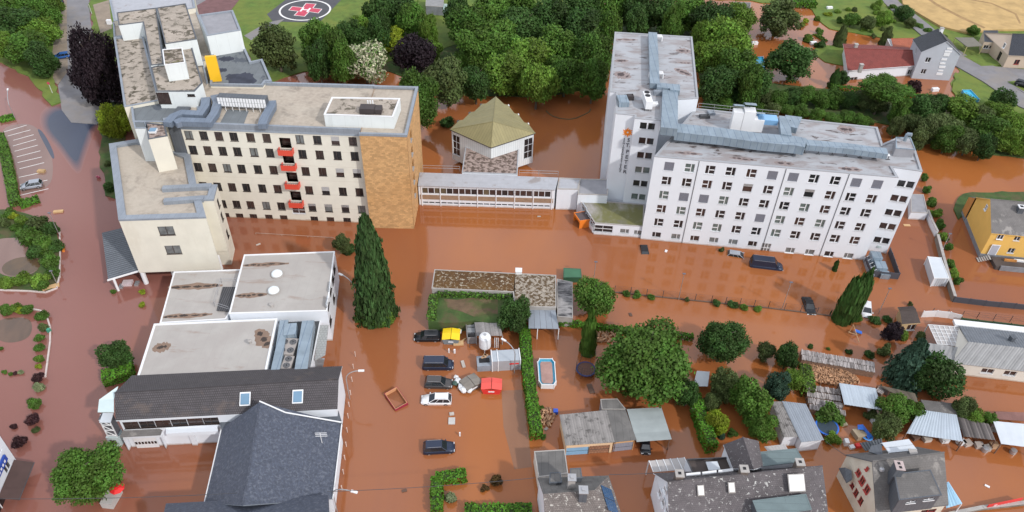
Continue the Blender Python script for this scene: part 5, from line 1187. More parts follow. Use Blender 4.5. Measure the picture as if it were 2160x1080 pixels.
# ---- bottom-left building with a blue sign band
bl = px([(1, 897), (-40, 862), (-160, 960), (-70, 1060)], 11.5)
w_ = P(44, 985, 0); w0 = P(-8, 1110, 0); dv = (w_-w0).normalized(); nb = Vector((dv.y, -dv.x, 0)); L = (w_-w0).length
t = thing('shop_building', 'white glass-fronted building with a blue sign band, cut off by the left edge', 'building', w_)
pf = [(w0.x, w0.y), (w_.x, w_.y), (w_.x-nb.x*16, w_.y-nb.y*16), (w0.x-nb.x*16, w0.y-nb.y*16)]
ops = [(L-3.2, 6.6, 4.4, 2.2, 'open'), (L-9.5, 6.6, 4.4, 2.2, 'open'), (L-3.0, 9.2, 3.2, 1.1, 'open'), (L-1.9, 2.9, 1.6, 1.6, 'open'), (L-6.5, .8, 3.0, 2.2, 'open'), (L-11.5, .8, 3.0, 2.2, 'open')]
m_ = MB(); wallface(m_, pf[0], pf[1], -1.5, 11, ops, .3)
for i in (1, 2, 3): wallface(m_, pf[i], pf[(i+1) % 4], -1.5, 11, [])
m_.build('wall', WHITE, t)
m_ = MB(); m_.face([(p[0], p[1], 10.8) for p in pf]); m_.build('roof', FELTL, t)
for o in ops:
    p = w0+dv*o[0]-nb*.28; m_ = MB(); m_.obox((p.x, p.y, o[1]-o[3]/2), o[2], .05, o[3], math.atan2(dv.y, dv.x)); m_.build('window_pane', G_DARK, t)
    m_ = MB(); m_.obox((p.x+nb.x*.1, p.y+nb.y*.1, o[1]-o[3]/2), .1, .1, o[3], math.atan2(dv.y, dv.x)); m_.build('mullion', F_WHITE, t)
m_ = MB(); p = w0+dv*(L/2-.8)+nb*.25; m_.obox((p.x, p.y, 4.1), L-1.5, .3, 1.0, math.atan2(dv.y, dv.x)); m_.build('sign_band', mat('sign_blue', (.02, .07, .36), .45, .03), t)
for k in range(9):
    p = w0+dv*(L-2.3-.62*k-(1.2 if k > 3 else 0))+nb*.42; m_ = MB(); a_ = math.atan2(dv.y, dv.x); m_.obox((p.x, p.y, 4.42), .34, .03, .36, a_); m_.build('sign_mark', F_WHITE, t)
t = thing('awning', 'dark brown awning hanging below the blue sign band at the left edge', 'awning', w_); a = w0+dv*(L-.4)+nb*.1; b = w0+dv*(L-6.4)+nb*.1
m_ = MB(); m_.slab([V3(b, 2.3), V3(b+nb*2.3, 1.3), V3(a+nb*2.3, 1.3), V3(a, 2.3)], .06); m_.build('cloth', mat('awning_brown', (.07, .04, .035), .8, .15), t)
m_ = MB(); m_.tube(V3(a+nb*2.3, 1.3), V3(b+nb*2.3, 1.3), .06); m_.build('bar', DARKM, t)

# ---- yellow house
yh = thing('yellow_house', 'yellow gabled house with grey roof, outside steps and grey plinth, right edge', 'house', P(2090, 520, 0))
ya, yb_, yc = P(2091, 492, 6.1), P(2058, 416, 6.1), None
yc = onplane(2089, 420, ya, yb_); dY = (P(2160, 498.5, 6.1)-ya).normalized(); LY = 14
gable(yh, ya, ya+dY*LY, yc, yc+dY*LY, yb_, yb_+dY*LY, GREYSL, YELL, z0=.95, inset=.18,
      ops=[(2110, 499, 1.1, 1.2, 'mid', G_DARK), (2146, 503, 1.1, 1.2, 'mid', G_DARK), (2133, 529, 1.2, 1.2, 'mid', G_DARK), (2081, 438, .9, 1.2, 'cross', G_DARK)])
pa = [ya, ya+dY*LY, yb_+dY*LY, yb_]; m_ = MB(); m_.prism(offset(ccw([(p.x, p.y) for p in pa]), .1), -1.5, 1.0, bot=False); m_.build('plinth', STONE, yh)
dp = onplane(2095, 530, ya, ya+dY*LY); m_ = MB(); nY = Vector((dY.y, -dY.x, 0)); a_ = math.atan2(dY.y, dY.x); m_.obox((dp.x+nY.x*.02, dp.y+nY.y*.02, 1.05), 1.25, .1, 2.3, a_); m_.build('door', mat('door_grey', (.40, .41, .46), .6), yh)
m_ = MB(); m_.obox((dp.x+nY.x*.0, dp.y+nY.y*.0, 1.02), 1.6, .08, 2.5, a_); m_.build('door_frame', WHITEM, yh)
le = yb_-(ya-yb_).normalized()*2.6; q = [V3(yb_+dY*.1, 6.0), V3(yb_+dY*LY, 6.0), V3(le+dY*LY, 4.4), V3(le+dY*.1, 4.4)]
m_ = MB(); m_.slab([q[0], q[1], q[2], q[3]][::1], .15); m_.build('lean_to_roof', TEAL, yh)
m_ = MB(); wallface(m_, (le.x, le.y), (yb_.x, yb_.y), .9, 4.3, []); m_.face([(le.x, le.y, 4.3), (yb_.x, yb_.y, 4.3), (yb_.x, yb_.y, 5.9)]); wallface(m_, ((le+dY*LY).x, (le+dY*LY).y), (le.x, le.y), .9, 4.3, []); m_.build('boarded_lean_to', ORW, yh)
m_ = MB(); m_.prism(ccw([((v.x, v.y)) for v in (le+dY*.05, yb_+dY*.05, yb_+dY*LY, le+dY*LY)]), -1.5, .92); m_.build('lean_to_plinth', STONE, yh)
for i in range(6):
    c = V3(ya, 0)+dY*.3+nY*.5-dY*(.0)+Vector((0, 0, 0)); c = c+dY*(.35*i-.6)+nY*.35; m_ = MB(); m_.obox((c.x, c.y, .1+.17*i), .3, 1.2, .1, a_); m_.build('step', CONC, yh)
c = V3(ya, 0)+dY*6.0+nY*1.7; m_ = MB(); m_.obox((c.x, c.y, -1.2), 8.0, 3.0, 2.0, a_); m_.build('raised_terrace', mat('terrace_dark', (.07, .055, .05), .85, .2), yh)
c = V3(ya, 0)+dY*6.4+nY*3.25; m_ = MB(); m_.obox((c.x, c.y, -1.2), 7.2, .2, 2.3, a_); m_.build('terrace_wall', STONE, yh)
for k, (u_, v_) in enumerate(((5.2, 1.2), (7.0, 1.0))):
    c = V3(ya, .82)+dY*u_+nY*v_; m_ = MB(); m_.obox((c.x, c.y, .82), 2.2, .35, .4, a_)
    for s_ in (-.9, .9): m_.obox((c.x+dY.x*s_, c.y+dY.y*s_, .82), .1, .35, .45, a_)
    m_.build('bench', [ORW, WHITEM][k], label=['tan garden bench on the terrace of the yellow house', 'white garden bench on the terrace of the yellow house'][k], cat='bench')
t = thing('chimney', 'slate-clad chimney with white rim on the yellow house roof', 'chimney', P(2148, 446, 8.6)); p = P(2148, 449, 8.2); m_ = MB(); m_.obox((p.x, p.y, 7.0), 1.0, 1.0, 2.6, a_); m_.build('stack', METALD, t)
m_ = MB(); m_.obox((p.x, p.y, 9.6), 1.15, 1.15, .15, a_); m_.build('rim', WHITEM, t); m_ = MB(); m_.obox((p.x, p.y, 9.75), .6, .6, .03, a_); m_.build('flue', BLACK, t)
sheet('yard_bank', [(2012, 440), (2022, 416), (2050, 405), (2200, 405), (2260, 420), (2260, 440), (2060, 420), (2035, 440), (2022, 462)], .25, GRASSD, soft=2)

# ---- houses at the top right
gh = thing('grey_house', 'grey gabled house with black roof and pale square patches on its gable', 'house', P(1975, 165, 0))
a1 = P(1943, 110, 7.6); b1 = P(2028, 115, 7.6); c1 = onplane(1998, 87, a1, b1); a0 = P(1925, 83, 7.6); back = a0-a1; back.z = 0
gable(gh, b1, b1+back, c1, c1+back, a1, a1+back, BLKT, GREYR, inset=.2, ops=[(1957.5, 126.5, 1.3, 1.4, 'mid', G_DARK), (1948, 151, 1.3, 1.4, 'mid', G_DARK), (1932, 108, .8, 1.4, 'mid', G_DARK)])
dg = (b1-a1).normalized(); ng = Vector((dg.y, -dg.x, 0)); ag = math.atan2(dg.y, dg.x)
for x, y, w2, h2 in ((2003, 105, 1.4, .5), (2000, 111, 1.8, .5), (1996, 119, 1.5, .9), (1991, 128, 1.4, .6), (1988, 136, 1.4, .5), (1987, 144, 1.6, .6), (1984, 151, 1.3, .4), (1981, 159, 1.6, .7)):
    p = onplane(x, y, a1, b1); m_ = MB(); m_.obox((p.x+ng.x*(-.16), p.y+ng.y*(-.16), p.z), w2, .08, h2, ag); m_.build('pale_patch', F_WHITE, gh)
t = thing('chimney', 'small white chimney on the ridge of the black-roofed grey house', 'chimney', P(1985, 62, 11)); p = P(1985, 66, 11); m_ = MB(); m_.obox((p.x, p.y, 10), .8, .8, 1.9, ag); m_.build('stack', WHITEM, t); m_ = MB(); m_.obox((p.x, p.y, 11.9), 1, 1, .1, ag); m_.build('cap', CONC, t)
rh = thing('red_roof_house', 'long low house with dark red tiled roof beside the grey house', 'house', P(1850, 150, 0))
gable(rh, P(1788, 149, 3.2), P(1936, 138, 3.2), P(1780, 102, 5.4), P(1925, 106, 5.4), P(1778, 92, 3.2), P(1915, 99, 3.2), REDT, WHITE, inset=.5, ops=[(1920, 152, 1.5, 1.4, 'mid', G_DARK), (1800, 170, 2.0, 2.0, 'mid', G_DARK)])
for x, y, lb in ((1805, 99, 'small grey chimney on the ridge of the red tiled roof'), (1816, 142, 'small brown chimney near the front eave of the red tiled roof')):
    p = P(x, y, 5); m_ = MB(); m_.obox((p.x, p.y, 3.6), .8, .8, 2.2); m_.obox((p.x, p.y, 5.8), 1, 1, .12); m_.build('chimney', CONC, label=lb, cat='chimney')
building('orange_roof_annex', 'low annex with bright orange-red roof between red and grey houses', 'building', px([(1885, 103), (1922, 104), (1928, 80), (1880, 81)], 3.4), 3.4, wall=WHITE, roof=ORT, coping=ORT, pw=.1, ph=.05)
building('conservatory', 'small pale glass conservatory left of the orange roof', 'conservatory', px([(1880, 98), (1898, 97), (1890, 83), (1872, 82)], 3.0), 3.0, wall=GLROOF, roof=GLROOF, coping=WHITEM, pw=.1, ph=.05)
th = thing('tan_house', 'tan and pale yellow house with black roof at the top right corner', 'house', P(2120, 120, 0))
a1 = P(2127, 117, 3.9); a2 = P(2103, 63, 5.0); ridge = P(2123, 60, 6.6); dr = Vector((1, -.02, 0))*14
gable(th, a1, a1+dr, ridge+Vector((0, -3.5, 0)), ridge+Vector((0, -3.5, 0))+dr, Vector((a1.x-.0, ridge.y+3, 3.9)), Vector((a1.x, ridge.y+3, 3.9))+dr, BLKT, TANR, inset=.2, base=.2, ops=[(2145, 131, 1.4, 1.4, 'mid', G_DARK, TERR), (2119, 96, .9, 1.4, 'mid', G_DARK), (2108, 118, 1.4, 2.4, 'mid', G_DARK, F_DARK)])
building('tan_extension', 'lower tan extension with small black roof left of the tan house', 'building', px([(2077, 87), (2107, 90), (2105, 64), (2075, 64)], 3.6), 3.6, wall=TANR, roof=BLKT, coping=METALD, pw=.1, ph=.05, base=.2, wins=[(2080, 99, 1.3, 1.0, 'mid', G_DARK), (2092, 100, 1.3, 1.0, 'mid', G_DARK)])
t = thing('carport', 'olive-brown flat carport roof on posts beside the country road', 'carport', P(2050, 90, .3)); q = px([(2040, 98), (2073, 96), (2053, 79), (2015, 79)], 2.9); m_ = MB(); m_.slab(q, .2); m_.build('roof', mat('olive_board', (.17, .16, .13), .85, .1), t)
for v in q: m_ = MB(); m_.obox((v.x, v.y, .2), .15, .15, 2.6); m_.build('post', mat('post_yellow', (.40, .36, .15), .8), t)

building('garden_barn', 'small grey garden barn at the top edge right of the lawn', 'shed', px([(898, 12), (934, 14), (936, -6), (899, -8)], 3.0), 3.0, wall=STONE, roof=ETERL, coping=CONC, pw=.1, ph=.05, base=.1)
building('garden_greenhouse', 'long low pale green glass greenhouse beside the garden barn', 'greenhouse', px([(934, 22), (975, 23), (975, 9), (935, 8)], 1.8), 1.8, wall=mat('greenhouse_glass', (.30, .42, .38), .3), roof=mat('greenhouse_glass', (.30, .42, .38), .3, .1, brick=(1.2, 1.2, .04, (.55, .6, .58), 1.05)), coping=WHITEM, pw=.08, ph=.04, base=.1)
building('grey_barn', 'dark grey roofed barn half hidden by trees at the top', 'shed', px([(1545, 22), (1582, 24), (1584, 5), (1547, 4)], 3.0), 3.0, wall=STONE, roof=FELTD, coping=CONC, pw=.1, ph=.05, base=.1)

# ---- long white house at the right edge
lw_ = thing('long_white_house', 'long low white house with corrugated grey roof at the right edge', 'house', P(2080, 760, 0))
A, E_ = P(2007, 766, 2.8), P(2022, 688, 2.8); C_ = P(2042, 721, 4.6); dX = (P(2160, 783.5, 2.8)-A).normalized(); L = 24
m_ = corr_roof([A, A+dX*L, C_+dX*L, C_], .45, .07); m_.build('front_roof', ETERL, lw_)
m_ = corr_roof([C_, C_+dX*L, V3(E_, 2.9)+dX*L, V3(E_, 2.9)], .45, .05); m_.build('rear_roof', mat('slate_grey_roof', (.15, .165, .185), .8, .12, .8), lw_)
m_ = MB(); ins = (E_-A).normalized()*.3; a, b, e, f = A+ins+dX*.15, A+ins+dX*(L-.2), E_-ins+dX*.15, E_-ins+dX*(L-.2)
hits = edge_hits([(a.x, a.y), (b.x, b.y)], [(2083, 783, 1.9, 1.1, 'mid', G_BROWN), (2130.5, 788, 1.9, 1.1, 'mid', G_BROWN)], 0, 3).get(0, [])
wallface(m_, a, b, -1.4, 2.7, hits); wallface(m_, b, f, -1.4, 2.7, []); wallface(m_, f, e, -1.4, 2.7, []); wallface(m_, e, a, -1.4, 2.7, []); m_.face([V3(e, 2.7), V3(a, 2.7), V3(C_+dX*.15, 4.4)]); m_.build('wall', PALEC, lw_)
nX = Vector((dX.y, -dX.x, 0))
for o in hits: p = a+dX*o[0]-nX*.14; put_window(lw_, (p.x, p.y, o[1]), math.atan2(dX.y, dX.x), o[2], o[3], 'mid', F_WHITE, G_BROWN)
m_ = MB(); m_.slab([V3(E_, 3.1)-dX*.6, V3(E_, 3.1)+dX*L, V3(E_, 3.1)+dX*L-nX*1.3, V3(E_, 3.1)-dX*.6-nX*1.3], .5); m_.build('white_fascia', WHITEM, lw_)
q = px([(1937, 752), (2006, 765), (2040, 736), (1931, 721)], 2.6); m_ = corr_roof([P(1945, 762, 2.5), P(2007, 766, 2.8), P(2040, 735, 3.0), P(1931, 720, 2.9)], .45, .07); m_.build('left_roof', ETERL, lw_)
m_ = MB(); m_.prism(ccw([(v.x, v.y) for v in (P(1950, 757, 2.2), P(2005, 762, 2.2), P(2036, 738, 2.2), P(1936, 724, 2.2))]), -1.2, 2.3); m_.build('left_wall', PALEC, lw_)
m_ = MB(); m_.slab([P(2007, 766, 2.95), P(2014, 767.5, 2.95), P(2047, 736, 3.3), P(2040, 735, 3.3)], .12); m_.build('roof_valley', CONC, lw_)
t = thing('glass_pergola', 'white-gridded glass patio roof beside the long white house', 'pergola', P(2000, 715, 0)); q = [P(1977, 726, 2.5), P(2040, 732, 2.6), P(2022, 690, 2.6), P(1958, 685, 2.5)]
m_ = MB(); m_.slab(q, .04); m_.build('glass', GLROOF, t)
for i in range(7):
    a = q[0].lerp(q[1], i/6); b = q[3].lerp(q[2], i/6); m_ = MB(); m_.tube(a+Vector((0, 0, .05)), b+Vector((0, 0, .05)), .06, n=4); m_.build('bar', WHITEM, t)
for i in range(6):
    a = q[0].lerp(q[3], i/5); b = q[1].lerp(q[2], i/5); m_ = MB(); m_.tube(a+Vector((0, 0, .05)), b+Vector((0, 0, .05)), .05, n=4); m_.build('bar', WHITEM, t)
for v in q: m_ = MB(); m_.obox((v.x, v.y, -1), .14, .14, 3.5); m_.build('post', WHITEM, t)
p = P(2135, 714, 4.5); m_ = MB(); m_.obox((p.x, p.y, 3.4), .7, .7, 1.5, .2); m_.obox((p.x, p.y, 4.9), .9, .9, .12, .2); m_.build('chimney', METALD, label='small dark chimney on the long white house roof', cat='chimney')
for x, y, lb in ((1900, 0, ''),):
    pass
t = thing('garden_hut', 'dark brown gabled garden hut with pale front beside the flooded path', 'shed', P(1917, 675, 0))
q = [P(1903, 684, 2.1), P(1942, 681, 2.1), P(1898, 655, 3.1), P(1932, 652, 3.1), P(1893, 648, 2.1), P(1926, 645, 2.1)]
gable(t, q[0], q[1], q[2], q[3], q[4], q[5], mat('hut_roof', (.055, .04, .035), .8, .15, .9, brick=(30, .25, .02, (.03, .02, .02), 1.1)), mat('hut_wall', (.50, .36, .20), .8, .08), inset=.3, ops=[(1922, 691, 1.6, 1.4, 'mid', G_BROWN, WHITEM)])
building('stone_shed', 'small grey-roofed white shed behind the residence corner', 'shed', px([(1922, 447), (1957, 449), (1948, 410), (1921, 409)], 1.9), 1.9, wall=WHITE, roof=mat('plain_grey_roof', (.27, .27, .29)), coping=CONC, pw=.12, ph=.08)

# ---- container
q = px([(1971.3, 586.7), (2001.7, 586.7), (1985, 543.8), (1957.5, 541.3)], 2.05); t = thing('shipping_container', 'white shipping container standing in the water beside the stone wall', 'container', (q[0]+q[2])/2)
m_ = MB(); pc = ccw([(v.x, v.y) for v in q]); m_.prism(offset(pc, .05), -.6, 2.0); m_.build('body', TINW, t)
for i in range(4):
    m_ = MB(); m_.obox((pc[i][0], pc[i][1], -.6), .16, .16, 2.68, -.1); m_.build('corner_post', WHITEM, t)
m_ = MB(); n = 4
for i in range(4): a, b = V3(pc[i], 2.02), V3(pc[(i+1) % 4], 2.02); m_.tube(a, b, .07, n=4)
m_.build('top_rail', WHITEM, t)
c = (q[0]+q[1])/2
for s in (-.6, -.2, .2, .6): m_ = MB(); m_.tube((c.x+s, c.y-.03, -.5), (c.x+s, c.y-.03, 1.95), .03, n=5); m_.build('locking_bar', STEEL, t)

# ================================================================ bottom houses
t = thing('terrace_house', 'old house with dark slate rear roof, lichen front roof and two chimneys, bottom centre', 'house', P(1210, 1040, 0))
ze = 5.2; A, E_ = P(1152, 1125, ze), P(1134, 1008, ze); B, F_ = P(1322, 1118, ze), P(1284, 1003, ze); C_ = P(1146, 1042, 8.4); D_ = P(1254, 1034, 8.4)
for nm, q, m in (('rear_roof', [C_, D_, F_, E_], FELTD), ('front_roof', [A, B, D_, C_], LICHB), ('hip_roof', [B, F_, D_], LICHB)):
    m_ = MB(); m_.slab(q, .18); m_.build(nm, m, t)
m_ = MB(); ws = offset(ccw([(v.x, v.y) for v in (A, B, F_, E_)]), .15)
for i in range(4): wallface(m_, ws[i], ws[(i+1) % 4], -1.4, ze-.1, [])
m_.face([V3(E_, ze-.1), V3(A, ze-.1), V3(C_, 8.2)]); m_.build('wall', WHITE, t)
for x, y, w2, h2, m, lb in ((1205, 1020, .9, 1.9, CONC, 'pale chimney on the rear slope of the bottom-centre house'), (1229, 1046, 1.0, 1.9, METALD, 'dark chimney with metal cowl on the bottom-centre house ridge')):
    p = P(x, y, 8.2); o = thing('chimney', lb, 'chimney', (p.x, p.y, 7)); m_ = MB(); m_.obox((p.x, p.y, 6.6), w2, w2, h2+1); m_.build('stack', m, o); m_ = MB(); m_.obox((p.x, p.y, 7.6+h2), w2+.2, w2+.2, .12); m_.obox((p.x, p.y, 7.72+h2), .4, .4, .2); m_.build('cap', STEEL, o)
nrm_ = ((B-D_).cross(F_-D_)).normalized(); nrm_ = nrm_ if nrm_.z > 0 else -nrm_
for k, (x, y) in enumerate(((1281, 1041), (1289, 1068))):
    d0 = (P(x, y, 5)-CAM).normalized(); p = CAM+d0*((D_-CAM).dot(nrm_)/d0.dot(nrm_))+nrm_*.12; e1 = (B-F_).normalized(); e2 = nrm_.cross(e1)
    o = thing('solar_panel', 'blue solar panel on the right hip of the bottom-centre house, '+('upper one' if k == 0 else 'lower one'), 'solar panel', p)
    m_ = MB(); m_.slab([p-e1*.9-e2*1.1, p+e1*.9-e2*1.1, p+e1*.9+e2*1.1, p-e1*.9+e2*1.1][::1], .08); m_.build('panel', mat('solar_blue', (.035, .08, .17), .2, .1, brick=(.5, .5, .02, (.1, .15, .2), 1.1)), o)
building('rear_flat_shed', 'long grey flat-roofed shed behind the bottom-centre house', 'shed', px([(1136, 1006), (1198, 998), (1191, 948), (1127, 952)], 2.9), 2.9, wall=PALEC, roof=FELTD, coping=CONC, pw=.12, ph=.06)
for x, y, lb in ((1172, 1004, 'brown flat-topped dormer on the rear slate slope'), (1215, 995, 'dark dormer with sloping top on the rear slate slope')):
    q = px([(x-13, y+14), (x+13, y+13), (x+10, y-8), (x-12, y-7)], 7.2); building('dormer', lb, 'dormer', q, 7.2, z0=5.2, wall=METALD, roof=FELTD, coping=METALD, pw=.1, ph=.04)

# mossy-roofed white terrace
t = thing('speckled_roof_house', 'long white house with lichen-speckled slate roof at the bottom right of centre', 'house', P(1570, 1050, 0)); ze = 5.0
A, B = P(1412, 1135, ze), P(1752, 1118, ze); E_, F_ = P(1378, 998, ze), P(1692, 962, ze); C_, D_ = P(1408, 1017, 9.2), P(1735, 983, 9.2)
F_ = E_+(B-A); 
gable(t, A, B, C_, D_, E_, F_, LICH, GREYR if False else WHITE, inset=.25, ops=[(1393, 1040, .9, 1.3, 'mid', G_DARK), (1404, 1033, .8, 1.0, 'mid', G_DARK), (1400, 1060, .9, 1.3, 'mid', G_DARK), (1408, 1078, .9, 1.2, 'mid', G_DARK)])
for x, y, w2, h2, lb in ((1478, 1034, .9, 1.3, 'small white roof window, left of the pair on the speckled roof'), (1543, 1028, .9, 1.3, 'small white roof window, right of the pair on the speckled roof'), (1680, 1018, 2.2, 2.2, 'large white blinded roof window on the speckled roof')):
    n_ = ((B-A).cross(C_-A)).normalized(); d0 = (P(x, y, 6)-CAM).normalized(); p = CAM+d0*((A-CAM).dot(n_)/d0.dot(n_))+n_*.1; e1 = (B-A).normalized(); e2 = n_.cross(e1)
    o = thing('roof_window', lb, 'roof window', p); m_ = MB(); m_.slab([p-e1*w2/2-e2*h2/2, p+e1*w2/2-e2*h2/2, p+e1*w2/2+e2*h2/2, p-e1*w2/2+e2*h2/2], .15); m_.build('frame', CONC, o)
    p = p+n_*.04; w2 -= .25; h2 -= .25; m_ = MB(); m_.slab([p-e1*w2/2-e2*h2/2, p+e1*w2/2-e2*h2/2, p+e1*w2/2+e2*h2/2, p-e1*w2/2+e2*h2/2], .1); m_.build('blind', WHITEM, o)
q = px([(1602, 1092), (1712, 1074), (1700, 1042), (1588, 1056)], 8.0); building('flat_dormer', 'wide teal-grey flat dormer on the front of the speckled roof', 'dormer', q, 8.0, z0=5.2, wall=METALD, roof=TEAL, coping=TEAL, pw=.1, ph=.03)
q = px([(1608, 983), (1696, 973), (1680, 946), (1604, 953)], 6.3); building('rear_flat_extension', 'teal-grey flat-roofed rear extension of the speckled-roof house', 'building', q, 6.3, wall=WHITE, roof=TEAL, coping=TEAL, pw=.1, ph=.03)
t2 = thing('cross_gable', 'speckled slate cross gable with white side wall behind the long speckled roof', 'building', P(1565, 960, 0))
gable(t2, P(1610, 984, 6.6), P(1600, 930, 6.6), P(1590, 990, 9.4), P(1567, 922, 9.4), P(1546, 988, 6.6), P(1526, 938, 6.6), LICH, WHITE, inset=.2)
t3 = thing('veranda_roof', 'glass veranda roof with five white bars at the left end of the speckled-roof house', 'canopy', P(1410, 985, 0)); q = px([(1378, 996), (1455, 989), (1443, 965), (1369, 972)], 3.4); m_ = MB(); m_.slab(q, .05); m_.build('glass', GLROOF, t3)
for i in range(6): a = q[0].lerp(q[1], i/5); b = q[3].lerp(q[2], i/5); m_ = MB(); m_.tube(a+Vector((0, 0, .05)), b+Vector((0, 0, .05)), .07, n=4); m_.build('bar', WHITEM, t3)
for v in (q[2], q[3]): m_ = MB(); m_.obox((v.x, v.y, -1), .14, .14, 4.3); m_.build('post', WHITEM, t3)
building('roof_terrace', 'cluttered dark roof terrace behind the speckled roof', 'building', px([(1462, 998), (1548, 991), (1535, 964), (1448, 968)], 5.6), 5.6, wall=WHITE, roof=mat('terrace_dark', (.07, .055, .05)), coping=DARKM, pw=.12, ph=.3)
p = P(1503, 980, 5.5); m_ = MB(); m_.slab(px([(1495, 992), (1520, 990), (1513, 973), (1489, 974)], 5.9), .15); m_.build('white_tarpaulin', TINW, label='white tarpaulin spread on the cluttered roof terrace', cat='tarpaulin')
for k, (a, b) in enumerate((((1448, 1004), (1478, 1001)), ((1482, 1001), (1512, 997)), ((1516, 997), (1547, 993)))):
    A_ = P(*a, 7.6); B_ = P(*b, 7.6); m_ = MB(); m_.slab([A_, B_, B_+Vector((0, .35, .1)), A_+Vector((0, .35, .1))], .2); m_.build('ridge_flashing', WHITEM, label=['left', 'middle', 'right'][k]+' white flashing strip above the cluttered roof terrace', cat='flashing')
for x, y, lb in ((1432, 1005, 'brown brick chimney on the left of the speckled roof ridge'), (1568, 995, 'dark square chimney in the middle of the speckled roof ridge'), (1685, 981, 'short grey chimney on the right of the speckled roof ridge')):
    p = P(x, y, 9.2); o = thing('chimney', lb, 'chimney', (p.x, p.y, 8)); m_ = MB(); m_.obox((p.x, p.y, 7.2), .95, .95, 2.6); m_.build('stack', mat('old_brick', (.13, .10, .085), .9, .2, 2, brick=(.25, .08, .01, (.2, .18, .16), .9)), o); m_ = MB(); m_.obox((p.x, p.y, 9.8), 1.15, 1.15, .14); m_.build('cap', CONC, o); m_ = MB(); m_.obox((p.x, p.y, 9.94), .4, .4, .03); m_.build('flue', BLACK, o)

# cream house with red windows
t = thing('red_window_house', 'tall beige gabled house with red-shaded windows and weathered grey roof, bottom right', 'house', P(1880, 1020, 0)); ze = 5.0
A, E_ = P(1848, 1082, ze), P(1782, 959, ze); B = P(2001, 1065, ze); L_ = B-A; F_ = P(1934, 942, ze); C_ = P(1840, 973, 9.7); D_ = P(1992, 954, 9.7)
gable(t, A, B, C_, D_, E_, F_, GREYSL, BEIGE, inset=.2, vergem=METALD, ops=[(1812, 997, .8, .9, 'mid', G_BROWN, TERR), (1820, 1014, .85, 1.3, 'mid', G_BROWN, TERR), (1830, 1032, .85, 1.3, 'mid', G_BROWN, TERR), (1798, 1024, .8, .9, 'mid', G_BROWN, TERR), (1806, 1039, .85, 1.3, 'mid', G_BROWN, TERR), (1816, 1056, .85, 1.3, 'mid', G_BROWN, TERR), (1830, 989, .4, .6, 'mid', G_BROWN, TERR), (1958, 1079, 2.2, 1.0, 'mid', G_BROWN, TERR)])
building('dormer', 'large weathered grey dormer with two white windows on the beige house', 'dormer', px([(1898, 1053), (1985, 1043), (1962, 992), (1888, 1000)], 9.5), 9.5, z0=6.2, wall=METALD, roof=GREYSL, coping=METALD, pw=.05, ph=.02, over=.12, wins=[(1922, 1059, 1.3, .6, 'mid', G_DARK), (1960, 1053, 1.5, .6, 'mid', G_DARK)])
p = P(1893, 990, 10.2); o = thing('chimney', 'tall dark chimney with two flues on the beige house roof', 'chimney', (p.x, p.y, 8)); m_ = MB(); m_.obox((p.x, p.y, 7.6), 1.0, 1.3, 3.4, -.1); m_.build('stack', METALD, o); m_ = MB(); m_.obox((p.x, p.y, 11), 1.15, 1.45, .1, -.1); m_.build('cap', mat('pink_cap', (.42, .34, .33), .8), o)
for s in (-.3, .3): m_ = MB(); m_.obox((p.x, p.y+s, 11.1), .35, .35, .03); m_.build('flue', BLACK, o)
m_ = MB(); p = P(1860, 989, 9); m_.lathe((p.x, p.y, 8.0), [(.25, 0), (.25, .8), (.4, .85), (.3, 1.1), (0, 1.2)], 10); m_.build('vent_cowl', STEEL, label='round metal vent cowl left of the tall dark chimney', cat='vent')
q = [P(1770, 987, 3.6), P(1786, 1018, 3.4), P(1798, 1011, 4.2), P(1796, 992, 4.6), P(1782, 986, 4.4)]; m_ = MB(); m_.slab([q[0], q[1], q[2], q[3], q[4]], .2); m_.build('porch_roof', METALD, label='dark angular porch roof on the left of the beige house', cat='porch')
t = thing('blue_canopy', 'pale blue corrugated canopy right of the beige house', 'canopy', P(2015, 1050, 0)); m_ = corr_roof([P(1996, 1072, 2.6), P(2030, 1062, 2.6), P(2001, 1016, 2.8), P(1990, 1020, 2.8)], .5, .07); m_.build('sheet', mat('pale_blue_sheet', (.30, .50, .66), .5, .06, rnd=.1), t)
for x, y in ((2028, 1063), (2000, 1020)): p = P(x, y, 2.4); m_ = MB(); m_.obox((p.x, p.y, -1), .12, .12, 3.4); m_.build('post', WHITEM, t)
t = thing('glass_canopy', 'white two-panel roof sheet behind the beige house ridge', 'canopy', P(1898, 940, 0)); q = px([(1875, 955), (1935, 949), (1917, 926), (1860, 934)], 7.0)
for a0, a1 in ((0, .47), (.5, 1)): m_ = MB(); m_.slab([q[0].lerp(q[3], a0), q[1].lerp(q[2], a0), q[1].lerp(q[2], a1), q[0].lerp(q[3], a1)], .08); m_.build('panel', TINW, t)
for v in q: m_ = MB(); m_.obox((v.x, v.y, -1), .12, .12, 7.9); m_.build('post', WHITEM, t)
m_ = MB(); m_.slab(px([(1832, 952), (1862, 962), (1860, 936), (1838, 940)], 6.8), .15); m_.build('slate_dormer_roof', METALD, label='small slate dormer roof beside the white roof sheet', cat='dormer')
t = thing('pergola_frame', 'slatted grey pergola roof behind the beige house', 'pergola', P(1845, 930, 0)); q = px([(1826, 951), (1862, 940), (1858, 925), (1814, 934)], 3.2)
for i in range(8): a = q[0].lerp(q[1], i/7); b = q[3].lerp(q[2], i/7); m_ = MB(); m_.tube(a, b, .09, n=4); m_.build('slat', METALD, t)
m_ = MB(); m_.slab([v-Vector((0, 0, .1)) for v in q], .05); m_.build('sheet', FELT, t)
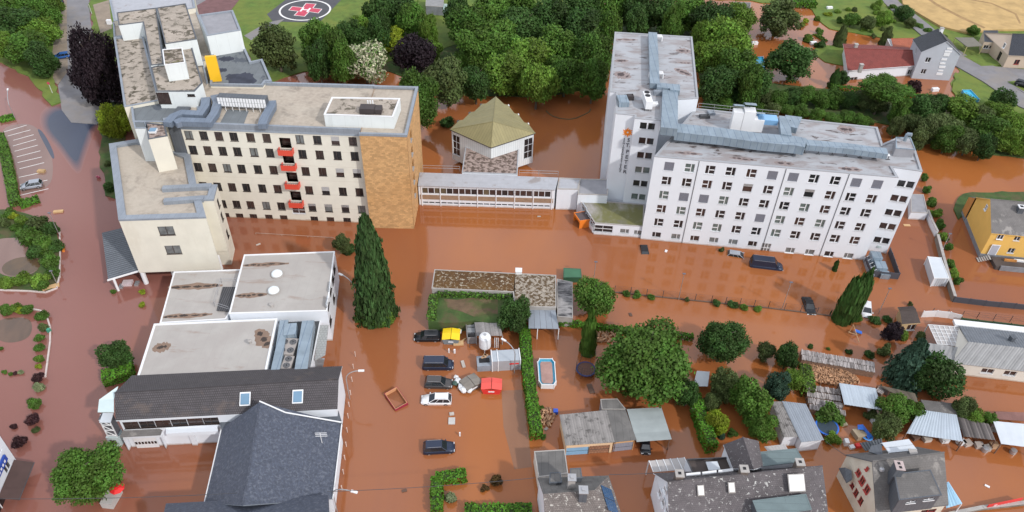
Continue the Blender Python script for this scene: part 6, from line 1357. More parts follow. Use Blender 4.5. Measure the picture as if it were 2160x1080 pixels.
t = thing('chimney_stub', 'small chimney stub with white cap on the rear slope of the beige house', 'chimney', P(1925, 955, 8)); p = P(1926, 956, 8.4); m_ = MB(); m_.obox((p.x, p.y, 7.0), .9, .9, 1.5); m_.build('stack', METALD, t); m_ = MB(); m_.obox((p.x, p.y, 8.5), 1.1, 1.1, .15); m_.build('cap', CONC, t)

# ================================================================ garages
def corr_shed(name, label, pts, z, walls, m, z2=None, wave=.35, amp=.05, along=0, ops=(), cat='garage', base=-1.2):
    """pts front-left, front-right, back-right, back-left at heights z (front) / z2 (back)"""
    z2 = z if z2 is None else z2; q = [P(*pts[0], z), P(*pts[1], z), P(*pts[2], z2), P(*pts[3], z2)]
    t = thing(name, label, cat, V3((q[0]+q[2])/2, 0)); c = corr_roof(q, wave, amp, along=along); c.build('roof_sheet', m, t)
    if walls:
        pf = offset(ccw([(v.x, v.y) for v in q]), .2); m_ = MB(); hits = edge_hits(pf, ops, 0, z+.3)
        for i in range(4): wallface(m_, pf[i], pf[(i+1) % 4], base, min(z, z2)-.12, hits.get(i, []))
        m_.build('wall', walls, t)
        for i, oo in hits.items():
            d = (Vector(pf[(i+1) % 4])-Vector(pf[i])).normalized(); n = Vector((d.y, -d.x))
            for o in oo:
                p = Vector(pf[i])+d*o[0]-n*.14; m_ = MB(); m_.obox((p.x, p.y, max(base, o[1]-o[3]/2)), o[2], .06, o[3], math.atan2(d.y, d.x)); m_.build('garage_door', o[4], t)
                m_ = MB(); m_.obox((p.x-n.x*-.04, p.y-n.y*-.04, .9), o[2], .03, .05, math.atan2(d.y, d.x)); m_.build('door_rail', DARKM, t)
    return t, q
BLUEG = mat('door_blue', (.22, .42, .62), .6, .06); RUSTG = mat('door_rust', (.30, .15, .085), .8, .2, 1.2, brick=(.45, .5, .03, (.12, .06, .04), 1.1)); GREYG = mat('door_grey_blue', (.27, .28, .33), .7, .06, .8, brick=(.25, 60, .02, (.2, .2, .25), 1.0))
corr_shed('garage', 'cream double garage with mossy corrugated roof, blue and rusty doors', [(1193, 940), (1297, 933), (1280, 865), (1180, 875)], 2.8, PEACH, ETERN, ops=[(1218, 955, 3.4, 2.6, BLUEG), (1263, 951, 3.1, 2.6, RUSTG)])
corr_shed('garage', 'narrow peach garage with plain grey roof and grey door, next to the cream one', [(1297, 933), (1343, 928), (1320, 865), (1280, 865)], 2.7, mat('orange_peach', (.66, .38, .17), .8, .06), FELTD, wave=1.2, amp=.02, ops=[(1314, 945, 3.0, 2.6, GREYG)])
t, q = corr_shed('carport', 'open carport with pale green-grey sheet roof sheltering a small dark vehicle', [(1343, 932), (1417, 926.5), (1395, 859), (1322, 863)], 2.6, None, mat('pale_grey_sheet', (.30, .335, .335), .6, .08, rnd=.06), wave=1.3, amp=.03, along=1, cat='carport')
for v in (q[0].lerp(q[1], .95), q[2], q[3]): m_ = MB(); m_.obox((v.x, v.y+.1, -1), .16, .16, 3.5); m_.build('post', mat('post_brown', (.16, .09, .06), .8), t)
building('small_shed', 'small grey flat shed behind the garages', 'shed', px([(1270, 863), (1320, 863), (1302, 841), (1267, 842)], 2.4), 2.4, wall=STONE, roof=FELTD, coping=CONC, pw=.08, ph=.04)
corr_shed('garage', 'white garage with weathered brown corrugated roof, left of two', [(1653, 922), (1688, 921), (1648, 847), (1628, 847)], 2.5, WHITE, ETERN, ops=[(1670, 932, 2.4, 2.0, GREYG)])
corr_shed('garage', 'white garage with blue-grey corrugated roof, right of two', [(1690, 933), (1738, 928), (1700, 852), (1649, 846)], 2.6, WHITE, mat('blue_grey_sheet', (.25, .28, .32), .7, .08, rnd=.08), ops=[(1713, 943, 2.7, 2.2, GREYG)])
m_ = corr_roof([P(1620, 952, 2.9), P(1662, 948, 2.9), P(1656, 937, 2.9), P(1612, 942, 2.9)], .4, .05); m_.build('lean_to_roof', GLROOF, label='narrow glass lean-to strip beside the white garages', cat='canopy')

# ---- middle yard: mossy garage row
MOSSR = mat('brown_moss_roof', (.085, .042, .014), .95, .3, 1.5, spots=((.40, .36, .28), 2.0, .57, .02, .9), spots2=((.15, .08, .02), .25, .5, .1, .5), bump=.9, bs=6)
MOSSP = mat('brown_moss_roof_pale', (.32, .28, .23), .95, .25, 1.5, spots=((.075, .042, .014), 1.7, .50, .03, .92), bump=.9, bs=6)
rw = thing('mossy_garage_row', 'long low flat-roofed garage row covered in brown moss', 'building', P(1040, 620, 0))
zz = 3.4; q = px([(911, 608), (1083, 616), (1085, 647), (1173, 648), (1172.5, 581), (917, 569)], zz); pf = ccw([(v.x, v.y) for v in q]); m_ = MB()
for i in range(len(pf)): wallface(m_, pf[i], pf[(i+1) % len(pf)], -1.4, zz-.1, [])
m_.build('wall', CONC, rw)
m_ = MB(); m_.slab(px([(911, 608), (1083, 616), (1087, 577), (917, 569)], zz), .12); m_.build('left_roof', MOSSR, rw)
m_ = MB(); m_.slab(px([(1085, 647), (1173, 648), (1172.5, 581), (1087, 577)], zz), .12); m_.build('right_roof', MOSSP, rw)
ou = offset(pf, -.06); inn = offset(pf, .12); m_ = MB()
for i in range(len(pf)):
    j = (i+1) % len(pf); m_.face([(*ou[i], zz-.2), (*ou[j], zz-.2), (*ou[j], zz+.06), (*ou[i], zz+.06)]); m_.face([(*ou[i], zz+.06), (*ou[j], zz+.06), (*inn[j], zz+.06), (*inn[i], zz+.06)]); m_.face([(*inn[j], zz), (*inn[i], zz), (*inn[i], zz+.06), (*inn[j], zz+.06)])
m_.build('edge_strip', CONC, rw)
p = P(1094, 575, 3.4); m_ = MB(); m_.obox((p.x, p.y, 0), 1.1, 1.0, 4.0); m_.obox((p.x, p.y, 4), 1.2, 1.1, .08); m_.build('chimney_box', WHITEM, label='small white box chimney at the rear of the mossy garage row', cat='chimney')
t = thing('carport', 'carport with plain blue-grey sheet roof in front of the mossy garage row', 'carport', P(1145, 690, 0)); q = px([(1115, 692), (1179, 693.5), (1171, 649.5), (1115, 649)], 2.7)
for i in range(5): m_ = MB(); m_.slab([q[0].lerp(q[1], i/5+.004), q[0].lerp(q[1], (i+1)/5-.004), q[3].lerp(q[2], (i+1)/5-.004), q[3].lerp(q[2], i/5+.004)], .1); m_.build('sheet', mat('blue_grey_sheet', (.25, .28, .32)), t)
for v in (q[0].lerp(q[1], .3), q[1], q[2], q[3]): m_ = MB(); m_.obox((v.x, v.y+.1, -1), .14, .14, 3.6); m_.build('post', WHITEM, t)
building('weathered_flat_shed', 'narrow shed with peeling black and white felt roof right of the garage row', 'shed', px([(1176, 667), (1208, 670), (1207.5, 595), (1175, 588)], 2.3), 2.3, wall=CONC, roof=mat('peeling_felt', (.30, .29, .29), .9, .2, 1, spots=((.03, .03, .035), .55, .52, .07, .9, (.5, 2, 1))), coping=CONC, pw=.1, ph=.05)
building('green_skip', 'low dark green covered skip standing in the water', 'skip', px([(1189, 585), (1227, 585), (1225, 567), (1189, 565)], 1.3), 1.3, wall=mat('dark_green_paint', (.03, .10, .055), .5, .08), roof=mat('green_cover', (.045, .14, .075), .6, .08), coping=mat('dark_green_paint', (.03, .10, .055)), pw=.12, ph=.02, names=('side', 'cover', 'rim'))
sheet('grass_terrace', [(911, 617), (907, 648), (903, 678), (1000, 676), (1062, 680), (1080, 650), (1083, 625), (1000, 620)], 2.2, GRASSD, skirt=3.5, soft=2)
sheet('soil_patch', [(935, 630), (1050, 632), (1050, 662), (1000, 668), (945, 650)], 2.22, mat('bare_soil', (.13, .085, .05), .95, .25, .8, spots=((.06, .09, .02), .3, .5, .08, .8)), 0, soft=2)
# ================================================================ trees
random.seed(21)
def many(lst, leafs, group, labels, h=11, kind='broad', name=None):
    for i, a in enumerate(lst):
        x, y, wd = a[:3]; hh = a[3] if len(a) > 3 else h*random.uniform(.88, 1.12); lf = a[4] if len(a) > 4 else random.choice(leafs)
        tree(x, y, wd, hh, lf, kind, label=labels[lf.name] if isinstance(labels, dict) else labels, group=group, name=name)
GW = 'trees of the wood behind the clinics'
LW = {m.name: t+' broadleaf tree in the wood behind the clinics' for m, t in ((L_DARK, 'dark green'), (L_MID, 'mid green'), (L_LIGHT, 'light green'), (L_OLV, 'olive green'), (L_YEL, 'yellow-green'))}
many([(668, 92, 74), (702, 108, 66), (742, 88, 70), (672, 128, 60), (722, 134, 58), (846, 22, 92), (803, 28, 70), (872, 52, 62), (798, 72, 60), (905, 75, 46),
      (985, 62, 90), (1002, 112, 96), (1050, 88, 116), (1042, 30, 96), (968, 30, 62), (1104, 60, 104), (1112, 130, 104), (1004, 178, 76), (1062, 160, 100), (1132, 178, 92), (1160, 40, 92), (1182, 104, 100), (1192, 160, 92), (1232, 62, 92), (1252, 120, 84),
      (1250, 172, 64), (1226, 18, 90), (1288, 16, 84), (1282, 60, 60), (1340, 28, 86), (1400, 30, 88), (1452, 28, 88), (1500, 44, 100), (1528, 92, 100), (1504, 122, 84), (1556, 148, 92), (1516, 178, 86), (1592, 182, 74), (1582, 222-40, 60), (1562, 40, 76), (1480, 78, 50), (1100, 12, 90), (1345, 55, 60), (1420, 58, 50)],
     [L_DARK, L_DARK, L_MID, L_MID, L_LIGHT], GW, LW, 12)
many([(944, 172, 96, 13, L_OLV), (760, 60, 50, 7, L_LIGHT), (832, 86, 66, 6, L_YEL), (780, 92, 56, 5, L_LIGHT), (905, 108, 60, 6, L_LIGHT)], [L_OLV], GW, LW)
tree(585, 104, 108, 13, L_OLV, 'pine', 'large dark olive pine at the lower corner of the helipad lawn', 'tree', mesh=PINE)
tree(771, 132, 112, 11, L_BLOOM, 'broad', 'rounded tree covered in cream blossom behind the clinic roof', mesh=CROWN[2])
tree(876, 116, 88, 10, L_COP, 'broad', 'dark purple-leaved tree between the blossoming tree and the wood', mesh=CROWN[1])
tree(874, 214, 108, 16, L_MID, 'broad', 'tall dense green tree directly right of the tan tiled tower', mesh=CROWNB[0], zc=8)
shrub(940, 258, 32, 3, L_DARK, 'small dark round bush in the water left of the chapel')
tree(200, 150, 112, 20.5, L_COP, 'broad', 'huge dark purple-leaved beech beside the clinic street', mesh=CROWNB[0], zc=8.5, name='copper_beech')
tree(240, 258, 78, 8, L_YEL, 'broad', 'yellow-green tree between dark beech and cream front wing', mesh=CROWNB[1], asp=1.3, zc=3.6)
GB = 'trees on the river bank at top left'
LB = {m.name: t+' broadleaf tree on the top-left river bank' for m, t in ((L_DARK, 'dark green'), (L_MID, 'mid green'), (L_LIGHT, 'light green'))}
many([(38, 58, 100), (92, 30, 70), (58, 104, 90), (92, 128, 66), (20, 18, 80), (12, 96, 60), (84, 72, 76), (60, 8, 70), (-10, 50, 70), (108, 4, 50)], [L_MID, L_DARK, L_LIGHT], GB, LB, 9)
GR = 'bushes along the bank behind the residence'
LR = {m.name: t+' bush in the belt behind the white residence' for m, t in ((L_DARK, 'dark green'), (L_MID, 'mid green'), (L_LIGHT, 'light green'), (L_OLV, 'olive green'))}
L_ = []
for i in range(13): L_.append((1492+i*30, 196+i*1.6+random.uniform(-6, 6), 46, 5.0))
for i in range(11): L_.append((1500+i*32, 222+i*3+random.uniform(-5, 5), 40, 3.2))
many(L_, [L_DARK, L_MID, L_MID, L_OLV], GR, LR, 5, name='bank_bush')
GT = 'trees at the right end of the bank'
LT = {m.name: t+' bushy tree at the right end of the bank' for m, t in ((L_DARK, 'dark green'), (L_MID, 'mid green'), (L_LIGHT, 'light green'), (L_OLV, 'olive green'))}
many([(1945, 232, 70), (1988, 262, 82), (2036, 236, 84), (2082, 276, 80), (2122, 296, 66), (2042, 300, 62), (1998, 296, 60), (1958, 278, 58), (2106, 238, 62), (2142, 262, 60), (1976, 222, 50), (2154, 304, 48), (2112, 212, 50), (1922, 262, 54), (1900, 238, 50), (2070, 244, 50), (1932, 298, 44), (2075, 312, 44), (1890, 268, 36)], [L_DARK, L_MID, L_OLV, L_LIGHT], GT, LT, 6.5)
tree(1640, 40, 104, 10, L_OLV, 'broad', 'wide willow-like tree left of the flooded top gardens', mesh=PINE)
tree(1672, 132, 112, 10, L_DARK, 'broad', 'dark spreading garden tree right of the far blue pool', mesh=PINE)
tree(1864, 186, 112, 11, L_MID, 'broad', 'walnut tree with bare forked trunk in front of the red-roofed house', mesh=CROWNB[1], zc=7.5)
conifer(1769, 96, 26, 5.5, L_OLV, mesh=COLM, label='clipped column conifer in the far garden, left of two', name='column_conifer')
conifer(1865, 94, 24, 4.8, L_OLV, mesh=COLM, label='clipped column conifer near the orange roof, right of two', name='column_conifer')
conifer(1757, 184, 24, 4.5, L_DARK, mesh=COLM, label='dark column conifer at the corner of the red-roofed house', name='column_conifer')
shrub(1780, 166, 34, 3.4, L_DARK, 'dark round bush at the left corner of the red-roofed house')
shrub(1705, 80, 26, 2.2, L_LIGHT, 'small bright green bush beside the flooded vegetable beds'); shrub(1731, 94, 24, 2.4, L_DARK, 'small blue-green round bush in the far garden')
shrub(1932, 184, 34, 3.6, L_PLUM, 'purple-leaved bush in front of the grey gabled house')
tree(1797, 42, 40, 5, L_MID, label='small fruit tree in the far flooded garden, left one'); tree(1832, 50, 30, 4.5, L_OLV, label='thin fruit tree in the far flooded garden, middle one'); tree(1865, 40, 36, 5, L_LIGHT, label='light green fruit tree in the far flooded garden, right one')
tree(1908, 28, 42, 4.5, L_DARK, label='dark round tree beside the country road bend'); tree(2054, 64, 26, 3.2, L_MID, label='small round tree in front of the wheat field')
tree(1920, 48, 24, 3.6, L_OLV, label='bare-branched small tree on the garden verge')
GH = 'hedge shrubs beside the country road'
for x, y in ((1885, 14), (1896, 22), (1925, 44), (1940, 54), (1958, 64), (1975, 72), (1990, 78)): shrub(x, y, 22, 1.6, L_MID, 'low roadside bush on the field edge of the country road', GH)
hedge([(1640, 12), (1718, 14)], 3.0, 1.8, L_HEDGE, 'wide bright clipped hedge block at the very top right', dens=10, size=.28, z=.2)
hedge([(1752, 188), (1900, 206), (2020, 218)], 1.2, 1.3, L_HEDGE, 'long low garden hedge below the grey gabled house', dens=14, size=.22, z=.3)
for x0, y0 in ((1715, 74), (1722, 78), (1729, 82)):
    hedge([(x0, y0), (x0+16, y0+5)], .5, .4, L_LIGHT, 'short vegetable row in the flooded far garden', dens=30, size=.2, name='vegetable_row', cat='vegetable bed', group='vegetable rows in the far garden')
for x, y, w2 in ((1745, 30, 20), (1768, 24, 18), (1790, 20, 16), (1850, 26, 18), (1822, 62, 16), (1878, 60, 16), (1950, 78, 18), (1690, 52, 20), (1700, 44, 16), (1862, 62, 14), (1885, 45, 14)): shrub(x, y, w2, 1.4, random.choice([L_LIGHT, L_OLV, L_YEL]), 'small shrub among the flooded top-right plots', 'shrubs in the far garden plots')

# ---- big individual trees in the water
conifer(795, 664, 82, 20.8, L_SPR, mesh=SPRUCE, label='tall dark spruce standing in the water in the centre left')
for x, y, w2, lf in ((762, 664, 34, L_MID), (778, 675, 38, L_MID), (800, 679, 40, L_MID), (818, 668, 34, L_LIGHT), (832, 655, 26, L_DARK)): shrub(x, y, w2, 2.2, lf, 'leafy bush growing round the foot of the tall spruce', 'bushes at the foot of the spruce')
tree(722, 514, 38, 4.5, L_OLV, label='small tree in front of the flat clinic beside the spruce'); shrub(737, 525, 34, 2, L_DARK, 'dark low bush beside the flat clinic corner')
tree(1085, 664, 76, 7, L_DARK, label='dark round tree at the corner of the mossy garage yard', mesh=CROWN[0]); tree(1254, 624, 100, 7.5, L_MID, label='round green tree right of the dark green skip', mesh=CROWN[2])
tree(1362, 766, 214, 11.5, L_MID, label='very large spreading green tree in the gardens, bottom centre', mesh=CROWNB[0], zc=5.6); tree(1524, 722, 112, 9, L_DARK, label='large dark green tree right of the very large one', mesh=CROWNB[1])
tree(180, 1003, 156, 9.5, L_MID, label='large round green tree standing in the street, bottom left', mesh=CROWNB[1], zc=4.6)
tree(243, 750, 72, 5, L_DARK, label='round-headed green tree above the hedge left of the hall', mesh=CROWN[3])
conifer(1239, 742, 34, 8.5, L_MID, mesh=COLM, label='tall clipped green column conifer beside the trampoline garden', name='column_conifer')
conifer(1778, 674, 44, 9.5, L_DARK, mesh=COLM2, label='dark cypress in the flooded car park, left and lower of a pair', name='cypress'); conifer(1796, 668, 34, 10, L_DARK, mesh=COLM2, label='dark cypress in the flooded car park, right of a pair', name='cypress')
conifer(1760, 570, 11, 2.2, L_DARK, mesh=COLM2, label='tiny conifer poking from the water in front of the residence', name='small_conifer')
conifer(1904, 800, 86, 9, L_BLUE, mesh=SPRUCE2, label='blue-green spruce left of the long white house', name='spruce_tree'); tree(1976, 790, 100, 7, L_DARK, label='dark bushy tree in front of the long white house', mesh=CROWN[1])
tree(1882, 700, 44, 4, L_COP, label='small almost black round tree beside the garden hut', mesh=CROWN[3]); shrub(1906, 706, 26, 1.8, L_LIGHT, 'bright green bush right of the small black tree'); shrub(1943, 708, 24, 1.6, L_OLV, 'rounded olive bush left of the glass patio roof')
shrub(1868, 740, 30, 2.4, L_OLV, 'olive bush at the left foot of the blue-green spruce')
for k, (x, y, w2, h_, lf, lb) in enumerate(((1616, 742, 44, 4, L_OLV, 'loose olive bush left of the long log stack'), (1662, 752, 52, 6, L_DARK, 'dark tree left of the long log stack'), (1672, 800, 46, 5, L_LIGHT, 'bright green tree left of the wood pile'), (1588, 852, 88, 7.5, L_MID, 'large blue-green tree above the white garages'), (1560, 826, 60, 6, L_MID, 'green tree left of the large tree above the garages'), (1640, 818, 58, 5, L_BLUE, 'pale blue-green bush left of the stacked boards'), (1525, 812, 66, 6, L_OLV, 'dark olive tree beside the small white tarpaulin'), (1512, 890, 48, 4, L_YEL, 'bright yellow-green round tree beside the tall hedge'), (1610, 905, 60, 5, L_MID, 'green tree directly above the white garages'), (1656, 712+30, 34, 4, L_MID, 'small tree at the bend of the garden path'), (1450, 832, 50, 5.5, L_DARK, 'dark shrub tree at the right foot of the very large tree'), (1500, 850, 40, 4, L_OLV, 'olive shrub above the tall hedge'))):
    tree(x, y, w2, h_, lf, label=lb)
for k, (x, y, w2, h_, lf, lb) in enumerate(((1888, 862, 74, 5, L_MID, 'broad green tree between the two tin roofs'), (1870, 900, 60, 5, L_OLV, 'yellowish tree left of the second tin roof'), (1925, 866, 50, 3.6, L_MID, 'spreading branches over the edge of the second tin roof'), (2032, 862, 46, 4.5, L_OLV, 'yellowish tree between tin roof and slatted shed'), (2050, 880, 44, 3.6, L_LIGHT, 'light bush leaning over the slatted shed'), (2085, 886, 34, 3, L_MID, 'small green bush at the right end of the slatted shed'))):
    tree(x, y, w2, h_, lf, label=lb)
for x, y, w2, lf, lb in ((1710, 730, 14, L_DARK, 'tiny bush behind the long log stack, first from the left'), (1748, 736, 10, L_MID, 'tiny bush behind the long log stack, second from the left'), (1790, 742, 16, L_DARK, 'small bush behind the long log stack, third from the left'), (1832, 746, 24, L_DARK, 'round bush behind the right end of the long log stack'), (1752, 870, 60, L_MID, 'leafy bed above the blue trampoline'), (1757, 922, 36, L_LIGHT, 'round green bush below the blue trampoline'), (1838, 876, 30, L_OLV, 'yellowish shrub below the first tin roof'), (1545, 912, 24, L_MID, 'small bush right of the tall hedge'), (1522, 918, 20, L_BLUE, 'small blue-green bush beside the tall hedge')):
    shrub(x, y, w2, None, lf, lb)
# fence shrubs
for x, y, w2, lf in ((1512, 640, 20, L_DARK), (1544, 642, 26, L_DARK), (1568, 647, 20, L_LIGHT), (1600, 651, 20, L_LIGHT), (1320, 618, 20, L_MID), (1345, 622, 22, L_MID), (1372, 626, 18, L_MID), (1450, 632, 12, L_OLV), (1522, 527, 12, L_OLV), (1848, 676, 30, L_DARK), (1870, 672, 24, L_DARK), (1812, 672, 22, L_MID), (1920, 640, 12, L_OLV)):
    shrub(x, y, w2, 1.2, lf, 'low shrub along the wire fence of the flooded car park', 'shrubs along the car park fence')
# creepers on the stone wall at the right
for x, y, w2 in ((1955, 400, 20), (1966, 425, 24), (1975, 450, 26), (1984, 475, 28), (1992, 500, 26), (2002, 520, 20), (2006, 555, 22), (2012, 575, 24), (2020, 592, 20), (1950, 375, 18)): shrub(x, y, w2, 2.0, random.choice([L_MID, L_MID, L_LIGHT]), 'bush growing along the stone wall near the yellow house', 'bushes along the stone wall')
# left planters
LP_ = 'shrubs of the left planting bed'
for x, y, w2, lf in ((18, 452, 30, L_MID), (45, 465, 34, L_LIGHT), (80, 470, 50, L_OLV), (108, 482, 40, L_DARK), (60, 500, 60, L_MID), (90, 515, 56, L_MID), (112, 520, 38, L_DARK), (105, 550, 44, L_MID), (110, 575, 34, L_MID), (80, 592, 44, L_LIGHT), (42, 590, 40, L_LIGHT), (12, 595, 34, L_LIGHT), (8, 470, 30, L_OLV), (30, 480, 26, L_MID), (90, 600, 34, L_MID), (30, 455, 22, L_YEL), (60, 480, 30, L_DARK), (75, 530, 44, L_DARK)):
    shrub(x, y, w2, None, lf, 'leafy shrub in the upper left planting bed', LP_)
LQ = 'shrubs of the lower left planting bed'
for x, y, w2, lf in ((12, 652, 30, L_MID), (30, 650, 28, L_LIGHT), (42, 655, 20, L_YEL), (58, 652, 30, L_MID)): shrub(x, y, w2, None, lf, 'shrub in the hedge row at the top of the lower left bed', LQ)
for x, y, w2, lf, lb in ((85, 667, 30, L_MID, 'bright round shrub at the curved corner of the lower left bed'), (90, 690, 24, L_OLV, 'reddish-green shrub below the round corner shrub'), (84, 712, 24, L_MID, 'green shrub beside the small green bin'), (80, 734, 24, L_MID, 'low green shrub, middle of the lower left bed edge'), (84, 757, 22, L_LIGHT, 'light shrub above the plum-coloured bush'), (82, 772, 14, L_YEL, 'small yellow-green shrub above the plum bush'), (78, 797, 28, L_PLUM, 'plum-coloured round bush on the lower left bed edge'), (80, 816, 26, L_PALE, 'pale grey-green round bush below the plum one'), (73, 852, 32, L_MID, 'green ball bush on the lower left bed edge'), (68, 884, 34, L_PLUM, 'dark plum bush at the end of the lower left bed'), (74, 908, 18, L_OLV, 'sparse brown bush just below the dark plum bush'), (30, 900, 16, L_PLUM, 'small brown bush near the sign-band building'), (42, 931, 36, L_PLUM, 'long dark brown bush beside the sign-band building'), (10, 784, 12, L_MID, 'small shrub in the flooded bed, leftmost of four'), (22, 789, 12, L_MID, 'small shrub in the flooded bed, second of four'), (32, 787, 12, L_PLUM, 'small plum shrub in the flooded bed, third of four'), (42, 785, 14, L_PALE, 'small pale shrub in the flooded bed, fourth of four'), (2, 735, 12, L_MID, 'small round shrub cut by the left edge'), (238, 615, 14, L_MID, 'green potted bush left of the drowned terrace table'), (299, 615, 16, L_YEL, 'yellow-green bush right of the drowned table, upper one'), (300, 642, 16, L_YEL, 'yellow-green bush right of the drowned table, lower one'), (1046, 1012, 32, L_RED, 'brown half-bare bush in the bottom yard, tall one'), (1022, 1028, 20, L_RED, 'brown half-bare bush in the bottom yard, small one'), (951, 1050, 32, L_PALE, 'pale variegated bush inside the L-shaped hedge'), (1140, 860, 14, L_MID, 'small shrub on the garden side of the long hedge, upper'), (1146, 920, 16, L_MID, 'small shrub on the garden side of the long hedge, lower')):
    shrub(x, y, w2, None, lf, lb)
shrub(230, 395, 30, 2.5, L_DARK, 'dark shrub at the lower end of the clinic side strip'); shrub(228, 345, 20, 1.6, L_OLV, 'low shrub midway on the clinic side strip')
for x, y, w2, lf in ((8, 300, 20, L_MID), (14, 330, 18, L_MID), (20, 360, 18, L_MID), (28, 395, 22, L_MID)): pass
# hedges
hedge([(2, 292), (14, 330), (22, 370), (30, 410), (34, 436)], 1.8, 1.4, L_MID, 'green hedge along the left side of the flooded parking bays', dens=22, size=.2)
hedge([(44, 434), (82, 422)], 2.6, .6, L_HEDGE, 'short low green hedge at the end of the parking bays', dens=24, size=.18)
hedge([(0, 255), (30, 248)], 2.6, .5, L_HEDGE, 'small clipped green patch below the upper left lamp', dens=24, size=.18)
hedge([(222, 806), (285, 789)], 2.2, 1.7, L_HEDGE, 'thick hedge between the street tree and the hall', dens=26)
hedge([(1106, 702), (1112, 790), (1122, 860), (1131, 928)], 1.7, 1.9, L_HEDGE, 'long bright clipped hedge between the yard and the pool garden')
hedge([(1180, 684), (1260, 695), (1352, 706), (1460, 716)], .9, 1.1, L_HEDGE, 'low straight clipped hedge running right from the carport')
hedge([(1462, 850), (1476, 900), (1497, 955)], 1.7, 2.4, L_HEDGE, 'tall bright hedge behind the carport, leading to the cross gable')
hedge([(922, 1085), (922, 1016), (982, 1008)], 1.6, 1.3, L_HEDGE, 'L-shaped bright green clipped hedge at the bottom centre')
hedge([(982, 1082), (1120, 1082)], 1.6, 1.2, L_HEDGE, 'straight bright hedge cut off by the bottom edge')
hedge([(915, 628), (910, 676)], 1.4, .8, L_MID, z=2.2, label= 'low leafy hedge on the left edge of the grass terrace', dens=20)
hedge([(925, 623), (1080, 629)], .9, .8, L_MID, z=2.2, label= 'creeper along the front wall of the mossy garage row', dens=14, size=.2)
hedge([(1690, 790), (1700, 838)], 1.8, 2.6, L_LIGHT, 'bright climbing hedge left of the stacked boards', dens=20)
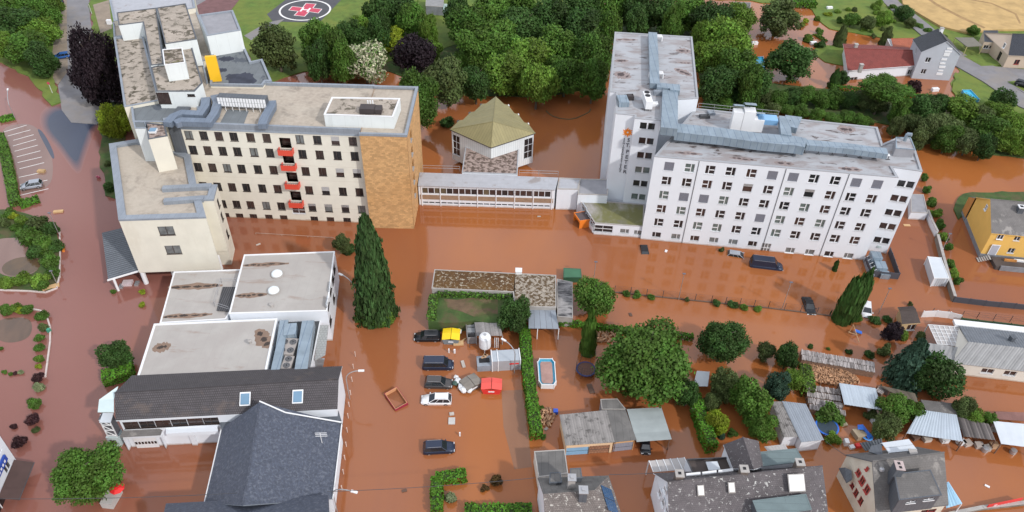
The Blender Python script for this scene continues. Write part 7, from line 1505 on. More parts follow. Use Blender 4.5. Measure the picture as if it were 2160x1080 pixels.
# ================================================================ vehicles
random.seed(5)
def paint(name, c): return mat(name, c, .28, .04, .5, metal=.25, spec=.6)
CGLASS = mat('car_glass', (.018, .022, .026), .08, .1, spec=.8); TYRE = mat('tyre', (.02, .02, .02), .9); RIMM = mat('rim', (.38, .38, .40), .35, metal=.6); HEADL = mat('headlight', (.70, .72, .74), .15); TAILL = mat('taillight', (.40, .02, .02), .3); GRILL = mat('grille', (.02, .02, .022), .5)
def car(name, label, cat, x, y, x2, y2, L, W_, H, m, kind='wagon', dz=-.35, z=.0, group=None):
    """centre seen at (x, y), nose towards (x2, y2)"""
    c = P(x, y, .6); f = P(x2, y2, .6); a = math.atan2(f.y-c.y, f.x-c.x)
    t = thing(name, label, cat, (c.x, c.y, dz), group, rz=a); ORG[t.name] = Vector((0, 0, 0))
    van = kind == 'van'; hw = W_/2; hood = {'van': .17, 'suv': .25, 'wagon': .26, 'hatch': .24, 'sedan': .27}[kind]; belt = H*(.60 if not van else .56); hz = H*(.60 if not van else .62)
    # body: stations (x, half-width, z low, z top)
    st = [(-.5, .74, .42, belt*.72), (-.485, .94, .28, belt*.97), (-.40, 1, .24, belt), (-.1, 1, .22, belt), (.5-hood, 1, .22, belt), (.5-hood*.55, .98, .22, belt*.93), (.45, .90, .26, belt*.82), (.485, .78, .30, belt*.70), (.5, .60, .40, belt*.52)]
    m_ = MB(); ring = []
    for sx, sw, zl, zt in st:
        w_ = hw*sw; ring.append([(sx*L, -w_*.90, zl), (sx*L, -w_, zl+.16), (sx*L, -w_, zt-.14), (sx*L, -w_*.90, zt), (sx*L, w_*.90, zt), (sx*L, w_, zt-.14), (sx*L, w_, zl+.16), (sx*L, w_*.90, zl)])
    for r0, r1 in zip(ring[:-1], ring[1:]):
        for i in range(8): j = (i+1) % 8; m_.face([r0[i], r1[i], r1[j], r0[j]][::-1], 0, .5)
    m_.face(ring[0], 0, .5); m_.face(ring[-1][::-1], 0, .5); m_.build('body', m, t, smooth=True, weld=True)
    # cabin: glass frustum, roof and pillars
    rear = -.485 if kind in ('wagon', 'van', 'suv', 'hatch') else -.30; rr = {'van': -.47, 'suv': -.43, 'wagon': -.42, 'hatch': -.42, 'sedan': -.20}[kind]
    fx = .5-hood; ff = fx-(.11 if not van else .09)-(.05 if kind != 'van' else .0)
    lo = [(rear*L, -hw*.92), (fx*L, -hw*.92), (fx*L, hw*.92), (rear*L, hw*.92)]; rr += .03; ff -= .05*(kind != 'suv'); hi = [(rr*L, -hw*.72), (ff*L, -hw*.70), (ff*L, hw*.70), (rr*L, hw*.72)]
    if van: hi = [(rr*L, -hw*.84), (ff*L, -hw*.84), (ff*L, hw*.84), (rr*L, hw*.84)]
    zb, zt = belt-.02, H-.05; g_ = MB()
    for nm, (i, j) in (('side_glass', (0, 1)), ('windscreen', (1, 2)), ('side_glass', (2, 3)), ('rear_window', (3, 0))):
        g_ = MB(); g_.face([(*lo[i], zb), (*lo[j], zb), (*hi[j], zt), (*hi[i], zt)]); g_.build(nm, CGLASS if not (kind == 'van' and cat == 'cargo van' and nm == 'side_glass') else m, t)
    m_ = MB(); ins = .02; m_.slab([(hi[0][0]-.02, hi[0][1]-.03, H), (hi[1][0]+.04, hi[1][1]-.03, H), (hi[2][0]+.04, hi[2][1]+.03, H), (hi[3][0]-.02, hi[3][1]+.03, H)], .07); m_.build('roof', m, t)
    m_ = MB()
    for i in range(4): m_.tube((*lo[i], zb), (*hi[i], zt+.02), .05, n=5)
    for s in (0, 2):
        a_, b_ = (0, 1) if s == 0 else (3, 2)
        for fr in ((.36, .70) if not van else (.42, .78)):
            p0 = Vector((*lo[a_], zb)).lerp(Vector((*lo[b_], zb)), fr); p1 = Vector((*hi[a_], zt)).lerp(Vector((*hi[b_], zt)), fr); m_.tube(p0, p1, .035, n=4)
    m_.build('pillars', m, t)
    for sx in (-.31, .33):
        for s in (-1, 1):
            w1 = MB(); w1.tube((sx*L, s*(hw-.20), .32), (sx*L, s*(hw+.02), .32), .32, n=14); wo_ = w1.build('wheel', TYRE, t); w2 = MB(); w2.tube((sx*L, s*(hw+.0), .32), (sx*L, s*(hw+.03), .32), .20, n=10); w2.build('rim', RIMM, wo_)
    for s in (-1, 1):
        m_ = MB(); m_.obox((.468*L, s*hw*.68, belt*.62), .12, .34, .15); m_.build('headlight', HEADL, t)
        m_ = MB(); m_.obox((-.484*L, s*hw*.76, belt*.72), .08, .2, .2); m_.build('taillight', TAILL, t)
        m_ = MB(); m_.obox(((fx-.04)*L, s*(hw+.10), belt), .14, .20, .14); m_.build('mirror', m, t)
        if kind in ('wagon', 'suv', 'van'):
            m_ = MB(); m_.tube((hi[0][0]+.2, s*(abs(hi[0][1])-.05), H+.04), (hi[1][0]-.1, s*(abs(hi[0][1])-.05), H+.04), .025, n=4); m_.build('roof_rail', STEEL, t)
    m_ = MB(); m_.obox((.497*L, 0, .38), .05, hw*1.0, .22); m_.build('grille', GRILL, t); m_ = MB(); m_.obox((.5*L, 0, .34), .03, .5, .1); m_.build('number_plate', F_WHITE, t)
    return t
NAVY = paint('paint_navy', (.020, .030, .060)); BLK = paint('paint_black', (.012, .014, .018)); CGREY = paint('paint_grey', (.07, .065, .065)); CWH = paint('paint_white', (.78, .79, .80)); CSIL = paint('paint_silver', (.36, .39, .44)); CBLU = paint('paint_blue', (.03, .12, .38))
car('parked_car', 'white estate car in the row of cars beside the red skip, nose to the left', 'car', 920, 840, 880, 840, 4.8, 1.85, 1.5, CWH, 'wagon')
car('parked_car', 'dark blue SUV parked alone below the row of cars', 'car', 926, 942, 960, 940, 4.7, 1.9, 1.65, NAVY, 'suv')
car('parked_car', 'black people carrier next to the yellow waste container, nose to the left', 'car', 901, 708, 870, 708, 4.5, 1.85, 1.65, BLK, 'suv')
car('parked_van', 'dark blue passenger van in the row of cars beside the compactor', 'van', 924, 767, 965, 767, 5.1, 1.95, 1.95, NAVY, 'van')
car('parked_car', 'dark grey off-road car between the dark van and the white estate car', 'car', 925, 806, 960, 807, 4.5, 1.85, 1.7, CGREY, 'suv')
car('parked_car', 'silver hatchback alone in the flooded parking bays on the left', 'car', 66, 390, 40, 394, 4.2, 1.8, 1.5, CSIL, 'hatch', dz=-.05)
car('delivery_van', 'large dark blue delivery van deep in water in front of the residence', 'cargo van', 1618, 556, 1660, 561, 6.3, 2.1, 2.6, NAVY, 'van', dz=-.9)
car('drowned_car', 'black car drowned to its roof near the podium', 'car', 1361, 526, 1364, 540, 4.2, 1.75, 1.45, BLK, 'hatch', dz=-1.05)
car('drowned_car', 'silver car drowned to its roof against the residence wall', 'car', 1560, 533, 1590, 538, 4.6, 1.8, 1.5, CSIL, 'wagon', dz=-1.0)
car('drowned_car', 'black saloon half under water in the car park, left of the cypresses', 'car', 1708, 641, 1713, 656, 4.6, 1.8, 1.45, BLK, 'sedan', dz=-.6)
car('drowned_car', 'white small car half under water, right of the cypresses', 'car', 1829, 650, 1830, 664, 4.0, 1.75, 1.5, CWH, 'hatch', dz=-.5)
car('small_vehicle', 'small dark vehicle peeping out from under the carport roof', 'car', 1362, 938, 1363, 952, 2.8, 1.5, 1.3, BLK, 'hatch', dz=-.35)
car('parked_car', 'blue car beside the street trees at the upper left', 'car', 130, 119, 115, 121, 4.2, 1.8, 1.45, CBLU, 'hatch', dz=.15)
car('parked_car', 'dark blue car at the very top of the street', 'car', 119, 4, 105, 2, 4.2, 1.8, 1.45, NAVY, 'hatch', dz=.15)
car('parked_car', 'dark car half hidden beneath the copper beech', 'car', 212, 250, 214, 262, 4.2, 1.8, 1.45, NAVY, 'wagon', dz=0)
car('parked_car', 'dark car cut off by the right edge near the side road', 'car', 2158, 181, 2175, 186, 4.3, 1.8, 1.5, BLK, 'hatch', dz=.4)
# ================================================================ lamps
def lamp_post(label, base, top, head=None, h=6.5, group='street lamps', bend=True):
    b = P(*base, 0); tip = None
    t = thing('street_lamp', label, 'street lamp', (b.x, b.y, -.5), group)
    if head is None:
        m_ = MB(); m_.tube((b.x, b.y, -1), (b.x, b.y, h), .07, .05, 7); m_.build('pole', STEEL, t)
        m_ = MB(); m_.obox((b.x, b.y, h), .55, .3, .1); m_.build('lamp_head', mat('lamp_dark', (.12, .12, .15), .5), t); return t
    hd = P(*head, h); m_ = MB(); side = Vector((hd.x-b.x, hd.y-b.y, 0)); pts = [Vector((b.x, b.y, -1)), Vector((b.x, b.y, h*.72))]
    for k in range(1, 6): a = math.pi/2*k/5; pts.append(Vector((b.x, b.y, h*.72))+side*(1-math.cos(a))+Vector((0, 0, h*.28*math.sin(a))))
    m_.path(pts, .075, 7); m_.build('pole', STEEL, t); d = side.normalized()
    m_ = MB(); q = pts[-1]; m_.obox((q.x+d.x*.35, q.y+d.y*.35, q.z-.08), .9, .32, .16, math.atan2(d.y, d.x)); m_.build('lamp_head', WHITEM, t); return t
lamp_post('curved street lamp beside the tall spruce, head pointing left', (753, 648), None, (722, 580), 6.6)
lamp_post('curved street lamp at the corner of the fire station, head pointing right', (738, 842), None, (757, 782), 6.6)
lamp_post('curved street lamp at the bottom edge beside the slate hall', (712, 1082), None, (742, 1036), 6.6)
lamp_post('curved lamp among the yard clutter beside the compactor', (1085, 787), None, (1066, 719), 6.2)
for x, y, h_, lb in ((1431, 632, 6.2, 'thin lamp post at the fence, second from the left'), (1650, 650, 6.2, 'thin lamp post at the fence, left of the black saloon'), (1853, 661, 6, 'thin lamp post right of the white small car'), (1251.7, 596, 5, 'thin lamp post beside the dark green skip'), (1985, 532, 4.6, 'thin lamp post rising from the stone wall'), (128, 502, 6.0, 'leaning-looking pale lamp post at the street planting bed'), (122, 602, 3.4, 'short pale lamp post at the bed corner by the junction')):
    lamp_post(lb, (x, y), None, None, h_)
lamp_post('pale lamp post above the parking bays at the left', (33, 252), None, (16, 190), 5.2)
for x, y, lb in ((111, 197, 'round pink-red traffic sign on the grassy road edge'), (194, 30, 'white post beside the flagstone path')):
    p = P(x, y, .2); t = thing('traffic_sign' if x < 150 else 'marker_post', lb, 'sign' if x < 150 else 'post', p); m_ = MB(); m_.tube(p, p+Vector((0, 0, 3)), .05); m_.build('post', WHITEM, t)
    if x < 150:
        q = p+Vector((0, -.07, 2.8)); m_ = MB(); m_.tube(q, q+Vector((0, -.04, 0)), .35, n=14); m_.build('sign_disc', mat('sign_red', (.5, .06, .1), .5), t)
p = P(208, 376, 0); m_ = MB(); m_.tube((p.x, p.y-.05, .3), (p.x, p.y+.05, .35), .45, n=14); m_.tube((p.x, p.y, -1), (p.x, p.y, .3), .05); m_.build('traffic_sign', mat('sign_pink', (.55, .14, .22), .5), label='pink-red round sign disc just above the water on the left street', cat='sign')
# white kerb posts down the street beside the slate hall
for k, (x, y) in enumerate(((750, 752), (746, 778), (743, 805), (740, 833), (737, 858), (735, 882), (733, 912), (731, 942), (728, 970), (725, 1000), (722, 1034))):
    p = P(x, y, 0); t = MB(); t.tube((p.x, p.y, -.6), (p.x, p.y, 1.0), .06, n=6); t.tube((p.x, p.y, 1.0), (p.x, p.y, 1.12), .08, n=6); t.build('kerb_post', mat('kerb_post', (.62, .50, .44), .6), label='slim pale bollard along the drowned kerb by the slate hall', cat='bollard', group='bollards along the drowned kerb')
# ================================================================ fences and walls
def fence_line(name, label, pts, h, step, wall_h=.0, m=None, wallm=CONC, wires=0, z=0.0, cat='fence'):
    m = m or DARKM; W_ = [P(x, y, z) for x, y in pts]; t = thing(name, label, cat, V3(W_[0], 0))
    for a, b in zip(W_[:-1], W_[1:]):
        L = (b-a).length; d = (b-a)/L; n = max(1, round(L/step)); az = math.atan2(d.y, d.x); c = (a+b)/2
        for i in range(n+1):
            p = a+d*(L*i/n); q = MB(); q.tube((p.x, p.y, -.8), (p.x, p.y, h), .055, n=5); q.build('post', m, t)
        if wall_h: q = MB(); q.obox((c.x, c.y, -.8), L, .22, .8+wall_h, az); q.build('base_wall', wallm, t)
        q = MB()
        for k in range(wires): zz = wall_h+(h-wall_h)*(k+1)/wires-.05; q.tube((a.x, a.y, zz), (b.x, b.y, zz), .013, n=4)
        if wires: q.build('wire', m, t)
    return t
fence_line('wire_fence', 'long post and wire fence on a low wall across the flooded car park', [(1296, 617), (1500, 638), (1620, 650), (1756, 667)], 1.7, 2.7, .15, wallm=mat('fence_base', (.12, .08, .06), .9), wires=5)
fence_line('wire_fence', 'post and wire fence continuing right of the garden hut', [(1965, 662), (2060, 671), (2165, 682)], 1.4, 3, wires=3)
def panel_fence(name, label, pts, h, m, step=2.0, th=.08, cap=None, cat='fence', z0=-.8):
    W_ = [P(x, y, 0) for x, y in pts]; t = thing(name, label, cat, W_[0])
    for a, b in zip(W_[:-1], W_[1:]):
        L = (b-a).length; d = (b-a)/L; n = max(1, round(L/step)); az = math.atan2(d.y, d.x)
        for i in range(n):
            c = a+d*(L*(i+.5)/n); q = MB(); q.obox((c.x, c.y, z0), L/n-.06, th, h-z0-(random.random()*.08), az); q.build('panel', m, t)
            c = a+d*(L*i/n); q = MB(); q.obox((c.x, c.y, z0), .12, .14, h-z0+.08, az); q.build('post', cap or m, t)
    return t
ANTH = mat('anthracite_panel', (.06, .068, .085), .5, .08)
panel_fence('panel_fence', 'anthracite panel fence round the outdoor plant, left side', [(1822, 555), (1833, 581)], 1.5, ANTH)
panel_fence('panel_fence', 'anthracite panel fence round the outdoor plant, front and right side', [(1833, 583), (1893, 589), (1873, 533)], 1.5, ANTH)
panel_fence('panel_fence', 'long low anthracite fence from the stone wall to the right edge', [(2010, 637), (2075, 645), (2170, 654)], 1.3, ANTH, 2.4)
panel_fence('panel_fence', 'wavy white panel fence between garden hut and long white house', [(1943, 669), (1972, 668), (2000, 671), (2024, 677)], 1.5, F_WHITE, 1.8, .06)
panel_fence('panel_fence', 'dark green screened fence behind the long white house', [(2024, 680), (2090, 688), (2165, 697)], 1.2, mat('green_screen', (.035, .085, .045), .8, .1), 2.4)
WALLS = mat('old_wall', (.25, .22, .19), .9, .2, .8, spots=((.12, .11, .08), .4, .55, .07, .7), brick=(.5, .25, .02, (.15, .14, .12), .85))
def wall_line(label, pts, h, th, m, name='garden_wall', cat='wall'):
    W_ = [P(x, y, 0) for x, y in pts]; t = thing(name, label, cat, W_[0])
    for a, b in zip(W_[:-1], W_[1:]):
        d = (b-a); az = math.atan2(d.y, d.x); c = (a+b)/2; q = MB(); q.obox((c.x, c.y, -.8), d.length+.02, th, h+.8, az); q.build('wall_section', m, t); q = MB(); q.obox((c.x, c.y, h), d.length+.05, th+.12, .1, az); q.build('coping', CONC, t)
wall_line('old stone wall running down past the container to the dark fence', [(1973, 505), (1985, 552), (1998, 600), (2009, 636)], 1.3, .4, WALLS)
wall_line('white garden wall between the stone shed and the old stone wall', [(1952, 455), (1962, 480), (1972, 500)], 1.5, .3, WHITE)
KERB = mat('pale_kerb', (.55, .47, .44), .8, .08)
for lb, pts in (('pale kerb round the lower left planting bed', [(62, 651), (85, 655), (98, 664), (106, 690), (106, 720), (100, 765), (96, 795)]), ('tan kerb below the upper left planting bed', [(0, 612), (60, 614), (96, 617), (120, 608), (125, 585)]), ('thin kerb on the street side of the upper left bed', [(126, 585), (127, 540), (126, 490)])):
    W_ = [P(x, y, .1) for x, y in pts]; m_ = MB()
    for a, b in zip(W_[:-1], W_[1:]): d = b-a; c = (a+b)/2; m_.obox((c.x, c.y, -.4), d.length+.05, .25, .62, math.atan2(d.y, d.x))
    m_.build('kerb', KERB, label=lb, cat='kerb')
sheet('planting_bed', smooth([(0, 440), (40, 445), (100, 465), (124, 490), (125, 585), (118, 606), (90, 614), (0, 610), (-30, 600), (-30, 450)], 2), .12, GRASSD)
sheet('bed_pool', smooth([(-20, 505), (40, 500), (65, 510), (78, 540), (86, 565), (60, 582), (10, 585), (-20, 560)], 3), .135, SHALLOW, 0)
sheet('bed_mud', smooth([(0, 560), (40, 540), (85, 545), (86, 565), (60, 580), (10, 583)], 3), .14, water_mat('bed_mud', (.09, .06, .035), (.13, .08, .04), .2, .15), 0)
sheet('bed_mud', smooth([(-10, 672), (60, 668), (70, 690), (60, 715), (20, 725), (-10, 715)], 3), .012, water_mat('bed_mud_dark', (.10, .065, .045), (.15, .09, .06), .2, .12), 0)
def slope_sheet(): pass
# ================================================================ yard in the middle
def box_thing(name, label, cat, x, y, w_, d_, h, m, az=0.0, z=0.0, lid=None, lm=None, zb=-.5):
    p = P(x, y, z+h/2); t = thing(name, label, cat, (p.x, p.y, z)); q = MB(); q.obox((p.x, p.y, zb), w_, d_, h-zb, az); q.build('body', m, t)
    if lid: q = MB(); q.obox((p.x, p.y, h+.01), w_+.08, d_+.08, lid, az); q.build('lid', lm or m, t)
    return t
def skip_lidded(label, x, y, w_, d_, h, mb_, ml, az=0.0):
    p = P(x, y, h*.6); t = thing('waste_skip', label, 'skip', (p.x, p.y, 0)); ca, sa = math.cos(az), math.sin(az); T_ = lambda u, v, z: (p.x+u*ca-v*sa, p.y+u*sa+v*ca, z)
    q = MB(); a = w_/2; b = d_/2
    lo = [T_(-a*.7, -b, -.4), T_(a*.7, -b, -.4), T_(a*.7, b, -.4), T_(-a*.7, b, -.4)]; hi = [T_(-a, -b, h*.75), T_(a, -b, h*.75), T_(a, b, h*.75), T_(-a, b, h*.75)]
    for i in range(4): j = (i+1) % 4; q.face([lo[i], lo[j], hi[j], hi[i]])
    q.build('body', mb_, t)
    for s in (-1, 1):
        q = MB(); u0, u1 = (s*.04, s*a*1.02); u0, u1 = min(u0, u1), max(u0, u1)
        zl = lambda u: h*1.05-.25*abs(u)/a
        q.slab([T_(u0, -b, zl(u0)-.2), T_(u1, -b, zl(u1)-.2), T_(u1, 0, zl(u1)), T_(u0, 0, zl(u0))], .05); q.slab([T_(u0, .01, zl(u0)), T_(u1, .01, zl(u1)), T_(u1, b, zl(u1)-.2), T_(u0, b, zl(u0)-.2)], .05); q.build('lid', ml, t)
    q = MB(); c = T_(0, -b-.03, 0); q.obox((c[0], c[1], h*.35), w_*.3, .04, .22, az); q.build('label_plate', F_WHITE, t)
    return t
RED = mat('skip_red', (.62, .035, .03), .5, .06); YEL = mat('skip_yellow', (.80, .56, .01), .5, .05)
skip_lidded('bright red skip with two hinged lids beside the hedge', 1037, 812, 3.2, 2.3, 1.5, RED, mat('skip_red_lid', (.70, .09, .07), .5, .06)); skip_lidded('bright yellow lidded waste container next to the black people carrier', 952, 707, 2.9, 2.6, 1.5, mat('skip_grey', (.17, .2, .22), .6), YEL)
skip_lidded('grey dirty lidded skip tipped between white bags and red skip', 993, 806, 2.9, 2.4, 1.2, mat('skip_dirty', (.16, .15, .13), .8, .2), mat('skip_dirty_lid', (.21, .19, .165), .8, .2), .65)
skip_lidded('small red container with grey lid behind the yellow one', 959, 686, 2.3, 1.3, 1.1, RED, mat('lid_grey', (.30, .32, .34), .5))
# compactor
p = P(1050, 762, 1); az = .12; t = thing('waste_compactor', 'silver roll-on waste compactor with open hopper in the yard', 'compactor', (p.x, p.y, 0)); d = Vector((math.cos(az), math.sin(az), 0))
SILV = mat('silver_sheet', (.42, .46, .50), .4, .06, metal=.3)
c = p+d*1.3; m_ = MB(); m_.obox((c.x, c.y, -.4), 4.6, 2.4, 2.7, az); m_.build('container', SILV, t)
c = p-d*2.2; m_ = MB(); m_.obox((c.x, c.y, -.4), 2.4, 2.2, 1.7, az); m_.build('press_box', mat('press_grey', (.25, .28, .32), .6), t)
m_ = MB(); m_.obox((c.x, c.y+.1, 1.31), 1.7, 1.0, .04, az); m_.build('hopper', BLACK, t)
for k in (-1.0, -.05, 3.55): c = p+d*k; m_ = MB(); m_.obox((c.x, c.y, -.4), .14, 2.6, 2.85, az); m_.build('frame_rib', WHITEM, t)
c = p+d*2.6+Vector((.1, -1.23, 0)); m_ = MB(); m_.obox((c.x, c.y, 1.4), 1.5, .05, .28, az); m_.build('red_label', RED, t)
for k in range(8): m_ = MB(); q = p+d*(-2.7+random.random()*1.1)+Vector((0, random.uniform(-.3, .4), 1.36)); m_.obox(q, .35, .28, .15, random.random()*3); m_.build('cardboard_scrap', mat('cardboard', (.42, .27, .16), .9, .2), t)
# tank
p = P(1023, 724, 1.5); t = thing('gas_tank', 'upright white gas tank on legs in the yard', 'tank', (p.x, p.y, 0)); m_ = MB(); m_.lathe((p.x, p.y, 0), [(0, .5), (.7, .6), (.98, .9), (.98, 3.0), (.8, 3.35), (.4, 3.52), (0, 3.55)], 20); m_.build('vessel', F_WHITE, t, smooth=True)
m_ = MB(); m_.lathe((p.x, p.y, 3.4), [(.25, 0), (.25, .25), (0, .25)], 10); m_.build('dome_cap', STEEL, t)
for k in range(3): a = k*2.1+.5; m_ = MB(); m_.tube((p.x+.85*math.cos(a), p.y+.85*math.sin(a), -.8), (p.x+.85*math.cos(a), p.y+.85*math.sin(a), 1.2), .09); m_.build('leg', WHITEM, t)
for k in range(3): m_ = MB(); m_.tube((p.x+1.6+.28*k, p.y+.2, .3), (p.x+1.6+.28*k, p.y+.2, 2.6), .06); m_.build('pipe', WHITEM, t)
fence_line('wire_fence', 'wire fence round the white gas tank', [(991, 733), (1054, 736), (1054, 712)], 1.7, 2.2, wires=3)
# bin shelter
t = thing('bin_shelter', 'open bin shelter with slatted grey plank roof behind the gas tank', 'shelter', P(1030, 695, 0)); q = px([(1005, 708), (1060, 708), (1054, 678), (1001, 680)], 2.1); n = 22
for i in range(n): m_ = MB(); m_.slab([q[0].lerp(q[1], i/n+.003), q[0].lerp(q[1], (i+1)/n-.003), q[3].lerp(q[2], (i+1)/n-.003), q[3].lerp(q[2], i/n+.003)], .05); m_.build('roof_plank', WOODG, t)
q2 = px([(986, 712), (1004, 711), (1001, 681), (983, 682)], 1.5); pf = ccw([(v.x, v.y) for v in q2]); m_ = MB()
for i in range(4): a, b = Vector(pf[i]), Vector(pf[(i+1) % 4]); c = (a+b)/2; m_.obox((c.x, c.y, -.5), (b-a).length, .1, 2.0, math.atan2((b-a).y, (b-a).x))
m_.build('bin_pen', WOODG, t)
for v in q: m_ = MB(); m_.obox((v.x, v.y, -.6), .14, .14, 2.6); m_.build('post', WOODG, t)
for k, (x, y) in enumerate(((994, 690), (994, 702))): box_thing('waste_bin', ['grey open waste bin in the pen, rear one', 'grey waste bin in the pen, front one'][k], 'bin', x, y, 1.3, 1.0, 1.2, mat('bin_grey', (.24, .25, .26), .6), 0, 0, .08)
BAG = mat('white_bag', (.66, .67, .68), .6, .05)
def bag(x, y, r, label, z=.2, m=BAG, name='sack', cat='sack', group=None):
    p = P(x, y, z+r*.5); o = bpy.data.objects.new(name, BAGM); COL.objects.link(o); o.location = p; o.scale = (r*random.uniform(.9, 1.3), r, r*.8); o.rotation_euler = (0, 0, random.random()*6); setmat(o, m); tag(o, label, cat, group)
m_ = MB(); nb_ = 9
for i in range(5):
    for j in range(nb_):
        def q_(i, j):
            th = math.pi*i/5; ph = 2*math.pi*j/nb_; rr = 1+.16*math.sin(3*ph+i*1.7)+.1*math.cos(5*ph+i); return (rr*math.sin(th)*math.cos(ph), rr*math.sin(th)*math.sin(ph), math.cos(th)*(.9+.08*math.sin(ph*2)))
        f = [q_(i, j), q_(i+1, j), q_(i+1, j+1), q_(i, j+1)]
        if i == 0: f = [f[0], f[1], f[2]]
        elif i == 4: f = [f[0], f[1], f[3]]
        m_.face(f)
BAGM = m_.data('sack')
GS = 'white sacks piled in the yard'
for x, y in ((962, 795), (972, 815), (978, 822), (984, 814), (990, 822), (966, 803), (1000, 676), (1006, 674), (1012, 676), (966, 700), (960, 704), (977, 682), (984, 686)): bag(x, y, random.uniform(.4, .62), 'lumpy white sack lying in the yard between the skips', group=GS)
bag(960, 808, .5, 'dark green sack among the white ones', m=mat('green_bag', (.04, .09, .07), .6))
# trailer
p = P(836, 840, .5); az = -.95; t = thing('tipper_trailer', 'floating open red tipper body tilted in the water, centre left', 'trailer body', (p.x, p.y, 0), rz=az); ORG[t.name] = Vector((0, 0, 0)); t.rotation_euler = (.10, .06, az)
RB = mat('trailer_maroon', (.26, .02, .045), .5, .08); RW = mat('trailer_inside', (.55, .28, .14), .8, .15)
for nm, bx_, m in (('floor', (-1.7, 1.7, -1.05, 1.05, -.1, 0.02), mat('trailer_floor', (.22, .08, .03), .7, .2)), ('side_board', (-1.7, 1.7, -1.12, -1.05, -.25, .62), RB), ('side_board', (-1.7, 1.7, 1.05, 1.12, -.25, .62), RB), ('end_board', (-1.77, -1.7, -1.12, 1.12, -.25, .7), RB), ('end_board', (1.7, 1.77, -1.12, 1.12, -.25, .55), RB)):
    q = MB(); q.box(*bx_); q.build(nm, m, t)
for bx_ in ((-1.7, 1.7, -1.04, -.98, .02, .64), (-1.7, 1.7, .98, 1.04, .02, .64), (-1.69, -1.63, -.98, .98, .02, .72), (1.63, 1.69, -.98, .98, .02, .57)): q = MB(); q.box(*bx_); q.build('inner_lining', RW, t)
# debris in the yard
for x, y, w_, d_, h, az, m, nm, lb, ct in ((967, 724, 1.7, .9, .3, .1, mat('pale_wood', (.55, .36, .18), .8, .1), 'wooden_board', 'pale wooden board pack floating below the yellow container', 'board'), (977, 718, 1.1, .2, .25, .9, mat('pale_wood', (.55, .36, .18)), 'plank', 'single pale plank leaning beside the board pack', 'plank'), (947, 740, .2, .2, .9, 0, F_WHITE, 'bollard', 'white bollard in the water above the dark van, left', 'bollard'), (959, 741, .3, .2, .9, 0, F_WHITE, 'bollard', 'white double bollard in the water above the dark van, right', 'bollard'), (970, 916, .2, .2, .8, 0, F_WHITE, 'bollard', 'small white bollard alone above the blue SUV', 'bollard'), (977, 768, .5, 1.4, .25, .3, mat('debris_pale', (.42, .38, .34), .8, .2), 'floating_debris', 'pale debris floating left of the compactor', 'debris'), (953, 873, .7, .5, .25, .2, mat('debris_pale', (.42, .38, .34)), 'floating_crate', 'small pale crate floating below the white estate car', 'crate'), (953, 888, 1.0, 1.2, .2, .05, mat('pallet_grey', (.50, .49, .47), .8, .15), 'pallet', 'grey pallet floating below the white estate car', 'pallet'), (853, 1035, .7, .4, .12, .3, mat('dark_debris', (.12, .07, .05), .9), 'floating_debris', 'small dark debris floating in the bottom yard', 'debris'), (1246, 820, .8, 1.9, .12, .25, mat('dark_debris', (.12, .07, .05)), 'floating_board', 'dark board floating below the trampoline', 'board'), (1104, 745, .9, .8, .9, 0, STEEL, 'metal_cabinet', 'grey cabinet beside the curved yard lamp', 'cabinet'), (269, 597, 1.7, 1.3, .5, .1, mat('pinkish_white', (.55, .46, .47), .6), 'garden_table', 'drowned white garden table under the canopy edge', 'table'), (256, 604, .7, 1.1, .35, .1, STEEL, 'garden_bench', 'grey bench left of the drowned table', 'bench'), (289, 598, .7, 1.1, .35, .1, STEEL, 'garden_bench', 'grey bench right of the drowned table', 'bench'), (123, 446, 1.8, .7, .3, .2, mat('pale_wood', (.55, .36, .18)), 'driftwood', 'pale driftwood below the parking bays', 'driftwood'), (87, 361, 1.5, .9, .45, 0, mat('straw_debris', (.42, .28, .14), .9, .2), 'straw_heap', 'straw-coloured heap in the parking bays', 'heap'), (134, 524, .4, 1.9, .3, .45, mat('orange_plastic', (.65, .20, .03), .6), 'floating_barrier', 'orange barrier floating beside the planting bed', 'barrier'), (107, 605, 2.8, .9, .25, .5, mat('pale_wood', (.55, .36, .18)), 'driftwood', 'pale driftwood piled at the bed corner', 'driftwood'), (2178-300, 460+12, .9, .3, .1, 0, mat('pale_wood', (.55, .36, .18)), 'plank', 'pale plank near the residence end wall', 'plank'), (1913, 475, 1.3, .6, .1, .0, mat('pale_wood', (.55, .36, .18)), 'pallet', 'pale pallet floating behind the residence corner', 'pallet'), (235, 1050, 1.6, 2.6, 1.2, -.1, mat('stone_pale', (.42, .40, .38), .8, .1), 'kiosk', 'small grey-white kiosk roof under the round street tree', 'kiosk'), (103, 697, .5, .5, .7, 0, mat('bin_green', (.05, .25, .17), .6), 'litter_bin', 'small green litter bin on the curved bed kerb', 'bin'), (104, 560-458, 1, 1, 1, 0, CONC, '', '', '')):
    if nm: box_thing(nm, lb, ct, x, y, w_, d_, h, m, az)
p = P(247, 1030, 1.6); t = thing('parasol', 'bright red parasol beside the round street tree', 'parasol', (p.x, p.y, 0)); m_ = MB(); m_.tube((p.x, p.y, -.8), (p.x, p.y, 2.1), .04); m_.build('pole', STEEL, t); m_ = MB(); m_.lathe((p.x, p.y, 1.6), [(1.0, 0), (.5, .35), (0, .5)], 8); m_.build('cover', mat('parasol_red', (.72, .02, .02), .6), t)
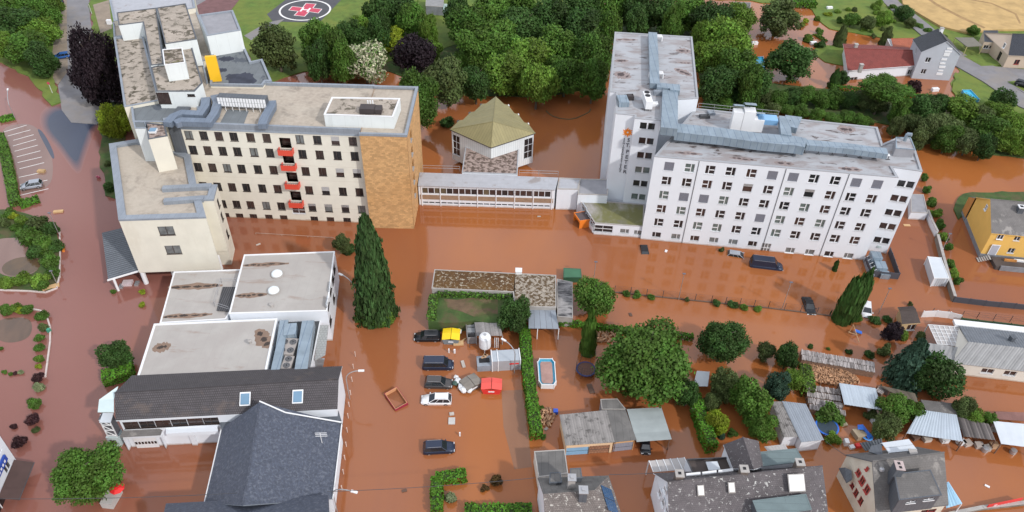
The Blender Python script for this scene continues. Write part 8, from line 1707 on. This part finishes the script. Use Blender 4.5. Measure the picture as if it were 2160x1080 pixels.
# outdoor plant at the residence corner
p = P(1852, 556, 1.2); t = thing('outdoor_plant', 'silver outdoor ventilation plant inside the anthracite fence', 'ventilation unit', (p.x, p.y, 0))
for k, (dx, dy, a, b, h) in enumerate(((0, 1.6, 1.9, 2.0, 2.6), (.3, -.6, 2.0, 2.2, 2.0), (.6, -2.4, 1.7, 1.3, 1.5), (-1.6, -.3, .9, 4.8, 1.2))):
    m_ = MB(); m_.obox((p.x+dx, p.y+dy, -.5), a, b, h, -.1); m_.build('unit', ZINC if k < 3 else METAL, t)
m_ = MB()
for k in range(5): m_.tube((p.x-1.9+.0*k, p.y-2+k*1.0, .7), (p.x-1.0, p.y-2+k*1.0, 1.5), .06)
m_.build('pipes', WHITEM, t)
p = P(1852, 516, 1.2); m_ = MB(); m_.lathe((p.x, p.y, 1.2), [(1.1, 0), (1.0, .4), (.6, .6), (0, .7)], 14); m_.lathe((p.x, p.y, 0), [(.5, -.5), (.5, 1.2)], 10); m_.build('round_cowl', mat('cowl_green', (.34, .40, .40), .5), label='pale round cowl against the residence end wall', cat='vent')
# pool, trampolines, swings
def pool(label, pts, h, z=0.0, dirty=False):
    q = [P(x, y, h) for x, y in pts]; pf = ccw([(v.x, v.y) for v in q]); cx, cy = sum(p[0] for p in pf)/4, sum(p[1] for p in pf)/4
    if dirty: pf = [(a[0]*(1-t_)+b[0]*t_, a[1]*(1-t_)+b[1]*t_) for a, b in zip(pf, pf[1:]+pf[:1]) for t_ in (.14, .86)]
    t = thing('garden_pool', label, 'pool', (cx, cy, z)); m_ = MB(); n = len(pf); i2 = offset(pf, .12)
    for i in range(n): j = (i+1) % n; m_.face([(*pf[i], z-.5), (*pf[j], z-.5), (*pf[j], h), (*pf[i], h)]); m_.face([(*pf[i], h), (*pf[j], h), (*i2[j], h), (*i2[i], h)])
    m_.build('wall', F_WHITE if dirty else mat('pool_blue_wall', (.10, .36, .55), .5), t); m_ = MB()
    for i in range(n): j = (i+1) % n; m_.face([(*i2[j], h), (*i2[i], h), (*i2[i], z), (*i2[j], z)][::-1][::-1])
    m_.build('liner', mat('pool_liner', (.10, .42, .58), .4), t); i3 = offset(i2, .02); m_ = MB(); m_.face([(*p, h-.25) for p in (offset(i2, .35) if dirty else i3)]); m_.build('cover', mat('dirty_cover', (.36, .22, .19), .7, .15, .8, bump=.8, bs=1.2) if dirty else mat('pool_water', (.03, .40, .62), .08, .05), t)
    if dirty: m_ = MB(); m_.face([(*p, h-.45) for p in i3]); m_.build('pool_water', mat('pool_liner', (.10, .42, .58)), t)
    for p in pf: m_ = MB(); m_.tube((*p, z-.5), (*p, h+.05), .07); m_.build('post', F_WHITE, t)
pool('white-rimmed frame pool with dirty pink sagging cover beside the hedge', [(1137, 811), (1174, 812), (1170, 756), (1133, 756)], 1.0, dirty=True)
pool('bright blue rectangular pool among the trees, upper right', [(1592, 141), (1616, 141), (1610, 119), (1588, 120)], 1.2, .1); pool('bright blue rectangular pool beside the country road verge', [(2042, 211), (2067, 209), (2048, 189), (2030, 189)], 1.2, .2)
def trampoline(x, y, r, label, ring, mat_, h=.9, net=False):
    p = P(x, y, h); t = thing('trampoline', label, 'trampoline', (p.x, p.y, 0)); n = 24; m_ = MB(); c = [(math.cos(2*math.pi*i/n), math.sin(2*math.pi*i/n)) for i in range(n)]
    for i in range(n): a, b = c[i], c[(i+1) % n]; m_.face([(p.x+a[0]*r*.86, p.y+a[1]*r*.86, h), (p.x+a[0]*r, p.y+a[1]*r, h), (p.x+b[0]*r, p.y+b[1]*r, h), (p.x+b[0]*r*.86, p.y+b[1]*r*.86, h)]); m_.face([(p.x+a[0]*r, p.y+a[1]*r, h-.12), (p.x+b[0]*r, p.y+b[1]*r, h-.12), (p.x+b[0]*r, p.y+b[1]*r, h), (p.x+a[0]*r, p.y+a[1]*r, h)])
    m_.build('pad_ring', ring, t); m_ = MB(); m_.face([(p.x+a[0]*r*.87, p.y+a[1]*r*.87, h-.03) for a in c]); m_.build('jumping_mat', mat_, t)
    for k in range(6): a = c[k*4]; m_ = MB(); m_.tube((p.x+a[0]*r, p.y+a[1]*r, -.6), (p.x+a[0]*r, p.y+a[1]*r, h+(1.8 if net else 0)), .035); m_.build('leg', DARKM, t)
    if net:
        m_ = MB()
        for z in (h+.6, h+1.2, h+1.78):
            for i in range(n): m_.tube((p.x+c[i][0]*r, p.y+c[i][1]*r, z), (p.x+c[(i+1) % n][0]*r, p.y+c[(i+1) % n][1]*r, z), .012, n=3)
        for i in range(n): m_.tube((p.x+c[i][0]*r, p.y+c[i][1]*r, h), (p.x+c[i][0]*r, p.y+c[i][1]*r, h+1.8), .008, n=3)
        m_.build('safety_net', BLACK, t)
BLU = mat('pad_blue', (.02, .13, .55), .5)
trampoline(1745, 899, 1.75, 'trampoline with bright blue rim beside the white garages', BLU, mat('mat_dark', (.03, .05, .07), .7)); trampoline(1236, 778, 1.6, 'dark netted trampoline left of the very large tree', mat('pad_navy', (.015, .03, .12), .5), mat('mat_brown', (.10, .045, .03), .7), .9, True)
t = thing('swing_set', 'wooden swing frame with blue slide in the flooded garden', 'swing set', P(1805, 700, 0)); a, b = P(1800, 685, 2), P(1812, 722, .3); m_ = MB(); m_.tube(a, b, .07); m_.tube(P(1789, 700, .4), P(1806, 706, .4), .07); m_.tube(a, P(1790, 703, 0), .07); m_.build('frame', mat('swing_wood', (.42, .26, .14), .8), t)
q = [P(1802, 694, 1.0), P(1818, 703, .2), P(1819, 700, .3), P(1804, 692, 1.1)]; m_ = MB(); m_.slab([v+Vector((0, 0, .1)) for v in (P(1803, 700, .9), P(1818, 705, .2), P(1818, 700, .2), P(1804, 695, .9))], .1); m_.build('slide', BLU, t)
t = thing('play_tower', 'blue plastic slide and play clutter left of the yellowish tree', 'play equipment', P(1825, 910, 0)); m_ = MB(); m_.slab(px([(1816, 903), (1832, 925), (1840, 921), (1822, 897)], .9), .12); m_.slab(px([(1810, 905), (1822, 906), (1821, 895), (1809, 896)], 1.5), .1); m_.build('slide', BLU, t)
m_ = MB(); p = P(1812, 915, .5); m_.obox((p.x, p.y, -.4), 1.6, 1.6, 1.3, .3); m_.build('cabin', mat('play_wood', (.32, .26, .18), .85, .15), t); m_ = MB(); p = P(1829, 922, .4); m_.lathe((p.x, p.y, .5), [(.7, 0), (.85, .12), (.7, .2), (.5, .12)], 14); m_.build('paddling_ring', mat('ring_blue', (.05, .25, .6), .5), t)
for x, y, w_, d_, h, az, m, nm, lb, ct in ((1849, 893, .8, 1.9, .8, .35, mat('canoe_white', (.50, .54, .56), .4), 'small_boat', 'upturned pale dinghy left of the yellowish tree', 'boat'), (1864, 914, .7, .5, .8, .4, RED, 'toy_car', 'small red plastic toy beside the pergola slats', 'toy'), (1811, 940, 1.0, .6, .6, .2, RED, 'red_cart', 'red garden cart left of the pergola slats', 'cart'), (1785, 933, .6, .8, .9, 0, WHITEM, 'white_canister', 'white canister in front of the beige house', 'canister'), (1797, 943, .7, .6, .4, .3, BAG, 'white_tub', 'white tub beside the red cart', 'tub'), (1748, 921, .8, .8, .2, 0, WHITEM, 'satellite_dish', 'white dish on the right white garage corner', 'dish'), (1781, 895, .9, .6, .3, .2, mat('cream_box', (.6, .52, .35), .8), 'cream_box', 'cream box right of the blue trampoline', 'box'), (1172, 868, .7, .7, .6, 0, mat('blue_tarp', (.02, .08, .45), .5), 'blue_tarpaulin', 'blue bundle left of the cream garage', 'bundle')): box_thing(nm, lb, ct, x, y, w_, d_, h, m, az)
m_ = MB(); m_.slab(px([(1462, 814), (1493, 815), (1497, 784), (1470, 782)], 1.5), .08); m_.build('white_tarpaulin', TINW, label='white sheet spread between the very large tree and its right neighbour', cat='tarpaulin')
# ================================================================ wood stacks and tin sheds
lg = MB(); lg.box(-.09, .09, -.55, .55, 0, .14); LOG = lg.data('log'); LOG.materials.append(mat('weathered_log', (.34, .31, .30), .9, .25, .8, objrnd=.35, spots=((.10, .08, .07), .8, .58, .08, .7)))
def log_rows(label, rows, z0, z1, cat='wood stack', step=.21, group=None):
    """each row is a pair of sight points; boards lie across the row"""
    A = P(*rows[0][0], z1); t = thing('wood_stack', label, cat, V3(A, 0), group); k = 0
    for a, b in rows:
        a, b = P(*a, z1), P(*b, z1); d = (b-a); L = d.length; d.normalize(); n = int(L/step); az = math.atan2(d.y, d.x)
        m_ = MB(); c = (a+b)/2; m_.obox((c.x, c.y, -.6), L, .95, z1+.58, az); m_.build('stacked_wood', mat('stacked_wood', (.20, .12, .08), .95, .3, 3, bump=1), t, kind='stuff')
        for i in range(n):
            if k > 290: break
            p = a+d*(L*(i+.5)/n); o = bpy.data.objects.new('log', LOG); COL.objects.link(o); o.parent = t; o.location = Vector((p.x, p.y, z1+random.uniform(-.03, .06)))-ORG[t.name]; o.rotation_euler = (random.uniform(-.06, .06), random.uniform(-.15, .15), az+random.uniform(-.10, .10)); o.scale = (random.uniform(.75, 1.1), random.uniform(.9, 1.12), 1); k += 1
    return t
log_rows('long double row of weathered boards behind the wood chip pile', [((1690, 743), (1845, 770)), ((1691, 754), (1845, 781))], 0, 1.3)
log_rows('block of four stacked rows of weathered boards left of the first tin roof', [((1700, 817), (1772, 828)), ((1702, 831), (1774, 842)), ((1704, 845), (1777, 857)), ((1707, 858), (1784, 872))], 0, 1.1)
log_rows('small stack of slats right of the first tin roof', [((1850, 820), (1863, 830))], 0, .9)
lg2 = MB(); lg2.box(-.2, .2, -.07, .07, -.06, .06); CHIP = lg2.data('split_log'); CHIP.materials.append(mat('split_log', (.44, .26, .15), .85, .2, 1, objrnd=.4))
def heap(label, poly, n, h, sc=1.0, name='firewood_heap', me=None, z=.0, stuff=400):
    me = me or CHIP
    q = [P(x, y, 0) for x, y in poly]; pf = ccw([(v.x, v.y) for v in q]); cx, cy = sum(p[0] for p in pf)/len(pf), sum(p[1] for p in pf)/len(pf); t = thing(name, label, 'wood heap', (cx, cy, 0))
    xs = [p[0] for p in pf]; ys = [p[1] for p in pf]
    def inside(x, y):
        c = False
        for i in range(len(pf)):
            a, b = pf[i], pf[i-1]
            if (a[1] > y) != (b[1] > y) and x < (b[0]-a[0])*(y-a[1])/(b[1]-a[1])+a[0]: c = not c
        return c
    k = 0; m_ = MB()
    while k < n+stuff:
        x, y = random.uniform(min(xs), max(xs)), random.uniform(min(ys), max(ys))
        if not inside(x, y): continue
        zz = z+random.random()*h; k += 1
        if k <= n:
            o = bpy.data.objects.new('split_log', me); COL.objects.link(o); o.parent = t; o.location = Vector((x, y, zz))-ORG[t.name]; o.rotation_euler = (random.random(), random.random(), random.random()*6); o.scale = (sc*random.uniform(.7, 1.3),)*3
        else: m_.obox((x, y, zz-.1), .4*sc, .15*sc, .12*sc, random.random()*6)
    if stuff: m_.build('small_wood', mat('small_wood', (.36, .20, .11), .9, .2, 1, rnd=.45), t, kind='stuff')
heap('heap of orange-brown split firewood between the two board stacks', [(1692, 770), (1775, 782), (1812, 806), (1770, 815), (1695, 806)], 290, .7, 1.0, stuff=1100)
heap('loose firewood scattered right of the split wood heap', [(1775, 785), (1800, 792), (1815, 808), (1790, 812)], 50, .3, 1.4, stuff=0)
heap('small pile of brown sticks behind the column conifer', [(1256, 698), (1300, 700), (1300, 722), (1256, 722)], 70, .4, 1.5, name='stick_pile', stuff=0)
heap('reddish stick pile at the corner of the pool garden', [(1138, 870), (1160, 858), (1172, 880), (1160, 900), (1140, 895)], 70, .35, 1.5, name='stick_pile', stuff=0)
def tin(label, pts, z, m=TIN, wave=.45, amp=.05, z2=None, along=0, nm='tin_shed'):
    t, q = corr_shed(nm, label, pts, z, None, m, z2=z2, wave=wave, amp=amp, along=along, cat='shed')
    for v in (q[0], q[1], q[2], q[3]): m_ = MB(); m_.obox((v.x, v.y, -.9), .14, .14, z+.8); m_.build('post', mat('post_brown', (.16, .09, .06)), t)
    m_ = MB(); c = (q[3]+q[2])/2; d = q[2]-q[3]; m_.obox((c.x, c.y-.1, -.8), d.length*.96, .1, z+.6, math.atan2(d.y, d.x)); m_.build('rear_boards', WOODG, t)
tin('first pale tin roof, right of the stacked boards', [(1781, 853), (1861, 865), (1847, 819), (1770, 808)], 2.3, along=0)
tin('second pale ribbed tin roof, widest one in the garden row', [(1912, 914), (2031, 931), (2018, 875), (1940, 864)], 2.4)
tin('third pale smooth sheet roof at the right edge', [(2112, 936), (2190, 946), (2180, 896), (2095, 888)], 2.4, TINW, 1.2, .02)
tin('dark slatted corrugated shed between the tin roofs', [(2033, 921), (2100, 929), (2086, 895), (2020, 880)], 2.2, mat('slat_dark', (.12, .105, .10), .9, .15, rnd=.45), .5, .12)
tin('grey mossy lean-to behind the second tin roof', [(1955, 868), (2020, 876), (2012, 851), (1942, 843)], 2.0, GREYSL, 1.5, .02)
tin('brown old lean-to behind the tree by the first tin roof', [(1876, 826), (1938, 850), (1930, 830), (1852, 812)], 1.6, mat('old_brown_sheet', (.12, .10, .075), .9, .2, rnd=.3), .5, .06)
tin('red-brown frame shed with teal end at the far right', [(2102, 884), (2170, 889), (2165, 870), (2100, 868)], 1.8, mat('redbrown_sheet', (.20, .10, .085), .8, .15), 1.0, .02)
for k, (x, y, m) in enumerate(((1992, 928, BAG), (2040, 935, mat('cream_board', (.42, .36, .32), .8)), (2065, 940, mat('cream_board', (.42, .36, .32))), (2097, 940, mat('cardboard', (.42, .27, .16))), (1955, 926, mat('debris_pale', (.42, .38, .34))), (2027, 933, BAG), (2080, 946, mat('debris_pale', (.42, .38, .34))), (1930, 922, mat('dark_debris', (.12, .07, .05))))):
    box_thing('stored_crate', ['white wrapped bale under the second tin roof front', 'pale board crate, left one under the slatted shed', 'pale board crate, right one under the slatted shed', 'tan carton crate at the right end of the slatted shed', 'grey crate at the left front of the second tin roof', 'small white bale beside the pale crates', 'grey crate with clutter at the slatted shed corner', 'dark low crate at the left end of the second tin roof'][k], 'crate', x, y, 1.1, .9, .6, m, random.random()*.4, 0, .05)
for x, y, lb in ((2080, 946, 'round steel kettle barrel standing at the slatted shed front'), (2139, 950, 'steel barrel under the third sheet roof')):
    p = P(x, y, .6); t = thing('steel_barrel', lb, 'barrel', (p.x, p.y, -.3)); m_ = MB(); m_.lathe((p.x, p.y, -.3), [(.45, 0), (.48, .5), (.45, 1.0), (0, 1.05)], 14); m_.build('shell', STEEL, t)
t = thing('red_sign_banner', 'red banner on a low wall at the bottom right corner', 'banner', P(2110, 1068, 0)); a, b = P(2078, 1075, 0), P(2150, 1060, 0); d = (b-a).normalized(); c = (a+b)/2; az = math.atan2(d.y, d.x); m_ = MB(); m_.obox((c.x, c.y, -.5), (b-a).length, .1, 1.7, az); m_.build('cloth', RED, t); n = Vector((d.y, -d.x, 0))
for k in range(5): p = c+d*(-1.6+.55*k)+n*.08; m_ = MB(); m_.obox((p.x, p.y, .45), .3 if k else .5, .03, .22 if k else .6, az); m_.build('printed_mark', mat('banner_pink', (.75, .42, .42), .6), t)
wall_line('low rough wall along the bottom right corner', [(2000, 1088), (2070, 1074), (2160, 1064)], .5, .4, WALLS)
# overhead cables
def cable(label, pts, r=.03):
    W_ = [P(x, y, z) for x, y, z in pts]; m_ = MB(); n = 14; out = []
    for a, b in zip(W_[:-1], W_[1:]):
        for i in range(n): t_ = i/n; q = a.lerp(b, t_); q.z -= .6*4*t_*(1-t_)*min(1, (b-a).length/40); out.append(q)
    out.append(W_[-1]); m_.path(out, r, 4); m_.build('overhead_cable', DARKM, label=label, cat='cable')
cable('dark overhead cable crossing the bottom left of the photo', [(-20, 1052, 8), (500, 1040, 9)], .035); cable('dark overhead cable crossing the bottom yard to the slate-roofed house', [(690, 1037, 9), (1128, 1008, 8)], .035)
cable('pale service cable between the two bottom slate-roofed houses', [(1284, 1001, 6), (1378, 998, 6)], .04); cable('pale service cable from the white garage to the beige house', [(1742, 931, 3), (1783, 960, 6)], .04)
# far gardens bits
for x, y, m, lb in ((1592, 90, F_WHITE, 'white garden table at the flooded top garden'), (1716, 90, F_WHITE, 'white bench in the far garden'), (1750, 16, F_WHITE, 'white planter box in the far garden'), (1973, 188, F_WHITE, 'white air unit in front of the grey house')): box_thing('garden_item', lb, 'garden furniture', x, y, 1.8, .9, .8, m, .2, .1)
box_thing('pump_box', 'small white sign stand at the clinic roof street side', 'box', 230, 46, 1.2, .8, 1.6, F_WHITE, 0, .2)

TRK = mat('field_track', (.30, .19, .085), .95, .2)
for pts in ([(1930, -20), (1975, 12), (2030, 40), (2075, 60), (2079, 58), (2034, 37), (1979, 9), (1936, -22)], [(2020, -5), (2090, 8), (2140, 30), (2150, 50), (2154, 49), (2144, 28), (2092, 6), (2022, -7)]): sheet('field_track', pts, .706, TRK, 0)
random.seed(77)
for k in range(16):
    x, y = random.uniform(1715, 1880), random.uniform(4, 78); shrub(x, y, random.uniform(10, 20), None, random.choice([L_LIGHT, L_MID, L_OLV]), 'low green plant in the far flooded gardens', 'plants of the far gardens')
for x, y in ((545, 516), (1094, 608), (1330, 664), (2082, 1026), (1152, 905), (1137, 457), (920, 1078), (1735, 1030), (1405, 470+60), (330, 700)):
    p = P(x, y, 0); m_ = MB(); m_.obox((p.x, p.y, -.1), random.uniform(.4, .9), random.uniform(.25, .5), .22, random.random()*3); m_.build('floating_debris', random.choice([mat('debris_pale', (.42, .38, .34)), mat('dark_debris', (.12, .07, .05)), F_WHITE]), label='small piece of debris drifting on the open water', cat='debris', group='debris drifting on the open water')
# ---- things that share a label are told apart by where they stand
ORD = ['leftmost', 'second from left', 'third from left', 'fourth from left', 'fifth from left', 'sixth from left', 'seventh from left', 'eighth from left', 'ninth from left', 'tenth from left', 'eleventh from left', 'twelfth from left']
bpy.context.view_layer.update(); same = {}
for o in bpy.data.objects:
    if o.parent is None and o.get('label'): same.setdefault(o['label'], []).append(o)
for lb, os_ in same.items():
    if len(os_) < 2: continue
    ps = [(pr(o.matrix_world.translation), o) for o in os_]; ps.sort(key=lambda a: a[0][1])
    n = len(ps); tall = (ps[-1][0][1]-ps[0][0][1]) > 1.3*(max(p[0][0] for p in ps)-min(p[0][0] for p in ps))
    if tall and n <= 12:
        for i, (p, o) in enumerate(ps): o['label'] = lb+', '+ORD[i].replace('leftmost', 'farthest').replace('from left', 'farthest')
        continue
    nr_ = max(1, math.ceil(n/8)); nm = {1: [''], 2: ['back row', 'front row'], 3: ['back row', 'middle row', 'front row']}[min(nr_, 3)]; per = math.ceil(n/len(nm))
    for r_ in range(len(nm)):
        row = sorted(ps[r_*per:(r_+1)*per], key=lambda a: a[0][0])
        for i, (p, o) in enumerate(row):
            k = ORD[i] if i <= len(row)-1-i or len(row)-1-i > 9 else ORD[len(row)-1-i].replace('left', 'right')
            if k == 'rightmost' or i < 10 or len(row)-1-i < 10: o['label'] = lb+', '+k+(', '+nm[r_] if nm[r_] else '')
